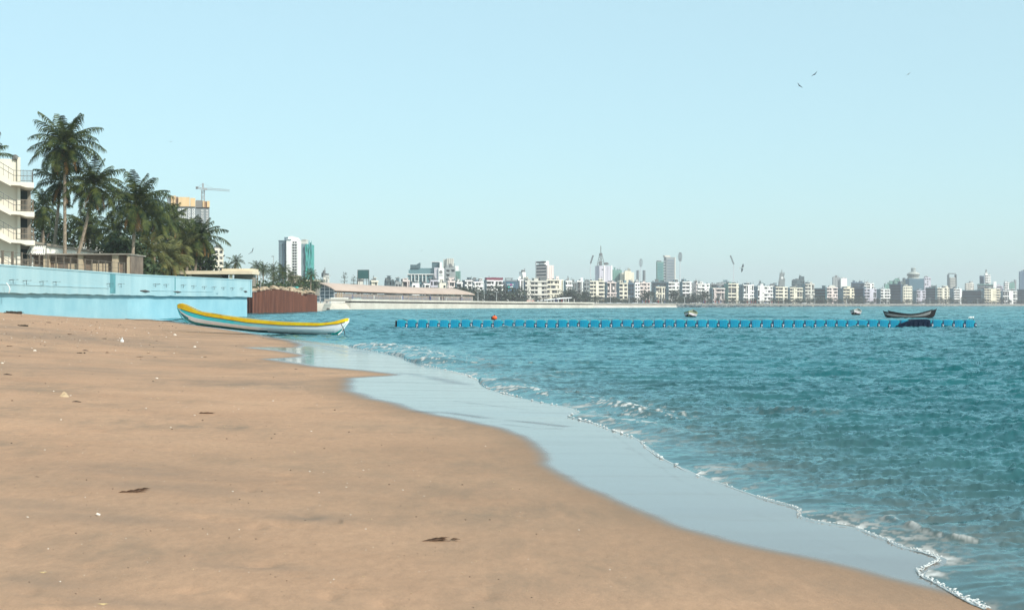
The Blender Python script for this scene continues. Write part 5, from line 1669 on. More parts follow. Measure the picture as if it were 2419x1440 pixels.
def tower(px0, pxc, px1, top, Y, c, style, label, seed, name='apartment_block', cat='building', a=None, gz=GZ, group=None, side=None, roof=True, parts=None):
    """a block seen over its corner: flank px0..pxc with shade put into its colour, sunny front pxc..px1 (pixels of the photograph)"""
    rnd = random.Random(seed)
    if a is None: a = R(26) if pxc - px0 >= 2 else R(6)
    Xc = (pxc - CX) / F * Y
    k, k0 = (px1 - CX) / F, (px0 - CX) / F
    l = (k * Y - Xc) / (math.cos(a) - k * math.sin(a))
    den = math.sin(a) + k0 * math.cos(a)
    d = (Xc - k0 * Y) / den if (pxc - px0 >= 2 and den > 0.05) else 14.0
    h = H + (HY - top) * Y / F - gz
    root = empty(name, (Xc, Y, gz), a, label, cat, group)
    W_ = wallm(COLS[c] if isinstance(c, str) else c)
    Wd = wallm({'g': (112, 138, 146), 'd': (84, 106, 114), 't': (92, 128, 136)}.get(side, COLS.get(side))) if side else W_  # flank tone: shade of the sunless side put into the wall colour
    nf = max(2, round(h / 3.4))
    fh = h / nf
    mb = MB()
    big = (px1 - px0) >= 20 if parts is None else parts
    mats = [W_, M_win, M_winl, Wd, M_clut]
    if style == 'plain':
        mb.box(0, l, 0, d, 0, h, 0)
        for x in (0.33, 0.66): mb.box(l * x - 0.2, l * x + 0.2, -0.25, -0.01, 0, h - 1, 0)
    elif style == 'glass':
        mb.box(0.3, l - 0.3, 0.3, d - 0.3, 0, h - 0.1, 1)
        for f in range(nf + 1): mb.box(0, l, 0, d, f * fh - 0.35, f * fh + 0.0 + (0.35 if f < nf else 0.8), 3 if f % 2 else 0)
        for x in np.linspace(0, l, max(3, int(l / 5))): mb.box(x - 0.15, x + 0.15, -0.1, 0.25, 0, h, 0)
    elif style in ('band', 'mix'):
        mb.box(0.9, l - 0.9, 0.9, d - 0.4, 0, h - 0.2, 2)
        for f in range(nf):
            if style == 'band' and rnd.random() < 0.75: mb.box(1.2, l - 1.2, 0.84, 0.895, f * fh + 1.3, f * fh + fh - 0.7, 1)
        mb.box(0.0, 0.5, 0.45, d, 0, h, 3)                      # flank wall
        mb.box(l - 0.5, l, 0.45, d, 0, h, 0)
        cores = sorted(rnd.sample([0.18, 0.34, 0.5, 0.66, 0.82], 2 if l > 16 else 1))
        for x in cores:
            w = rnd.uniform(0.05, 0.09) * l
            mb.box(l * x - w, l * x + w, 0.02 if rnd.random() < 0.5 else -0.5, 0.95, 0, h + 0.4, 0)
        if style == 'mix':
            for f in range(nf):
                for j in range(int(l / 2.6)):
                    x = 1.2 + j * 2.6
                    if rnd.random() < 0.7: mb.box(x, x + 1.3, 0.80, 0.89, f * fh + 0.9, f * fh + fh - 0.6, 1)
                    else: mb.box(x - 0.2, x + 1.6, 0.5, 0.89, f * fh + 0.2, f * fh + fh - 0.3, 0)
        for x in np.arange(4, l - 2, rnd.uniform(4, 6.5)): mb.box(x, x + 0.5, 0.40, 0.95, 0, h, 0)
    elif style == 'grid':
        mb.box(0, l, 0, d, 0, h, 0)
        nx = max(2, int(l / 3.2))
        for f in range(nf):
            for j in range(nx):
                if rnd.random() < 0.12: continue
                x = (j + 0.5) * l / nx
                w = l / nx * 0.30
                mb.box(x - w, x + w, -0.06, -0.005, f * fh + fh * 0.28, f * fh + fh * 0.76, 1 if rnd.random() < 0.75 else 2)
                if rnd.random() < 0.3: mb.box(x - w * 1.2, x + w * 1.2, -0.7, -0.065, f * fh + fh * 0.78, f * fh + fh * 0.84, 0)
    # flank windows
    if pxc - px0 >= 2 and d > 5 and style != 'plain':
        for f in range(nf):
            for j in range(int(d / 5)):
                if rnd.random() < 0.6:
                    y = 2 + j * 5
                    mb.box(-0.06, -0.004, y, y + 1.5, f * fh + 1.0, f * fh + 2.3, 1)
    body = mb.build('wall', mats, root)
    if style in ('band', 'mix'):
        bal = None
        segs = [(0.0, 1.0)] if l < 12 else [(0.0, cores[0] - 0.05), (cores[0] + 0.06, 1.0)]
        mbs = []
        for f in range(1, nf + 1):
            mb2 = MB()
            z = f * fh
            for s0, s1 in segs:
                if s1 - s0 < 0.08: continue
                if rnd.random() < (0.10 if style == 'band' else 0.3) and f < nf: continue
                pr = rnd.choice((0.0, 0.0, -0.5, -0.9))
                ph = rnd.uniform(0.9, 1.25)
                mb2.box(l * s0, l * s1, pr, 0.9, z - 0.25, z, 0)
                if f < nf: mb2.box(l * s0, l * s1, pr, pr + 0.15, z + 0.004, z + ph, 0)
                else: mb2.box(l * s0, l * s1, pr, pr + 0.3, z + 0.004, z + 0.7, 0)
            if mb2.v: mbs.append(mb2)
        if big:
            for q in mbs: q.build('balcony', W_, root)
        elif mbs:
            q = MB()
            for p_ in mbs:
                b0 = len(q.v); q.v += p_.v; q.f += [tuple(b0 + i for i in f) for f in p_.f]; q.m += p_.m
            tag(q.build('balcony_rows', W_, root), None)
    if roof:
        mbr = MB()
        mbr.box(0.1, l - 0.1, 0.1, 0.4, h + 0.003, h + 0.8, 0)
        mbr.box(0.1, 0.4, 0.45, d - 0.1, h + 0.003, h + 0.8, 3)
        for i in range(rnd.randint(1, 3)):
            x = rnd.uniform(0.08, 0.75) * l
            w = rnd.uniform(2, min(6, l * 0.3))
            zt = rnd.uniform(1.6, 3.4)
            mbr.box(x, x + w, 1.5, min(d - 0.5, 6), h + 0.003, h + zt, rnd.choice((0, 0, 3, 4)))
            if rnd.random() < 0.5: mbr.box(x - 0.5, x + w + 0.5, 1.2, min(d - 0.3, 6.6), h + zt + 0.004, h + zt + 0.3, 0)
        for i in range(rnd.randint(2, 5)):
            x = rnd.uniform(0.05, 0.95) * l
            mbr.tube([(x, 2, h), (x, 2, h + rnd.uniform(1.2, 2.0))], rnd.uniform(0.5, 0.9), 6, 4)
        for i in range(rnd.randint(0, 3)):
            x = rnd.uniform(0.05, 0.95) * l
            mbr.box(x - 0.12, x + 0.12, 1, 1.24, h, h + rnd.uniform(2.5, 5), 4)
        mbr.build('roof', mats, root)
    return root, l, d, h

# ---- the first row on the sea road: (px0, corner, px1, top, distance, colour, style, flank, label)
ROW = [
 (930, 934, 948, 668, 900, 'g', 'grid', 'g', 'small grey block left of the ornate pinkish house'),
 (948, 951, 968, 664, 905, 'k', 'mix', 'n', 'ornate pinkish cream house standing behind the curved hall'),
 (970, 974, 991, 671, 900, 'w', 'grid', 'g', 'plain white block between the pinkish house and the hotel front'),
 (998, 1001, 1016, 672, 910, 'w', 'mix', 'g', 'low white villa at the foot of the hotel, left part'),
 (1014, 1017, 1036, 664, 915, 'l', 'band', 'l', 'lilac white low block right under the hotel slab'),
 (1034, 1038, 1054, 671, 905, 'c', 'grid', 'n', 'low cream block under the white slab of the hotel'),
 (1054, 1057, 1075, 666, 920, 'k', 'mix', 'n', 'low pinkish block right of the white slab'),
 (1074, 1078, 1093, 669, 930, 'w', 'band', 'g', 'white flat-roofed block right of the pinkish block'),
 (1091, 1098, 1116, 664, 1010, 'w', 'band', 'd', 'white balconied block beside the right end of the curved hall'),
 (1112, 1118, 1142, 667, 1050, 'w', 'mix', 'b', 'white house with dark glass lower floors, left of the maroon roofed block'),
 (1143, 1149, 1188, 663.5, 1060, 'w', 'band', 'g', 'banded white block with a maroon strip along its roof'),
 (1221, 1224, 1237, 662, 1090, 'w', 'mix', 'g', 'narrow white block right beside the teal advertising wall'),
 (1232, 1240, 1293, 665, 1100, 'n', 'band', 'b', 'wide grey-white apartment block with long balcony bands'),
 (1286, 1290, 1331, 662, 1120, 'c', 'mix', 'k', 'cream block adjoining the wide banded one, brighter'),
 (1332, 1336, 1352, 665, 1180, 'w', 'mix', 'g', 'white block above the slanted beach pavilion, left one'),
 (1350, 1352, 1364, 668, 1200, 'g', 'band', 'g', 'narrow grey banded block above the slanted pavilion'),
 (1361, 1363, 1378, 665, 1210, 'w', 'mix', 'g', 'white block above the right end of the slanted pavilion'),
 (1376, 1380, 1392, 668, 1250, 'g', 'band', 'd', 'grey block just left of the cream banded corner block'),
 (1389, 1393, 1428, 665, 1260, 'c', 'band', 'g', 'cream banded corner block where the low white promenade ends'),
 (1427, 1434, 1456, 668, 1280, 'k', 'mix', 'g', 'pinkish white block right of the cream banded corner block'),
 (1455, 1463, 1483, 670, 1300, 'c', 'band', 'g', 'cream block with a reddish edge, left of the dark glass block'),
 (1482, 1484, 1498, 670, 1310, 'b', 'glass', 'b', 'narrow dark blue glass block'),
 (1497, 1500, 1512, 669, 1320, 'w', 'grid', 'g', 'slim white stair tower block right of the dark glass block'),
 (1510, 1512, 1536, 669, 1330, 'k', 'mix', 'k', 'pinkish cream block left of the dark green roofs'),
 (1544, 1549, 1571, 679, 1340, 'c', 'mix', 'g', 'lower cream block in front of the dark green-grey roofs'),
 (1574, 1579, 1605, 668, 1350, 'w', 'mix', 'g', 'white block with a bright blank top storey under the blue tower'),
 (1604, 1612, 1634, 667, 1380, 'w', 'band', 'g', 'white block with a wide blank upper part and trees below'),
 (1633, 1645, 1648, 669, 1400, 'k', 'grid', 'k', 'pinkish grey flank between two white blocks'),
 (1643, 1648, 1676, 672, 1400, 'w', 'mix', 'g', 'white patterned block behind a palm-like promenade tree'),
 (1675, 1684, 1712, 682, 1420, 'k', 'mix', 'g', 'low cream and pink block in front of grey roofs'),
 (1710, 1720, 1745, 671, 1430, 'c', 'band', 'G', 'cream block directly under the right floodlight mast'),
 (1743, 1756, 1781, 674, 1440, 'w', 'mix', 'g', 'white block with a broad shaded grey flank'),
 (1779, 1790, 1826, 677, 1460, 'w', 'mix', 'g', 'white speckled wide block left of the clock tower'),
 (1824, 1832, 1861, 679, 1480, 'c', 'band', 'g', 'cream balconied block right under the clock tower'),
 (1858, 1866, 1896, 681, 1500, 'c', 'band', 'g', 'cream pink block in front of the stepped grey building'),
 (1894, 1902, 1924, 672, 1510, 'n', 'mix', 'g', 'tall off-white block right of the stepped grey building'),
 (1922, 1950, 1953, 682, 1530, 't', 'glass', 't', 'dark teal block in shade between two pale blocks'),
 (1944, 1953, 1979, 680, 1560, 'k', 'mix', 'g', 'pinkish house with a rounded ornate gable'),
 (1978, 1992, 2018, 682, 1590, 'y', 'band', 'g', 'pale yellow banded block with a wide shaded grey flank'),
 (2016, 2040, 2042, 681, 1620, 'b', 'glass', 'b', 'blue shaded glass block right of the pale yellow one'),
 (2036, 2041, 2071, 683, 1630, 'l', 'mix', 'g', 'lilac white block under the stepped white tower'),
 (2070, 2080, 2103, 684, 1680, 'w', 'band', 'g', 'white block above the left dark boat, upper floors bright'),
 (2100, 2128, 2131, 672, 1720, 'b', 'glass', 'b', 'blue shaded block left of the cream tower'),
 (2127, 2134, 2155, 677, 1740, 'c', 'grid', 'g', 'cream tower-like block above the pair of dark boats'),
 (2154, 2165, 2187, 687, 1760, 'l', 'mix', 'g', 'lower greyish white block under the round-topped building'),
 (2186, 2210, 2214, 680, 1790, 't', 'glass', 't', 'teal shaded block right of the round-topped building'),
 (2208, 2213, 2243, 681, 1820, 'c', 'band', 'g', 'cream banded block left of the framed grey tower'),
 (2243, 2253, 2272, 683, 1850, 'w', 'band', 'g', 'narrow white block under the framed grey tower'),
 (2271, 2318, 2322, 686, 1880, 'd', 'glass', 't', 'wide dark grey-green mass between two pale blocks'),
 (2318, 2325, 2363, 683, 1930, 'y', 'band', 'g', 'yellow ochre banded block near the right end of the skyline'),
 (2362, 2369, 2403, 688, 1970, 'w', 'band', 'g', 'white banded block right of the yellow ochre one'),
 (2402, 2425, 2440, 684, 2010, 't', 'glass', 't', 'teal block cut by the right edge of the photo'),
]
for i, (p0, pc, p1, top, Y, c, st, sd, lab) in enumerate(ROW):
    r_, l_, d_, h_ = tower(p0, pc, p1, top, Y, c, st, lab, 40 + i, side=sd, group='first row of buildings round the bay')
    if p0 == 1143:
        mb = MB(); mb.box(0, l_, -0.3, 3, h_ + 0.85, h_ + 2.6); mb.build('roof_strip', mat('maroon', lin(120, 50, 70), scale=0.5), r_)
    if p0 == 1944:
        mb = MB()
        n = 9
        mb.prism([(l_ * 0.15, h_)] + [(l_ * (0.5 - 0.35 * math.cos(PI * i / n)), h_ + 3.2 * math.sin(PI * i / n)) for i in range(n + 1)] + [(l_ * 0.85, h_)], 0.0, 0.6)
        mb.build('gable', wallm(COLS['n']), r_)

def near_block(px):
    return min(ROW, key=lambda r: abs((r[0] + r[2]) / 2 - px))[-1].replace(',', '')
def cut(t): return ' '.join(t.split()[:16])
# ---- second row and towers
BACK = [
 (1083, 1086, 1094, 664, 1150, 'n', 'plain', 'g', 'pale block peeping over the roofs right of the hotel'),
 (1116, 1118, 1130, 662, 1250, 'g', 'grid', 'g', 'grey roofed block behind the white house with glass lower floors'),
 (1538, 1541, 1579, 667, 1500, 'd', 'glass', 'd', 'dark green-grey block behind the low cream one'),
 (1677, 1680, 1712, 671.5, 1550, 'g', 'glass', 'G', 'grey-green roofs behind the low cream and pink block'),
 (1700, 1703, 1722, 668, 1560, 'g', 'grid', 'g', 'grey block with a white roof hut left of the floodlight mast'),
 (1748, 1752, 1782, 673, 1600, 'g', 'plain', 'g', 'grey roof line behind the white block with a shaded grey flank'),
 (1792, 1794, 1805, 670, 1640, 'd', 'plain', 'd', 'small dark roof box above the white speckled block'),
 (1810, 1814, 1838, 675, 1650, 'g', 'plain', 'g', 'flat grey roof left of the clock tower'),
 (1870, 1872, 1901, 663, 1640, 'd', 'grid', 'd', 'stepped grey building, widest lower step'),
 (1887, 1889, 1900, 654, 1650, 'd', 'plain', 'd', 'stepped grey building, dark top box'),
 (1878, 1880, 1889, 658, 1655, 'g', 'plain', 'd', 'stepped grey building, middle step'),
 (1966, 1968, 1985, 655.5, 2050, 'g', 'plain', 'g', 'hazy grey block with rounded look above the ornate gable'),
 (1984, 1987, 2001, 658, 2050, 'w', 'plain', 'w', 'hazy white block right of the hazy grey one'),
 (2010, 2014, 2041, 668, 1800, 'b', 'glass', 'b', 'blue-grey office block with a flat top'),
 (2039, 2042, 2065, 670, 1810, 'w', 'band', 'g', 'white stepped block right of the flat blue-grey office'),
 (2088, 2090, 2112, 672, 2000, 'G', 'plain', 'G', 'pale green block behind the white one, left part'),
 (2100, 2102, 2111, 663, 2010, 'G', 'plain', 'G', 'greenish hazy box on the left of the round-topped building'),
 (2111, 2113, 2127, 661.5, 2010, 'G', 'grid', 'G', 'greenish hazy block with a small peak'),
 (2129, 2131, 2143, 667, 1900, 'c', 'plain', 'n', 'cream roof tower above the cream tower-like block'),
 (2132, 2134, 2139, 656, 1950, 'd', 'plain', 'd', 'small grey box tower left of the round-topped building'),
 (2182, 2184, 2199, 656, 1900, 'l', 'grid', 'l', 'lilac white block with a mast, right part of the round-topped building'),
 (2195, 2197, 2213, 679, 2050, 'G', 'plain', 'G', 'low green-grey roofs right of the lilac block'),
 (2279, 2282, 2301, 670, 2250, 'n', 'grid', 'g', 'hazy pale block with a dark roof box'),
 (2289, 2291, 2298, 664, 2260, 'g', 'plain', 'g', 'dark roof box on the hazy pale block'),
 (2308, 2310, 2346, 672, 2150, 'g', 'glass', 'G', 'grey-green block at the foot of the white pointed tower'),
 (2314, 2316, 2326, 651, 2200, 'b', 'plain', 'b', 'blue shaded slab left of the white pointed tower'),
 (2325, 2327, 2340, 650, 2190, 'w', 'band', 'w', 'white tiered tower with a pointed top'),
 (2345, 2347, 2354, 665, 2210, 'w', 'plain', 'g', 'narrow white block right of the pointed tower'),
 (2353, 2355, 2370, 676, 2250, 'l', 'band', 'l', 'low lilac hazy block between yellow and white blocks'),
 (2371, 2373, 2384, 668, 2230, 'w', 'band', 'g', 'white striped tower behind the white banded block'),
 (2383, 2385, 2397, 669, 2235, 'G', 'plain', 'G', 'greenish slab beside the white striped tower'),
 (2395, 2397, 2401, 660, 2240, 'g', 'plain', 'g', 'thin hazy slab right of the greenish one'),
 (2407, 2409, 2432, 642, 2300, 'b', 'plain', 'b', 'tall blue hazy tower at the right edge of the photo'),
 (842, 844, 858, 668, 760, 'n', 'grid', 'g', 'pale low block under the billboard'),
 (873, 876, 893, 665, 820, 'c', 'mix', 'g', 'small cream house right of the billboard'),
 (908, 912, 932, 664, 860, 'd', 'mix', 'd', 'dark grey cluttered block in the middle of the hall roof'),
 (762, 764, 778, 654, 640, 'n', 'plain', 'g', 'small brown and white block behind the glazed gable'),
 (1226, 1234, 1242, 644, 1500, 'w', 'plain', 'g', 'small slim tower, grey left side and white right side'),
 (1240, 1241, 1248, 654, 1495, 'c', 'grid', 'g', 'low cream shoulder of the small slim tower'),
 (1446, 1448, 1469, 638.5, 1700, 'G', 'plain', 'G', 'flat grey-green slab right of the mast tower'),
 (1468, 1469, 1475, 644, 1690, 'c', 'plain', 'c', 'slim cream tower right of the grey-green slab'),
 (1474, 1476, 1491, 641, 1680, 'y', 'plain', 'g', 'cream slab tower with an unfinished top'),
 (1489, 1491, 1498, 643, 1685, 'c', 'plain', 'n', 'narrow cream tower, rightmost of the cream slabs'),
 (1506, 1507, 1510, 638, 2300, 'g', 'plain', 'g', 'faint thin hazy tower left of the hazy floodlight'),
 (1521, 1522, 1525, 638, 2300, 'g', 'plain', 'g', 'faint thin hazy tower right of the hazy floodlight'),
]
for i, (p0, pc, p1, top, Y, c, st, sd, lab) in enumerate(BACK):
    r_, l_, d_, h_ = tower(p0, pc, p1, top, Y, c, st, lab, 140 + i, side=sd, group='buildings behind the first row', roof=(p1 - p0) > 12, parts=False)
    if p0 == 2325:
        mb = MB(); mb.prism([(l_ * .2, h_), (l_ * .8, h_), (l_ * .55, h_ + 5), (l_ * .5, h_ + 9), (l_ * .45, h_ + 5)], 2, 5); mb.build('pointed_top', wallm(COLS['n']), r_)

# ---- named towers
r_, l, d, h = tower(1265, 1293, 1308, 626, 1500, 'k', 'plain', 'tall tower, left side dark glass and right side plain pinkish white', 301, a=R(35), name='tower_block', roof=False)
mb = MB()
for f in range(12): mb.box(-0.15, -0.02, 2 + 0.3, d - 1, 6 + f * 3.4, 6 + f * 3.4 + 1.9)
mb.build('glazing', M_win, r_)
mb = MB(); mb.box(0.2, 6, d * 0.25, d * 0.6, h, h + 4.5); mb.box(-0.2, 0.6, d * 0.92, d, 0, h + 4.5); mb.prism([(1, h), (5, h), (2, h + 4)], d * 0.62, d * 0.8); mb.build('roof', wallm(COLS['w']), r_)
r_, l, d, h = tower(1406, 1416, 1446, 627.5, 1650, 'l', 'plain', 'pale lilac slab tower carrying the tall broadcasting mast', 302, name='tower_block', roof=False)
mb = MB(); mb.box(l * 0.33, l * 0.42, -0.6, -0.02, 0, h + 1); mb.box(l * 0.9, l, -0.6, -0.02, 0, h + 0.6); mb.build('pilaster', wallm(COLS['w']), r_)
mb = MB()
s = 1650 / F
c0 = l * 0.31
for sx in (-1, 1):
    for sy in (-1, 1):
        mb.bar((c0 + sx * 3.2, 6 + sy * 3.2, h), (c0 + sx * 0.8, 6 + sy * 0.8, h + 15), 0.5)
for kz in range(5):
    w_ = 3.2 - 0.5 * kz
    for sx in (-1, 1):
        mb.bar((c0 - w_, 6 + sx * w_, h + 3 * kz), (c0 + w_ - 0.4, 6 + sx * (w_ - 0.4), h + 3 * kz + 2.8), 0.3)
mb.box(c0 - 1, c0 + 1, 5, 7, h + 12, h + 15)
mb.bar((c0, 6, h + 15), (c0, 6, h + 23.3), 0.6)
mb.build('broadcast_mast', M_clut, r_)
mb = MB(); mb.lump((l * 0.15, 2, h + 3), (2.4, 1.2, 2.6), 3, 8); mb.lump((l * 0.62, 2, h + 2.6), (3.2, 1.2, 1.5), 5, 8); mb.build('dish_antenna', M_clut, r_)
mb = MB()
for z, x in ((h - 5, l * 0.18), (h * 0.35, l * 0.62)): mb.box(x, x + 2.2, -0.15, -0.01, z, z + 1)
mb.build('sign_panel', M_win, r_)

def striped(px0, pxc, px1, top, Y, base, stripe, label, seed):
    r_, l, d, h = tower(px0, pxc, px1, top, Y, base, 'plain', label, seed, name='tower_block', roof=False)
    mb = MB()
    n = int(h / 4)
    for f in range(n): mb.box(l * 0.08, l * 0.86, -0.5, -0.02, 4 * f + 2, 4 * f + 3.9)
    mb.build('window_band', stripe, r_)
    return r_, l, d, h
M_tealg = mat('teal_glass', lin(70, 128, 134), rough=0.35, scale=0.05)
r_, l, d, h = striped(1550, 1552, 1568, 618, 2100, 'G', M_tealg, 'teal glass tower, shorter of the twin towers', 303)
mb = MB(); mb.box(l * 0.2, l * 0.7, 1, 5, h, h + 1.8); mb.build('roof', M_clut, r_)
r_, l, d, h = striped(1568, 1574, 1595, 607, 2050, 'g', mat('grey_blue_band', lin(106, 122, 134), rough=0.5, scale=0.1), 'grey-blue striped tower, taller of the twin towers', 304)
mb = MB()
for f in range(int(h / 4)): mb.box(-1.5, -0.02, d * 0.3, d * 0.8, 4 * f + 1, 4 * f + 2.4)
mb.build('balcony_rows', wallm(COLS['w']), r_)
mb = MB(); mb.box(-1.8, l * 0.5, 1, 6, h, h + 2.5); mb.box(l * 0.9, l, -0.9, -0.01, 0, h); mb.build('roof', wallm(COLS['n']), r_)

# clock tower with spire
Yt = 1950; s = Yt / F
root = empty('clock_tower', gp(1848, Yt, GZ), 0, 'grey stone clock tower with a pointed spire, above the sea road', 'clock tower')
st = wallm((140, 146, 144))
hz = lambda p: H + (HY - p) * s - GZ
mb = MB(); mb.box(-7 * s, 6 * s, 0, 7, 0, hz(664)); mb.box(-4.6 * s, 4.6 * s, 1, 6.4, hz(664) + 0.01, hz(648)); mb.build('shaft', st, root)
mb = MB()
for x, z in ((-6.6, 660), (5.6, 660), (-4.6, 646), (4.6, 646)): mb.tube([(x * s, 1.2, hz(z + 4)), (x * s, 1.2, hz(z - 1)), (x * s, 1.2, hz(z - 5))], [0.9, 0.7, 0.05], 6)
mb.build('pinnacle', st, root)
mb = MB(); mb.tube([(0, 3.6, hz(648)), (0, 3.6, hz(645)), (0, 3.6, hz(642)), (0, 3.6, hz(636))], [4.7 * s, 3.2 * s, 1.1 * s, 0.3], 8); mb.build('spire', st, root)
mb = MB(); mb.tube([(0, 0.9, hz(656)), (0, 0.98, hz(656))], 1.6, 16); mb.build('clock_face', wallm(COLS['w']), root)

# round topped building
Yt = 1880; s = Yt / F
root = empty('round_top_building', gp(2164, Yt, GZ), 0, 'bluish tall building crowned by a round drum-shaped rooftop restaurant', 'building')
hz = lambda p: H + (HY - p) * s - GZ
mb = MB(); mb.box(-16 * s, 18 * s, 0, 18, 0, hz(658)); mb.build('wall', wallm((92, 124, 138)), root)
mb = MB(); mb.tube([(-2 * s, 9, hz(658)), (-2 * s, 9, hz(654))], 14 * s, 20); mb.tube([(-2 * s, 9, hz(653)), (-2 * s, 9, hz(651.4)), (-2 * s, 9, hz(651.2)), (-2 * s, 9, hz(646)), (-2 * s, 9, hz(642))], [11 * s, 13 * s, 14.8 * s, 14.8 * s, 9 * s], 20); mb.build('drum', wallm((190, 192, 184)), root, False)
mb = MB(); mb.tube([(-2 * s, 9, hz(654)), (-2 * s, 9, hz(653))], 12.5 * s, 20); mb.tube([(-2 * s, 9, hz(650)), (-2 * s, 9, hz(648.2))], 15 * s, 20); mb.build('window_ring', M_win, root)
mb = MB(); mb.tube([(-2 * s, 9, hz(642)), (-2 * s, 9, hz(634))], 5.5 * s, 14); mb.tube([(-2 * s, 9, hz(634)), (-2 * s, 9, hz(632))], [6.5 * s, 5 * s], 12); mb.build('lantern', wallm((170, 176, 172)), root)
# framed tower
Yt = 2200; s = Yt / F
root = empty('framed_tower', gp(2250.5, Yt, GZ), 0, 'slim grey tower with an open frame at its top, above the cream banded block', 'building')
hz = lambda p: H + (HY - p) * s - GZ
mb = MB(); mb.box(-7 * s, 7 * s, 0, 10, 0, hz(655)); mb.build('wall', wallm((160, 164, 160)), root)
mb = MB()
for x0, x1 in ((-9.5, -8), (8, 9.5)): mb.box(x0 * s, x1 * s, -0.5, 8, 0, hz(648))
mb.box(-7.5 * s, 7.5 * s, -0.5, 8, hz(647), hz(645)); mb.build('frame', wallm((120, 130, 130)), root)
for f in range(8):
    mb = MB(); mb.box(-6 * s, 6 * s, -0.8, -0.02, hz(656 + f * 3.8) - 1.2, hz(656 + f * 3.8)); mb.build('balcony', wallm(COLS['n']), root)

# ---- hotel and its neighbours
Yt = 1050; s = Yt / F
root = empty('hotel', gp(1000, Yt, GZ), 0, 'large blue-grey hotel block with thin white pilasters and a white slab with an emblem', 'building')
hx = lambda p: (p - 1000) * s
hz = lambda p: H + (HY - p) * s - GZ
Mb_ = wallm((108, 142, 148)); Mbd = wallm((86, 112, 118))
mb = MB(); mb.box(hx(963), hx(1036), 0, 26, 0, hz(647)); mb.box(hx(965), hx(1033), 1, 25, hz(647) + 0.01, hz(637)); mb.box(hx(968), hx(1025), 2, 22, hz(637) + 0.01, hz(633)); mb.build('wall', Mb_, root)
mb = MB(); mb.box(hx(969), hx(982), 1, 12, hz(633) + 0.01, hz(625)); mb.prism([(hx(981), hz(633)), (hx(991), hz(633)), (hx(991.5), hz(620)), (hx(984), hz(624))], 1, 10); mb.box(hx(1020), hx(1037), 1, 12, hz(637) + 0.02, hz(619)); mb.build('roof_block', Mbd, root)
mb = MB(); mb.box(hx(962), hx(1036.4), -1.2, 0.1, hz(648.5), hz(646.5)); mb.box(hx(1019), hx(1038), 0.5, 13, hz(618.9), hz(617.8)); mb.build('cornice', wallm(COLS['w']), root)
for p in (972, 980, 989, 998, 1006.5): 
    mb = MB(); mb.box(hx(p - 0.8), hx(p + 0.8), -1.0, -0.02, 0, hz(648.6)); mb.build('pilaster', wallm(COLS['w']), root)
for r in range(5):
    for p in (975.8, 984, 993, 1002, 1012, 1020):
        if (r + int(p)) % 3: 
            mb = MB(); mb.box(hx(p - 1.6), hx(p + 1.6), -0.12, -0.01, hz(655 + r * 5), hz(652 + r * 5)); mb.build('window', M_win, root)
mb = MB(); mb.box(hx(1026), hx(1036.2), -1.6, 10, 0, hz(632)); mb.build('stair_tower', wallm((206, 202, 208)), root)
mb = MB(); mb.box(hx(1036.4), hx(1048), -3, 12, 0, hz(633)); mb.box(hx(1039), hx(1044), -2, 6, hz(633) + 0.01, hz(619)); mb.build('white_slab', wallm(COLS['w']), root)
# emblem: dark disc with a lighter petal pattern, and a line of lettering marks
mb = MB()
cx, cz = hx(1042), hz(642.5)
mb.tube([(cx, -3.02, cz), (cx, -3.25, cz)], 1.15, 18)
mb.build('emblem', M_clut, root)
mb = MB()
for k in range(5):
    t = PI * k / 4
    mb.bar((cx, -3.3, cz - 0.7), (cx + 0.75 * math.cos(t), -3.3, cz - 0.6 + 1.3 * math.sin(t)), 0.22, 0.06)
mb.build('emblem_petal', wallm(COLS['k']), root)
mb = MB()
for k in range(5): mb.box(cx - 1.5 + 0.62 * k, cx - 1.1 + 0.62 * k, -3.15, -3.02, hz(651.2), hz(649.8) + (0.2 if k % 2 else 0))
mb.build('lettering', M_clut, root)
root = empty('fluted_tower', gp(1058, 1400, GZ), 0, 'tallest pale tower behind the hotel, with rounded vertical ribs', 'building')
s = 1400 / F; hz = lambda p: H + (HY - p) * s - GZ
mb = MB(); mb.box(-11 * s, -4 * s, 2, 12, 0, hz(612)); mb.box(-4 * s, 13 * s, 0, 12, 0, hz(611)); mb.build('wall', wallm((204, 204, 194)), root)
for p in (-1, 3.2, 7.2, 11.3):
    mb = MB(); mb.tube([(p * s, 0, 0), (p * s, 0, hz(610))], 1.75 * s, 10); mb.build('rib', wallm(COLS['n']), root)
r_, l, d, h = tower(1049, 1052, 1076, 634, 1130, 'g', 'grid', 'grey block right of the white slab with the emblem', 311, side='g')
mb = MB(); mb.tube([(l * 0.6, 3, h), (l * 0.6, 3, h + 2.5), (l * 0.6, 3, h + 4)], [2.6, 2.2, 0.3], 10); mb.build('dome', M_clut, r_)
r_, l, d, h = tower(1074, 1075, 1088, 640, 1180, 'G', 'plain', 'greenish netted block, right end of the hotel group', 312, roof=False)
mb = MB(); mb.box(0, l * 0.7, 2, 8, h, h + 4.3); mb.build('roof', wallm(COLS['w']), r_)

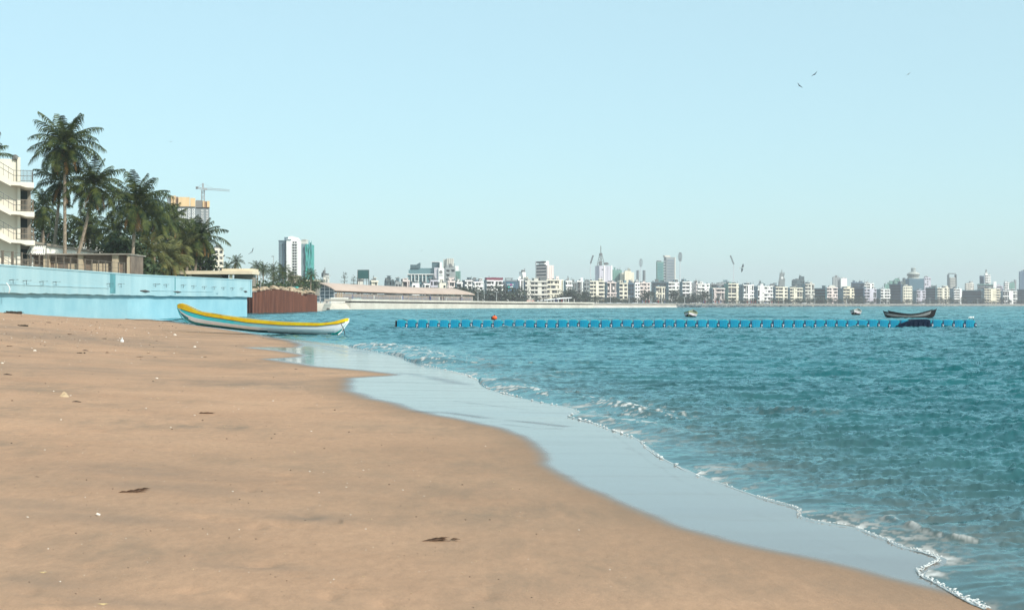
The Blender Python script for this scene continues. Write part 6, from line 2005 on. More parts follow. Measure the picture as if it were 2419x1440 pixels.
# ---- teal advertising wall
Yt = 1080; s = Yt / F
root = empty('advertising_block', gp(1206, Yt, GZ), 0, 'narrow block wrapped in a teal advertisement with white lettering, white porch at its foot', 'building')
hx = lambda p: (p - 1206) * s
hz = lambda p: H + (HY - p) * s - GZ
mb = MB(); mb.box(hx(1187), hx(1224), 0, 14, 0, hz(664)); mb.build('wall', wallm(COLS['b']), root)
mb = MB(); mb.box(hx(1196), hx(1215.5), -0.6, -0.01, hz(692), hz(667)); mb.build('advertisement', mat('ad_teal', lin(44, 112, 132), rough=0.6, scale=0.1), root)
mb = MB(); mb.box(hx(1192), hx(1222), 2, 10, hz(664) + 0.01, hz(661)); mb.box(hx(1193), hx(1212), 1, 8, hz(658), hz(656)); mb.box(hx(1194), hx(1196), 3, 4, hz(661), hz(658)); mb.box(hx(1208), hx(1210), 3, 4, hz(661), hz(658)); mb.build('roof', wallm(COLS['g']), root)
for p in (1190, 1193): 
    mb = MB(); mb.box(hx(p), hx(p + 1), -0.4, -0.01, 0, hz(665)); mb.build('pilaster', wallm(COLS['g']), root)
def letters(x0, z, hgt, parent):
    """the word yono from strokes"""
    w = hgt * 0.78
    st_ = hgt * 0.24
    def ring(cx, m, nm):
        mb = MB()
        pts = [(cx + w / 2 * math.cos(t) * 0.82, -0.75, z + hgt / 2 + hgt / 2 * 0.85 * math.sin(t)) for t in np.linspace(0, 2 * PI, 13)]
        mb.tube(pts, st_ / 2, 5)
        mb.build(nm, m, parent)
    wht = mat('ad_white', (0.8, 0.8, 0.82), var=0.03); mag = mat('ad_magenta', lin(226, 60, 170), var=0.03)
    adv = hgt * 1.02
    mb = MB(); mb.bar((x0, -0.75, z + hgt), (x0 + w / 2, -0.75, z + hgt * 0.15), st_); mb.bar((x0 + w, -0.75, z + hgt), (x0 + w * 0.3, -0.75, z - hgt * 0.45), st_); mb.build('letter', wht, parent)
    ring(x0 + adv + w / 2, wht, 'letter')
    xn = x0 + 2 * adv
    mb = MB(); mb.bar((xn, -0.75, z), (xn, -0.75, z + hgt), st_); mb.bar((xn + w * 0.8, -0.75, z), (xn + w * 0.8, -0.75, z + hgt * 0.8), st_); mb.bar((xn, -0.75, z + hgt * 0.88), (xn + w * 0.8, -0.75, z + hgt * 0.88), st_); mb.build('letter', mag, parent)
    ring(x0 + 3 * adv + w / 2, wht, 'letter')
letters(hx(1197.6), hz(674.3), 1.32, root)
mb = MB(); mb.box(hx(1205), hx(1212), -0.72, -0.62, hz(678.5), hz(676.2)); mb.build('sign_line', mat('ad_white', (0.8, 0.8, 0.82)), root)
mb = MB(); mb.box(hx(1200), hx(1203.5), -0.72, -0.62, hz(680), hz(676)); mb.build('sign_figure', mat('ad_green', lin(40, 190, 170)), root)
mb = MB(); mb.box(hx(1198.5), hx(1209), -0.72, -0.62, hz(688), hz(683)); mb.build('sign_picture', mat('ad_pale', lin(110, 150, 190), scale=0.5, var=0.2), root)
mb = MB(); mb.box(hx(1195), hx(1221), -6, -0.7, hz(695), hz(692)); mb.box(hx(1195), hx(1221), -6, -0.7, hz(703), hz(699)); mb.box(hx(1196), hx(1220), -5.5, -0.7, 0, hz(703) - 0.01); mb.build('porch', wallm(COLS['w']), root)
mb = MB(); mb.box(hx(1196.5), hx(1219.5), -5, -0.75, hz(699) + 0.01, hz(695) - 0.01); mb.build('porch_window', M_win, root)

# ---- white tower and netted tower on the left
Yt = 930; s = Yt / F
root = empty('white_tower', gp(690, Yt, GZ), 0, 'white high-rise with rows of dark windows and a grey-blue shaded left side', 'building')
hz = lambda p: H + (HY - p) * s - GZ
hx = lambda p: (p - 690) * s
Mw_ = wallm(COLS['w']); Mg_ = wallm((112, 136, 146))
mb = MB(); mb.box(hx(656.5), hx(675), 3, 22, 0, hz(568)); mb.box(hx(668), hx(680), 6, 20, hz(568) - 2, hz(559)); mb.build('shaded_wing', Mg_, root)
mb = MB(); mb.box(hx(676.5), hx(689), 0, 18, 0, hz(564)); mb.box(hx(689), hx(702), 1.2, 18, 0, hz(565)); mb.build('wall', Mw_, root)
mb = MB(); mb.prism([(hx(679), hz(564) + 0.01), (hx(703), hz(566)), (hx(698), hz(560)), (hx(689), hz(557)), (hx(680), hz(558))], 2, 14); mb.build('roof', Mw_, root)
mb = MB(); mb.box(hx(676.5), hx(688), -0.6, -0.01, hz(566.5), hz(565)); mb.box(hx(656), hx(674), 2.4, 2.9, hz(568.5), hz(567)); mb.build('cornice', Mg_, root)
nf = 13
for f in range(nf):
    z = hz(570.5 + f * 6.5)
    for p in (690.5, 696):
        mb = MB(); mb.box(hx(p), hx(p + 4), 1.05, 1.19, z - 0.95, z); mb.build('window', M_win, root)
    mb = MB(); mb.box(hx(689.3), hx(703.2), 0.1, 1.1, z - 1.55, z - 1.15); mb.build('balcony', Mw_, root)
for f in range(12):
    z = hz(576 + f * 6.5)
    for p in (659, 664.5, 670.5):
        mb = MB(); mb.box(hx(p), hx(p + (3.4 if p > 670 else 2)), 2.85, 2.99, z - 1.0, z); mb.build('window', M_win if p > 670 else M_winl, root)
root = empty('netted_tower', gp(720, 960, GZ), 0, 'tower wrapped in green construction netting, right of the white high-rise', 'building')
s = 960 / F; hz = lambda p: H + (HY - p) * s - GZ; hx = lambda p: (p - 720) * s
mb = MB(); mb.box(hx(703.5), hx(723), 4, 20, 0, hz(575)); mb.build('wall', wallm((128, 152, 156)), root)
mb = MB(); mb.box(hx(705), hx(720.5), 5, 14, hz(575) + 0.01, hz(566)); mb.box(hx(711), hx(721), 4.5, 15, hz(566), hz(564.5)); mb.build('roof_block', wallm(COLS['n']), root)
M_net = mat('green_net', lin(46, 158, 140), rough=0.8, scale=0.25, var=0.2, col2=lin(90, 160, 164), thr=(0.4, 0.6))
mb = MB()
n = 10
rnd = random.Random(12)
vs = []
for i in range(n + 1):
    for j in range(14):
        x = hx(720) + (hx(735) - hx(720)) * i / n
        z = (hz(576) - 6) * j / 13 + 6
        vs.append((x, 2.5 + rnd.uniform(-0.6, 0.6), z + (rnd.uniform(0, 3.0) if j == 13 and i > 5 else 0)))
mb.add(vs, [(i * 14 + j, (i + 1) * 14 + j, (i + 1) * 14 + j + 1, i * 14 + j + 1) for i in range(n) for j in range(13)])
mb.box(hx(720.2), hx(734.5), 3.4, 16, 6, hz(577))
mb.build('net', M_net, root)
mb = MB(); mb.box(hx(721), hx(734), 3.6, 15.8, 0, 6); mb.build('ground_floor', wallm(COLS['g']), root)
mb = MB()
for k in range(12):
    mb.bar((hx(732), 1.8, 6 + k * 3), (hx(736.5), 1.8, 6.4 + k * 3), 0.15)
mb.bar((hx(735.2), 1.8, 0), (hx(735.2), 1.8, hz(574)), 0.15)
mb.build('scaffold', M_net, root)

# ---- high-rise under construction, crane, cream tower
Yt = 800; s = Yt / F
root = empty('unfinished_highrise', gp(445, Yt, 4.35), R(13), 'high-rise under construction, grey concrete with white window grid and yellow formwork on top', 'building')
hz = lambda p: H + (HY - p) * s - 4.35; hx = lambda p: (p - 445) * s
Mc_ = wallm((138, 146, 148)); My_ = mat('yellow_formwork', lin(222, 188, 140), rough=0.7, scale=0.15, streak=True, var=0.1); Mo_ = mat('brown_formwork', lin(150, 112, 80), scale=0.2)
mb = MB(); mb.box(hx(402), hx(462), 0, 20, 0, hz(487)); mb.box(hx(462), hx(494), 3, 22, 0, hz(491)); mb.build('wall', Mc_, root)
for p0, p1, t, y in ((396, 405, 463, 2), (405, 409, 462, 1), (411, 416, 462.5, 0.6), (422, 448, 466, -1.2), (449.5, 461, 468, -1.2), (478, 482, 473, 1.8), (488, 494.5, 473.5, 1.8)):
    mb = MB(); mb.box(hx(p0), hx(p1), y, y + 12, hz(488), hz(t)); mb.build('formwork', My_ if p0 != 396 else Mc_, root)
for p0, p1, t, y in ((409.2, 410.8, 463, 1), (416.3, 421.7, 465, 0.4), (462, 477.5, 472, 2.2), (482.3, 487.7, 474, 2.6)):
    mb = MB(); mb.box(hx(p0), hx(p1), y, y + 12, hz(489), hz(t)); mb.build('formwork', Mo_ if p0 != 462 else wallm((130, 128, 124)), root)
for f in range(17):
    z = hz(494 + f * 6.4)
    for p, w in ((407.5, 4), (421, 5), (430.5, 5), (437, 4), (444.5, 4), (454, 4.5)):
        mb = MB()
        mb.box(hx(p), hx(p + w * 1.25), -0.5, -0.01, z - 1.0, z + 0.2, 0)
        mb.box(hx(p + w * 0.35), hx(p + w * 0.9), -0.56, -0.505, z - 0.65, z - 0.1, 1)
        mb.build('window', [Mw_, M_win], root)
    for p in (475, 486):
        mb = MB()
        mb.box(hx(p), hx(p + 4.5), 2.5, 2.99, z - 0.95, z, 0)
        mb.box(hx(p + 1.2), hx(p + 3.2), 2.44, 2.495, z - 0.7, z - 0.15, 1)
        mb.build('window', [Mw_, M_win], root)
root = empty('tower_crane', gp(479.5, 815, 4.35), 0, 'pale tower crane standing behind the unfinished high-rise, long jib to the right', 'crane')
s = 815 / F; hz = lambda p: H + (HY - p) * s - 4.35
M_cr = mat('crane_grey', (0.36, 0.38, 0.39), rough=0.6, scale=0.5)
def lattice(mb, a, b, w, n, t=0.16):
    a, b = Vector(a), Vector(b); d = b - a
    if abs(d.z) > abs(d.x): e1, e2 = Vector((w, 0, 0)), Vector((0, w, 0))
    else: e1, e2 = Vector((0, 0, w)), Vector((0, w, 0))
    cs = [(-.5, -.5), (.5, -.5), (.5, .5), (-.5, .5)]
    for u, v in cs: mb.bar(a + e1 * u + e2 * v, b + e1 * u + e2 * v, t)
    for i in range(n):
        p, q = a + d * i / n, a + d * (i + 1) / n
        for k in range(4):
            u0, v0 = cs[k]; u1, v1 = cs[(k + 1) % 4]
            if i % 2: (u0, v0), (u1, v1) = (u1, v1), (u0, v0)
            mb.bar(p + e1 * u0 + e2 * v0, q + e1 * u1 + e2 * v1, t * 0.6)
mb = MB(); lattice(mb, (0, 0, 0), (0, 0, hz(448)), 1.5, 44, 0.28); mb.build('mast', M_cr, root)
mb = MB(); lattice(mb, (0.8, 0, hz(446)), (63 * s, 0, hz(450)), 1.0, 26, 0.13); mb.build('jib', M_cr, root)
mb = MB(); lattice(mb, (-0.8, 0, hz(446)), (-14 * s, 0, hz(443)), 1.1, 6, 0.16); mb.build('counter_jib', M_cr, root)
mb = MB(); mb.box(-16.5 * s, -12 * s, -0.6, 0.6, hz(446.5), hz(441)); mb.build('counterweight', M_clut, root)
mb = MB(); mb.bar((0, 0, hz(448)), (0, 0, hz(433)), 0.9); mb.bar((-0.3, 0, hz(434)), (-14 * s, 0, hz(443)), 0.09); mb.bar((0.3, 0, hz(434)), (30 * s, 0, hz(447.5)), 0.09); mb.build('tower_head', M_cr, root)
mb = MB(); mb.box(0.9, 2.6, -1.6, -0.6, hz(449.5), hz(445)); mb.build('cab', M_cr, root)
r_, l, d, h = tower(496, 505, 528, 588.5, 860, 'c', 'grid', 'cream tower block with small windows, partly behind the last tall palm', 320, side='n', gz=4.35)

# ---- curved hall with glazed gable
A = P(785, 700, 560); B = P(1117, 700, 790)
A.z = B.z = 3.0
root = empty('curved_hall', (A.x, A.y, 3.0), 0, 'long hall with a barrel-curved pinkish roof and a glazed gable end, on the far waterfront', 'building')
fm = frame((0, 0, 0), (B.x - A.x, B.y - A.y))
Lh = (Vector((B.x, B.y, 0)) - Vector((A.x, A.y, 0))).length
M_roof = mat('pink_roof', lin(196, 172, 156), rough=0.65, scale=0.05, streak=False, var=0.06)
M_hallw = mat('hall_wall', lin(160, 150, 142), rough=0.7, scale=0.12, streak=False, var=0.14)
dpt = 16.0
ez, rz_ = 3.9, 7.6       # eave and ridge above the land
def arc(n=12, off=0.0):
    return [(-1.2 + (dpt + 2.4) * i / n, ez + off + (rz_ - ez) * math.sin(PI * (0.03 + 0.94 * i / n)) ** 0.8) for i in range(n + 1)]
mb = MB(fm)
n = 12
a0 = arc()
a1 = arc(off=-0.35)
ns = 40
vs = []
for j in range(ns + 1):
    u = Lh * j / ns
    sag = -0.6 * math.sin(PI * min(1, j / ns * 1.0)) * 0.5 + (-0.9 if False else 0)
    endk = 1.0 if j < ns - 3 else 1.0 - 0.10 * (j - (ns - 3))
    for (v, z) in a0: vs.append((u, v, ez + (z - ez) * endk + sag))
    for (v, z) in a1: vs.append((u, v, ez - 0.35 + (z - ez + 0.35) * endk + sag))
k = 2 * (n + 1)
fs = []
for j in range(ns):
    for i in range(n):
        fs.append((j * k + i, j * k + i + 1, (j + 1) * k + i + 1, (j + 1) * k + i))
        fs.append((j * k + n + 1 + i, (j + 1) * k + n + 1 + i, (j + 1) * k + n + 2 + i, j * k + n + 2 + i))
    fs.append((j * k, (j + 1) * k, (j + 1) * k + n + 1, j * k + n + 1))
for j in (0, ns):
    for i in range(n): fs.append((j * k + i, j * k + n + 1 + i, j * k + n + 2 + i, j * k + i + 1))
mb.add(vs, fs)
mb.build('roof', M_roof, root, False)
mb = MB(fm); mb.box(3, Lh, 0, dpt, 0, ez - 0.75); mb.build('wall', M_hallw, root)
for j in range(30):
    u = 6 + (Lh - 10) * j / 29
    mb = MB(fm); mb.box(u - 0.12, u + 0.12, -0.25, -0.01, 0, ez - 0.8); mb.build('pier', mat('pier_paint', lin(176, 162, 150), scale=0.3), root)
mb = MB(fm); mb.box(12, Lh - 2, -0.12, -0.02, 1.1, 2.0); mb.build('louvre_strip', mat('grey_louvre', lin(132, 130, 134), scale=0.5), root)
for j in range(3):
    mb = MB(fm); mb.tube([(4 + 2.5 * j, -0.8, 0), (4 + 2.5 * j, -0.8, ez - 0.4)], 0.28, 10); mb.build('column', M_tan, root)
# glazed gable facing left
mb = MB(fm)
g = [(v, z) for v, z in arc(off=-0.36) if 0 <= v <= dpt]
g = [(0.02, ez - 0.3)] + g + [(dpt - 0.02, ez - 0.3)]
pol = [(2.9, 0.02, 0), ] + [(2.9, v, z - 0.25) for v, z in g] + [(2.9, dpt - 0.02, 0)]
mb.add(pol, [tuple(range(len(pol)))])
mb.build('gable_glass', mat('gable_glass', lin(86, 110, 120), rough=0.2, scale=0.15, var=0.25, spec=0.6), root)
mb = MB(fm)
for v in np.linspace(0.2, dpt - 0.2, 9):
    z = np.interp(v, [q[0] for q in arc()], [q[1] for q in arc()]) - 0.65
    mb.bar((2.75, v, 0), (2.75, v, z), 0.16)
for z in (1.2, 2.6, 4.0, 5.4):
    inner_v = [v for v, zz_ in arc(30) if zz_ - 0.65 > z]
    if inner_v: mb.bar((2.75, max(0.2, min(inner_v)), z), (2.75, min(dpt - 0.2, max(inner_v)), z), 0.14)
mb.build('mullion', M_wht, root)
M_prom = mat('promenade_concrete', lin(206, 198, 186), rough=0.85, var=0.1, scale=0.15, streak=False)
M_promd = mat('promenade_gap', lin(60, 56, 54), scale=0.2)

# ---- low promenade deck along the water
def deck(name, pts, z0, z1, depth, m, label=None, cat=None, out=0.0, parent=None, base=None, lift=0.0):
    mb = MB()
    vs = []
    for i, (x, y) in enumerate(pts):
        a = pts[max(i - 1, 0)]; b = pts[min(i + 1, len(pts) - 1)]
        d = Vector((b[0] - a[0], b[1] - a[1], 0)).normalized()
        nx, ny = -d.y, d.x
        up = lift * (1 - i / (len(pts) - 1)) ** 1.0
        for o_, z in ((-out, z0), (-out, z1), (depth, z1), (depth, z0)):
            vs.append((x + nx * o_, y + ny * o_, z + (up if z > 0 else 0)))
    k = len(pts)
    mb.add(vs, [(4 * i + j, 4 * i + 4 + j, 4 * i + 4 + (j + 1) % 4, 4 * i + (j + 1) % 4) for i in range(k - 1) for j in range(4)] + [(0, 1, 2, 3), (4 * k - 1, 4 * k - 2, 4 * k - 3, 4 * k - 4)])
    if base is not None:
        mb.v = [(x - base[0], y - base[1], z) for x, y, z in mb.v]
    o = mb.build(name, m, parent)
    return o
def shore_line(p0, p1, n=40, back=0.0):
    xs = np.linspace(p0, p1, n)
    ys = np.interp(xs, [s[0] for s in SHORE], [s[1] for s in SHORE])
    return [(lambda w: (w[0], w[1] + back))(W0(a, b)) for a, b in zip(xs, ys)]
pl = shore_line(828, 1403)
b_ = pl[0]
root = empty('promenade_wall', (b_[0], b_[1], 0), 0, 'long low whitish promenade wall with a dark shadow gap, below the curved hall', 'wall')
deck('lower_wall', pl, -2.5, 1.5, 3, M_prom, parent=root, base=b_, lift=0.85)
deck('shadow_gap', pl, 1.501, 2.05, 2, M_promd, parent=root, base=b_, out=-0.8, lift=0.85)
deck('deck_slab', pl, 2.051, 2.8, 10, M_prom, parent=root, base=b_, out=0.3, lift=0.85)
pl = shore_line(760, 829, 12)
b_ = pl[0]
root = empty('landing_steps', (b_[0], b_[1], 0), 0, 'pale stepped landing between the dark rocks and the promenade wall', 'steps')
for k in range(5):
    deck('step', [(x + 0.0, y + 1.2 * k) for x, y in pl], -1.0 if k == 0 else 0.42 * k + 0.001, 0.42 * (k + 1), 8 - k, M_prom, parent=root, base=b_)
mb = MB(); q = P(793, 720, 545); mb.box(q.x - b_[0] - 3.2, q.x - b_[0] + 3.3, q.y - b_[1] + 10, q.y - b_[1] + 14, 0.5, 4.4); mb.build('block', M_white, root)
mb = MB(); mb.box(q.x - b_[0] + 5.8, q.x - b_[0] + 8.4, q.y - b_[1] + 9, q.y - b_[1] + 14, 0.5, 4.2); mb.build('hut', mat('pale_teal_hut', lin(160, 186, 180), scale=0.4), root)
M_ppl = [mat('cloth_dark', (0.04, 0.045, 0.06), rough=0.9), mat('cloth_white', (0.65, 0.64, 0.6), rough=0.9), mat('cloth_red', lin(170, 60, 60), rough=0.9), mat('cloth_blue', lin(60, 90, 150), rough=0.9)]
M_skin = mat('skin', lin(130, 90, 66), rough=0.7)
def person_mesh():
    """standing figure grown by a skin modifier from joints, baked to one mesh"""
    me = bpy.data.meshes.new('person')
    J = [(0, 0, 0.95), (0, 0, 1.2), (0, 0, 1.42), (0, 0, 1.52), (0, -0.01, 1.66), (-0.19, 0, 1.40), (-0.25, 0.02, 1.13), (-0.22, -0.08, 0.88), (0.19, 0, 1.40), (0.25, 0.02, 1.13), (0.23, -0.06, 0.88),
         (-0.10, 0, 0.88), (-0.11, -0.02, 0.48), (-0.12, 0.03, 0.08), (-0.12, -0.12, 0.03), (0.10, 0, 0.88), (0.12, -0.06, 0.48), (0.12, 0.0, 0.08), (0.13, -0.16, 0.03)]
    E = [(0, 1), (1, 2), (2, 3), (3, 4), (2, 5), (5, 6), (6, 7), (2, 8), (8, 9), (9, 10), (0, 11), (11, 12), (12, 13), (13, 14), (0, 15), (15, 16), (16, 17), (17, 18)]
    rad = [0.13, 0.13, 0.13, 0.055, 0.10, 0.06, 0.045, 0.035, 0.06, 0.045, 0.035, 0.09, 0.065, 0.045, 0.04, 0.09, 0.065, 0.045, 0.04]
    me.from_pydata(J, E, [])
    o = bpy.data.objects.new('person', me); COL.objects.link(o)
    md = o.modifiers.new('skin', 'SKIN')
    for v, r in zip(me.skin_vertices[0].data, rad): v.radius = (r, r)
    me.skin_vertices[0].data[0].use_root = True
    dg = bpy.context.evaluated_depsgraph_get()
    res = bpy.data.meshes.new_from_object(o.evaluated_get(dg))
    bpy.data.objects.remove(o)
    return res
try:
    PM = person_mesh()
except Exception as ex:
    print('skin failed', ex)
    PM = None
if PM:
    rnd = random.Random(9)
    pm = []
    for m_ in M_ppl:
        q = PM.copy(); q.materials.clear(); q.materials.append(m_); q.materials.append(M_skin)
        for p in q.polygons:
            if p.center.z > 1.5 or (abs(p.center.x) > 0.2 and p.center.z < 1.2): p.material_index = 1
        pm.append(q)
    spots = [(806, 640, 'hall', 3.65), (946, 0, 'hall', 3.65), (948, 0, 'hall', 3.65), (1012, 0, 'hall', 3.65), (1014.5, 0, 'hall', 3.65), (1036, 0, 'hall', 3.65), (1040, 0, 'hall', 3.65), (1046, 0, 'hall', 3.65), (1053, 0, 'hall', 3.65), (1086, 0, 'hall', 3.65), (1090, 0, 'hall', 3.65), (880, 0, 'hall', 3.65)]
    for px, _, w_, z in spots:
        x, y = shore_line(max(px, 829), max(px, 829) + 1, 2)[0]
        o = bpy.data.objects.new('person', pm[rnd.randint(0, 3)]); COL.objects.link(o)
        o.location = (x, y + rnd.uniform(3, 7), 2.8 + 0.85 * (1 - (max(px, 829) - 828) / 575)); o.rotation_euler = (0, 0, rnd.uniform(0, 6.28))
        tag(o, 'person in everyday clothes standing on the promenade deck in front of the curved hall', 'person', 'people on the promenade')
    for k in range(46):
        px = rnd.uniform(1255, 1400) if k < 14 else rnd.uniform(1500, 1860)
        x, y = shore_line(px, px + 1, 2)[0]
        o = bpy.data.objects.new('person', pm[rnd.randint(0, 3)]); COL.objects.link(o)
        o.location = (x, y + (5 if px < 1403 else 15.0), 2.9 if px < 1403 else 2.5); o.rotation_euler = (0, 0, rnd.uniform(0, 6.28))
        tag(o, 'tiny distant person on the %s' % ('beach promenade in front of the slanted pavilion' if k < 14 else 'long sea wall below the apartment blocks'), 'person', 'distant people round the bay')

# ---- beach strip, sea wall with rock armour to the right
pl = shore_line(1380, 1605, 20)
mb = MB()
vs = []
for x, y in pl: vs += [(x, y - 3, -0.6), (x, y + 4, 1.0), (x, y + 16, 2.2), (x, y + 16, -2)]
mb.add(vs, [(4 * i + j, 4 * i + 4 + j, 4 * i + 5 + j, 4 * i + 1 + j) for i in range(len(pl) - 1) for j in range(3)])
tag(mb.build('far_beach', mat('far_sand', lin(206, 198, 188), scale=0.1)), None, None, None, 'structure')
pl = shore_line(1390, 2900, 90, 13.0)
b_ = pl[0]
root = empty('sea_road_wall', (b_[0], b_[1], 0), 0, 'long thin pale sea wall along the far shore road, above the dark rocks', 'wall')
deck('wall', pl, -1.0, 2.2, 1.6, mat('sea_wall_grey', lin(92, 100, 104), scale=0.2), parent=root, base=b_)
deck('coping', pl, 2.201, 2.5, 2.2, mat('pale_coping', lin(150, 160, 164), scale=0.2), parent=root, base=b_, out=0.2)
mb = MB()
rnd = random.Random(33)
for i in range(2600):
    px = 1600 + 1250 * rnd.random()
    x, y = shore_line(px, px + 1, 2)[0]
    t = rnd.random()
    mb.lump((x, y + 12 * t - 1, -0.3 + 2.2 * t), (rnd.uniform(0.8, 1.5),) * 2 + (rnd.uniform(0.6, 1.0),), i, 5, jag=0.35, m=0 if rnd.random() < 0.7 else 1)
tag(mb.build('breakwater_rocks', [mat('armour_rock', lin(74, 92, 98), scale=0.3, var=0.25), mat('armour_rock_pale', lin(118, 122, 122), scale=0.3)]), 'long band of grey armour rocks and concrete tetrapods at the foot of the far sea wall', None, None, 'stuff')

# ---- slanted beach pavilion, tents, palms of the far beach
Yt = 880; s = Yt / F
root = empty('beach_pavilion', gp(1310, Yt, GZ), 0, 'white beach pavilion with a roof sloping up to the right, on the far beach', 'pavilion')
hz = lambda p: H + (HY - p) * s - GZ; hx = lambda p: (p - 1310) * s
mb = MB(); mb.prism([(hx(1268), hz(711.0)), (hx(1350), hz(704.0)), (hx(1351), hz(702.0)), (hx(1330), hz(702.4)), (hx(1270), hz(709.5))], -3, 9); mb.build('roof', M_wht, root)
for p in (1283, 1292, 1301, 1308, 1318, 1330, 1342):
    zt = hz(711 - (p - 1268) / 82 * 7)
    mb = MB(); mb.box(hx(p), hx(p + 1.3), -2.5, -2, 0, zt - 0.1); mb.build('column', M_wht, root)
mb = MB(); mb.prism([(hx(1305), 0), (hx(1346), 0), (hx(1346), hz(705)), (hx(1305), hz(708.4))], 3, 8); mb.build('back_wall', M_win, root)
root = empty('tent', gp(1253, 900, GZ), 0, 'small red and white striped tent roof on the far beach below the teal advertisement', 'tent')
mb = MB(); mb.prism([(-2.6, 1.4), (2.6, 1.4), (2.2, 2.2), (-2.0, 2.4)], -2, 2); mb.build('tent_roof', mat('tent_red', lin(206, 120, 104), scale=0.6, col2=lin(235, 215, 205)), root)
for x in (-2.4, 2.4):
    mb = MB(); mb.bar((x, -1.8, 0), (x, -1.8, 1.4), 0.12); mb.build('pole', M_wht, root)

# ---- floodlight masts
def flood(px, top, ztop, lean, w, Y, label, face=False):
    s = Y / F
    root = empty('floodlight_mast', gp(px, Y, GZ), 0, label, 'floodlight', 'stadium floodlights')
    hz = lambda p: H + (HY - p) * s - GZ
    mp_ = mat('mast_white', (0.62, 0.64, 0.66), scale=0.2, var=0.05)
    mb = MB(); mb.tube([(0, 0, 0), (0, 0, hz(ztop))], [1.5 * s * 0.9, 0.8 * s], 8); mb.build('mast', mp_, root)
    mb = MB()
    a, b = Vector((0, 0, hz(ztop + 1))), Vector((lean * s, 0, hz(top)))
    mb.bar(a, b, 0.5)
    rows = 8
    for k in range(rows):
        c = a.lerp(b, (k + 0.5) / rows)
        ww = w * s * (math.sin(PI * (0.15 + 0.7 * (k + 0.5) / rows)) if face else 0.5)
        mb.bar((c.x - ww, c.y - 0.2, c.z), (c.x + ww, c.y - 0.2, c.z), 0.4)
        nl_ = 5 if face else 2
        for j in range(nl_):
            x = c.x - ww + 2 * ww * j / (nl_ - 1)
            mb.box(x - 0.42, x + 0.42, c.y - 1.1, c.y - 0.5, c.z - 0.5, c.z + 0.5)
    mb.build('lamp_rack', mat('lamp_rack_grey', (0.16, 0.18, 0.19), scale=0.3), root)
flood(1395, 603, 621, 6, 2, 1500, 'floodlight mast with its lamp rack leaning right, left of the broadcasting tower')
flood(1513.5, 611, 629, 0.5, 3.8, 2300, 'faint hazy floodlight mast with an oval lamp rack', True)
flood(1606.5, 596, 616, 0, 4.2, 1750, 'floodlight mast with an oval lamp rack right of the twin towers', True)
flood(1733, 603, 623, -8, 2, 1550, 'floodlight mast with its lamp rack leaning left, left of the flying gull')

# ---- billboard, odd trees and lamp posts near the hall
Yt = 700; s = Yt / F
root = empty('billboard', gp(858, Yt, GZ), 0, 'dark green blank billboard on a tall steel frame behind the curved hall', 'billboard')
hz = lambda p: H + (HY - p) * s - GZ; hx = lambda p: (p - 858) * s
mb = MB(); mb.box(hx(845.5), hx(871), 0, 0.5, hz(657.5), hz(638)); mb.build('panel', mat('billboard_green', lin(34, 84, 84), scale=0.3, var=0.05), root)
mb = MB()
for p in (845, 871): mb.bar((hx(p), 0.25, 0), (hx(p), 0.25, hz(637)), 0.4)
for z in (637.5, 658, 662): mb.bar((hx(845), 0.25, hz(z)), (hx(871), 0.25, hz(z)), 0.25)
for p in (849, 858, 866): mb.bar((hx(p), 0.8, 0), (hx(p), 0.8, hz(657)), 0.22)
mb.build('frame', M_bar, root)
def pine(px, top, w, Y, label, seed):
    s = Y / F
    h = H + (HY - top) * s - GZ
    root = empty('pine_tree', gp(px, Y, GZ), 0, label, 'tree', 'layered pines behind the hall')
    mb = MB(); mb.tube([(0, 0, 0), (0.2, 0, h * 0.6), (0, 0, h)], [0.22, 0.14, 0.04], 6); mb.build('trunk', M_bark, root)
    mb = MB(); rnd = random.Random(seed)
    for k in range(5):
        z = h * (0.50 + 0.48 * k / 4)
        rr = w * s / 2 * (1 - 0.6 * k / 4)
        for j in range(4):
            a = rnd.uniform(0, 6.28)
            crown_mesh(mb, (rr * 0.55 * math.cos(a), rr * 0.55 * math.sin(a), z), (rr * 0.55, rr * 0.55, 0.12), 3, 4, 0.24, seed + k * 7 + j)
    mb.build('crown', M_leafd, root)
pine(813, 645, 13, 640, 'layered pine tree standing behind the left part of the hall roof', 1)
pine(835, 654, 6, 660, 'slim small pine tree just left of the billboard', 2)
pine(1405, 700, 7, 1100, 'small layered tree at the right end of the slanted pavilion', 3)

# far promenade lamp posts
lamps = [(1129, 690, 900), (1144, 670, 960), (1173, 690, 960), (1442, 700, 1100), (1486, 698, 1150), (1617, 702, 1150), (1563, 698, 1150), (1700, 704, 1200), (1540, 700, 1160), (1780, 704, 1250), (1850, 704, 1300), (1925, 704, 1350), (2000, 705, 1400), (2080, 706, 1480), (2197, 704, 1550), (2310, 706, 1650), (774, 651, 640), (2270, 706, 1600)]
nm = {1129: 'thin lamp post right of the end of the hall', 1144: 'tall thin lamp post left of the maroon roofed block', 774: 'twin-headed lamp behind the glazed gable of the hall', 1173: 'thin lamp post in front of the maroon roofed block'}
Lmp = mat('far_lamp', (0.5, 0.52, 0.52), scale=1)
for px, top, Y in lamps:
    s = Y / F
    h = H + (HY - top) * s - GZ
    root = empty('street_lamp', gp(px, Y, GZ), 0, nm.get(px, cut('thin pale street lamp before the ' + near_block(px))), 'street lamp', 'street lamps round the bay')
    mb = MB(); mb.tube([(0, 0, 0), (0, 0, h)], [0.22, 0.13], 6); mb.build('pole', Lmp, root)
    mb = MB(); mb.bar((-1.3, 0, h), (1.3, 0, h + 0.15), 0.2); mb.box(-1.6, -0.9, -0.2, 0.2, h - 0.05, h + 0.2); mb.box(0.9, 1.6, -0.2, 0.2, h + 0.02, h + 0.27); mb.build('lamp_head', Lmp, root)

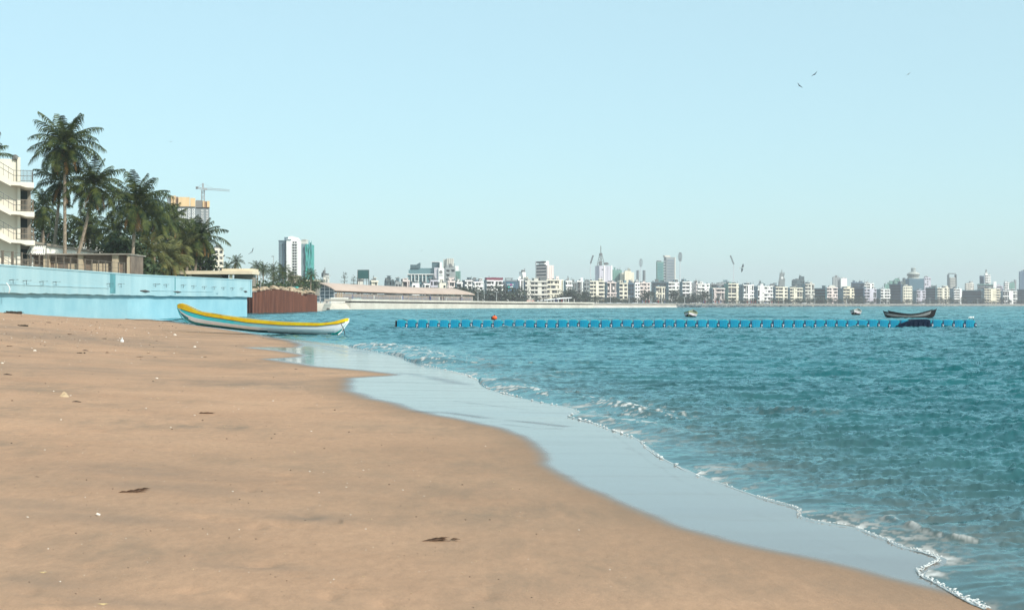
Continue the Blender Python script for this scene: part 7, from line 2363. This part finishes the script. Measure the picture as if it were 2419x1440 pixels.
# ---- trees along the far road: four kinds, copied
protos = []
for k, (rx, rz2, hh) in enumerate([(6.5, 3.6, 8.4), (5.0, 3.8, 8.8), (7.5, 3.2, 7.2), (4.2, 4.2, 9.6)]):
    t = tree((0, 0, -500), hh, (rx, rx * 0.8, rz2), 900 + k, None, None, M_leafh, ncl=70, per=8, leaf=0.62, name='promenade_tree')
    protos.append(t)
kinds = ['wide rounded dusty green tree', 'rounded dusty green tree', 'broad low dusty green tree', 'tall narrow dusty green tree']
rnd = random.Random(17)
px_mid = lambda a, b: (a + b) / 2
front = [(p0, p1, Y, lab) for p0, pc, p1, top, Y, c, st, sd, lab in ROW]
spots = []
for p0, p1, Y, lab in front:
    n = 1 if p1 - p0 < 18 else 2
    if p0 < 1090: continue
    for j in range(n):
        spots.append((p0 + (p1 - p0) * ((j + 0.15) / n) + rnd.uniform(-2, 2), Y - 45 - rnd.uniform(0, 25), lab, j, rnd.uniform(0.42, 0.8) * (1 + max(0, (px_mid(p0, p1) - 1500) / 3500))))
for px, Y, f_ in [(1092, 1000, 2.0), (1106, 970, 1.6), (1124, 960, 1.4), (1178, 980, 2.1), (1166, 985, 1.5), (1203, 1000, 1.3), (1226, 1000, 1.7), (1340, 1080, 1.5), (1354, 1085, 1.45), (1366, 1090, 1.25), (1330, 1090, 1.25), (1382, 1120, 1.3), (1625, 1260, 1.35), (1640, 1265, 1.3), (1610, 1255, 1.2), (1450, 1170, 1.1), (1530, 1200, 1.6), (1596, 1240, 1.5), (1665, 1290, 1.6), (1065, 860, 1.6), (1080, 870, 1.7)]:
    spots.append((px, Y, None, 2, f_))
used = {}
seen_t = set()
for px, Y, lab, j, sc in spots:
    k = rnd.randint(0, 3)
    src = protos[k]
    if k not in used: o = src; used[k] = 1
    else: o = copy_tree(src)
    o.location = gp(px, Y, GZ)
    if not lab: sc *= 0.8
    o.scale = (sc * 1.1, sc * 1.1, sc * rnd.uniform(0.85, 1.05))
    o.rotation_euler = (0, 0, rnd.uniform(0, 6.28))
    if lab:
        tx = '%s at the %s foot of the %s' % (kinds[k], 'near' if j == 0 else 'right', lab)
        tx = ' '.join(tx.replace(',', '').split()[:16])
    else:
        tx = '%s in the dense row%s before the %s' % (kinds[k], '' if (kinds[k], near_block(px)) not in seen_t else ' nearer the viewer', near_block(px))
        seen_t.add((kinds[k], near_block(px)))
        tx = ' '.join(tx.split()[:16])
    tag(o, tx, 'tree', 'trees along the far shore road')
for k in range(4):
    if k not in used:
        for ch in list(protos[k].children): bpy.data.objects.remove(ch)
        bpy.data.objects.remove(protos[k])

# ---- parked cars on the far road
def car_proto():
    root = empty('parked_car', (0, 0, -500))
    mb = MB(); mb.prism([(-2.1, 0.3), (2.1, 0.3), (2.15, 0.75), (1.3, 0.9), (-1.9, 0.92), (-2.15, 0.7)], -0.85, 0.85); mb.build('body', mat('car_white', (0.7, 0.7, 0.7), rough=0.3, var=0.03), root)
    mb = MB(); mb.prism([(-1.6, 0.921), (1.2, 0.921), (0.6, 1.45), (-1.2, 1.45)], -0.72, 0.72); mb.build('cabin', M_win, root)
    for x in (-1.35, 1.35):
        mb = MB(); mb.tube([(x, -0.88, 0.32), (x, -0.66, 0.32)], 0.32, 10); mb.tube([(x, 0.66, 0.32), (x, 0.88, 0.32)], 0.32, 10); mb.build('wheel', M_tyre, root)
    return root
cp = car_proto()
clist = [(1159, 915), (1164, 916), (1125, 900), (1133, 905), (1235, 960), (1245, 965), (1262, 975), (1275, 980), (1440, 1130), (1462, 1140), (1500, 1150), (1548, 1160), (1640, 1190), (1690, 1200), (1810, 1260), (1900, 1330), (2050, 1440), (2180, 1530)]
for i, (px, Y) in enumerate(clist):
    o = cp if i == 0 else copy_tree(cp)
    o.location = gp(px, Y, GZ + 0.02); o.rotation_euler = (0, 0, R(20))
    tag(o, cut(('small white car parked at the left foot of the ' if i % 2 == 0 else 'small white car parked at the middle foot of the ') + near_block(px)), 'car', 'cars on the far shore road')

# ================================================================== AIR
hz_ = MB()
hz_.box(-3450, 3450, -60, 5150, -4.4, 125)
hm = bpy.data.materials.new('haze_air')
hm.use_nodes = True
hn = hm.node_tree.nodes
hn.remove(hn['Principled BSDF'])
vol = hn.new('ShaderNodeVolumePrincipled')
vol.inputs['Color'].default_value = (0.95, 0.94, 1.0, 1)
vol.inputs['Density'].default_value = 0.00017
vol.inputs['Anisotropy'].default_value = 0.0
hm.node_tree.links.new(vol.outputs[0], hn['Material Output'].inputs['Volume'])
ho = hz_.build('haze', hm)
tag(ho, 'thin pale air haze over the bay', None, None, 'stuff')
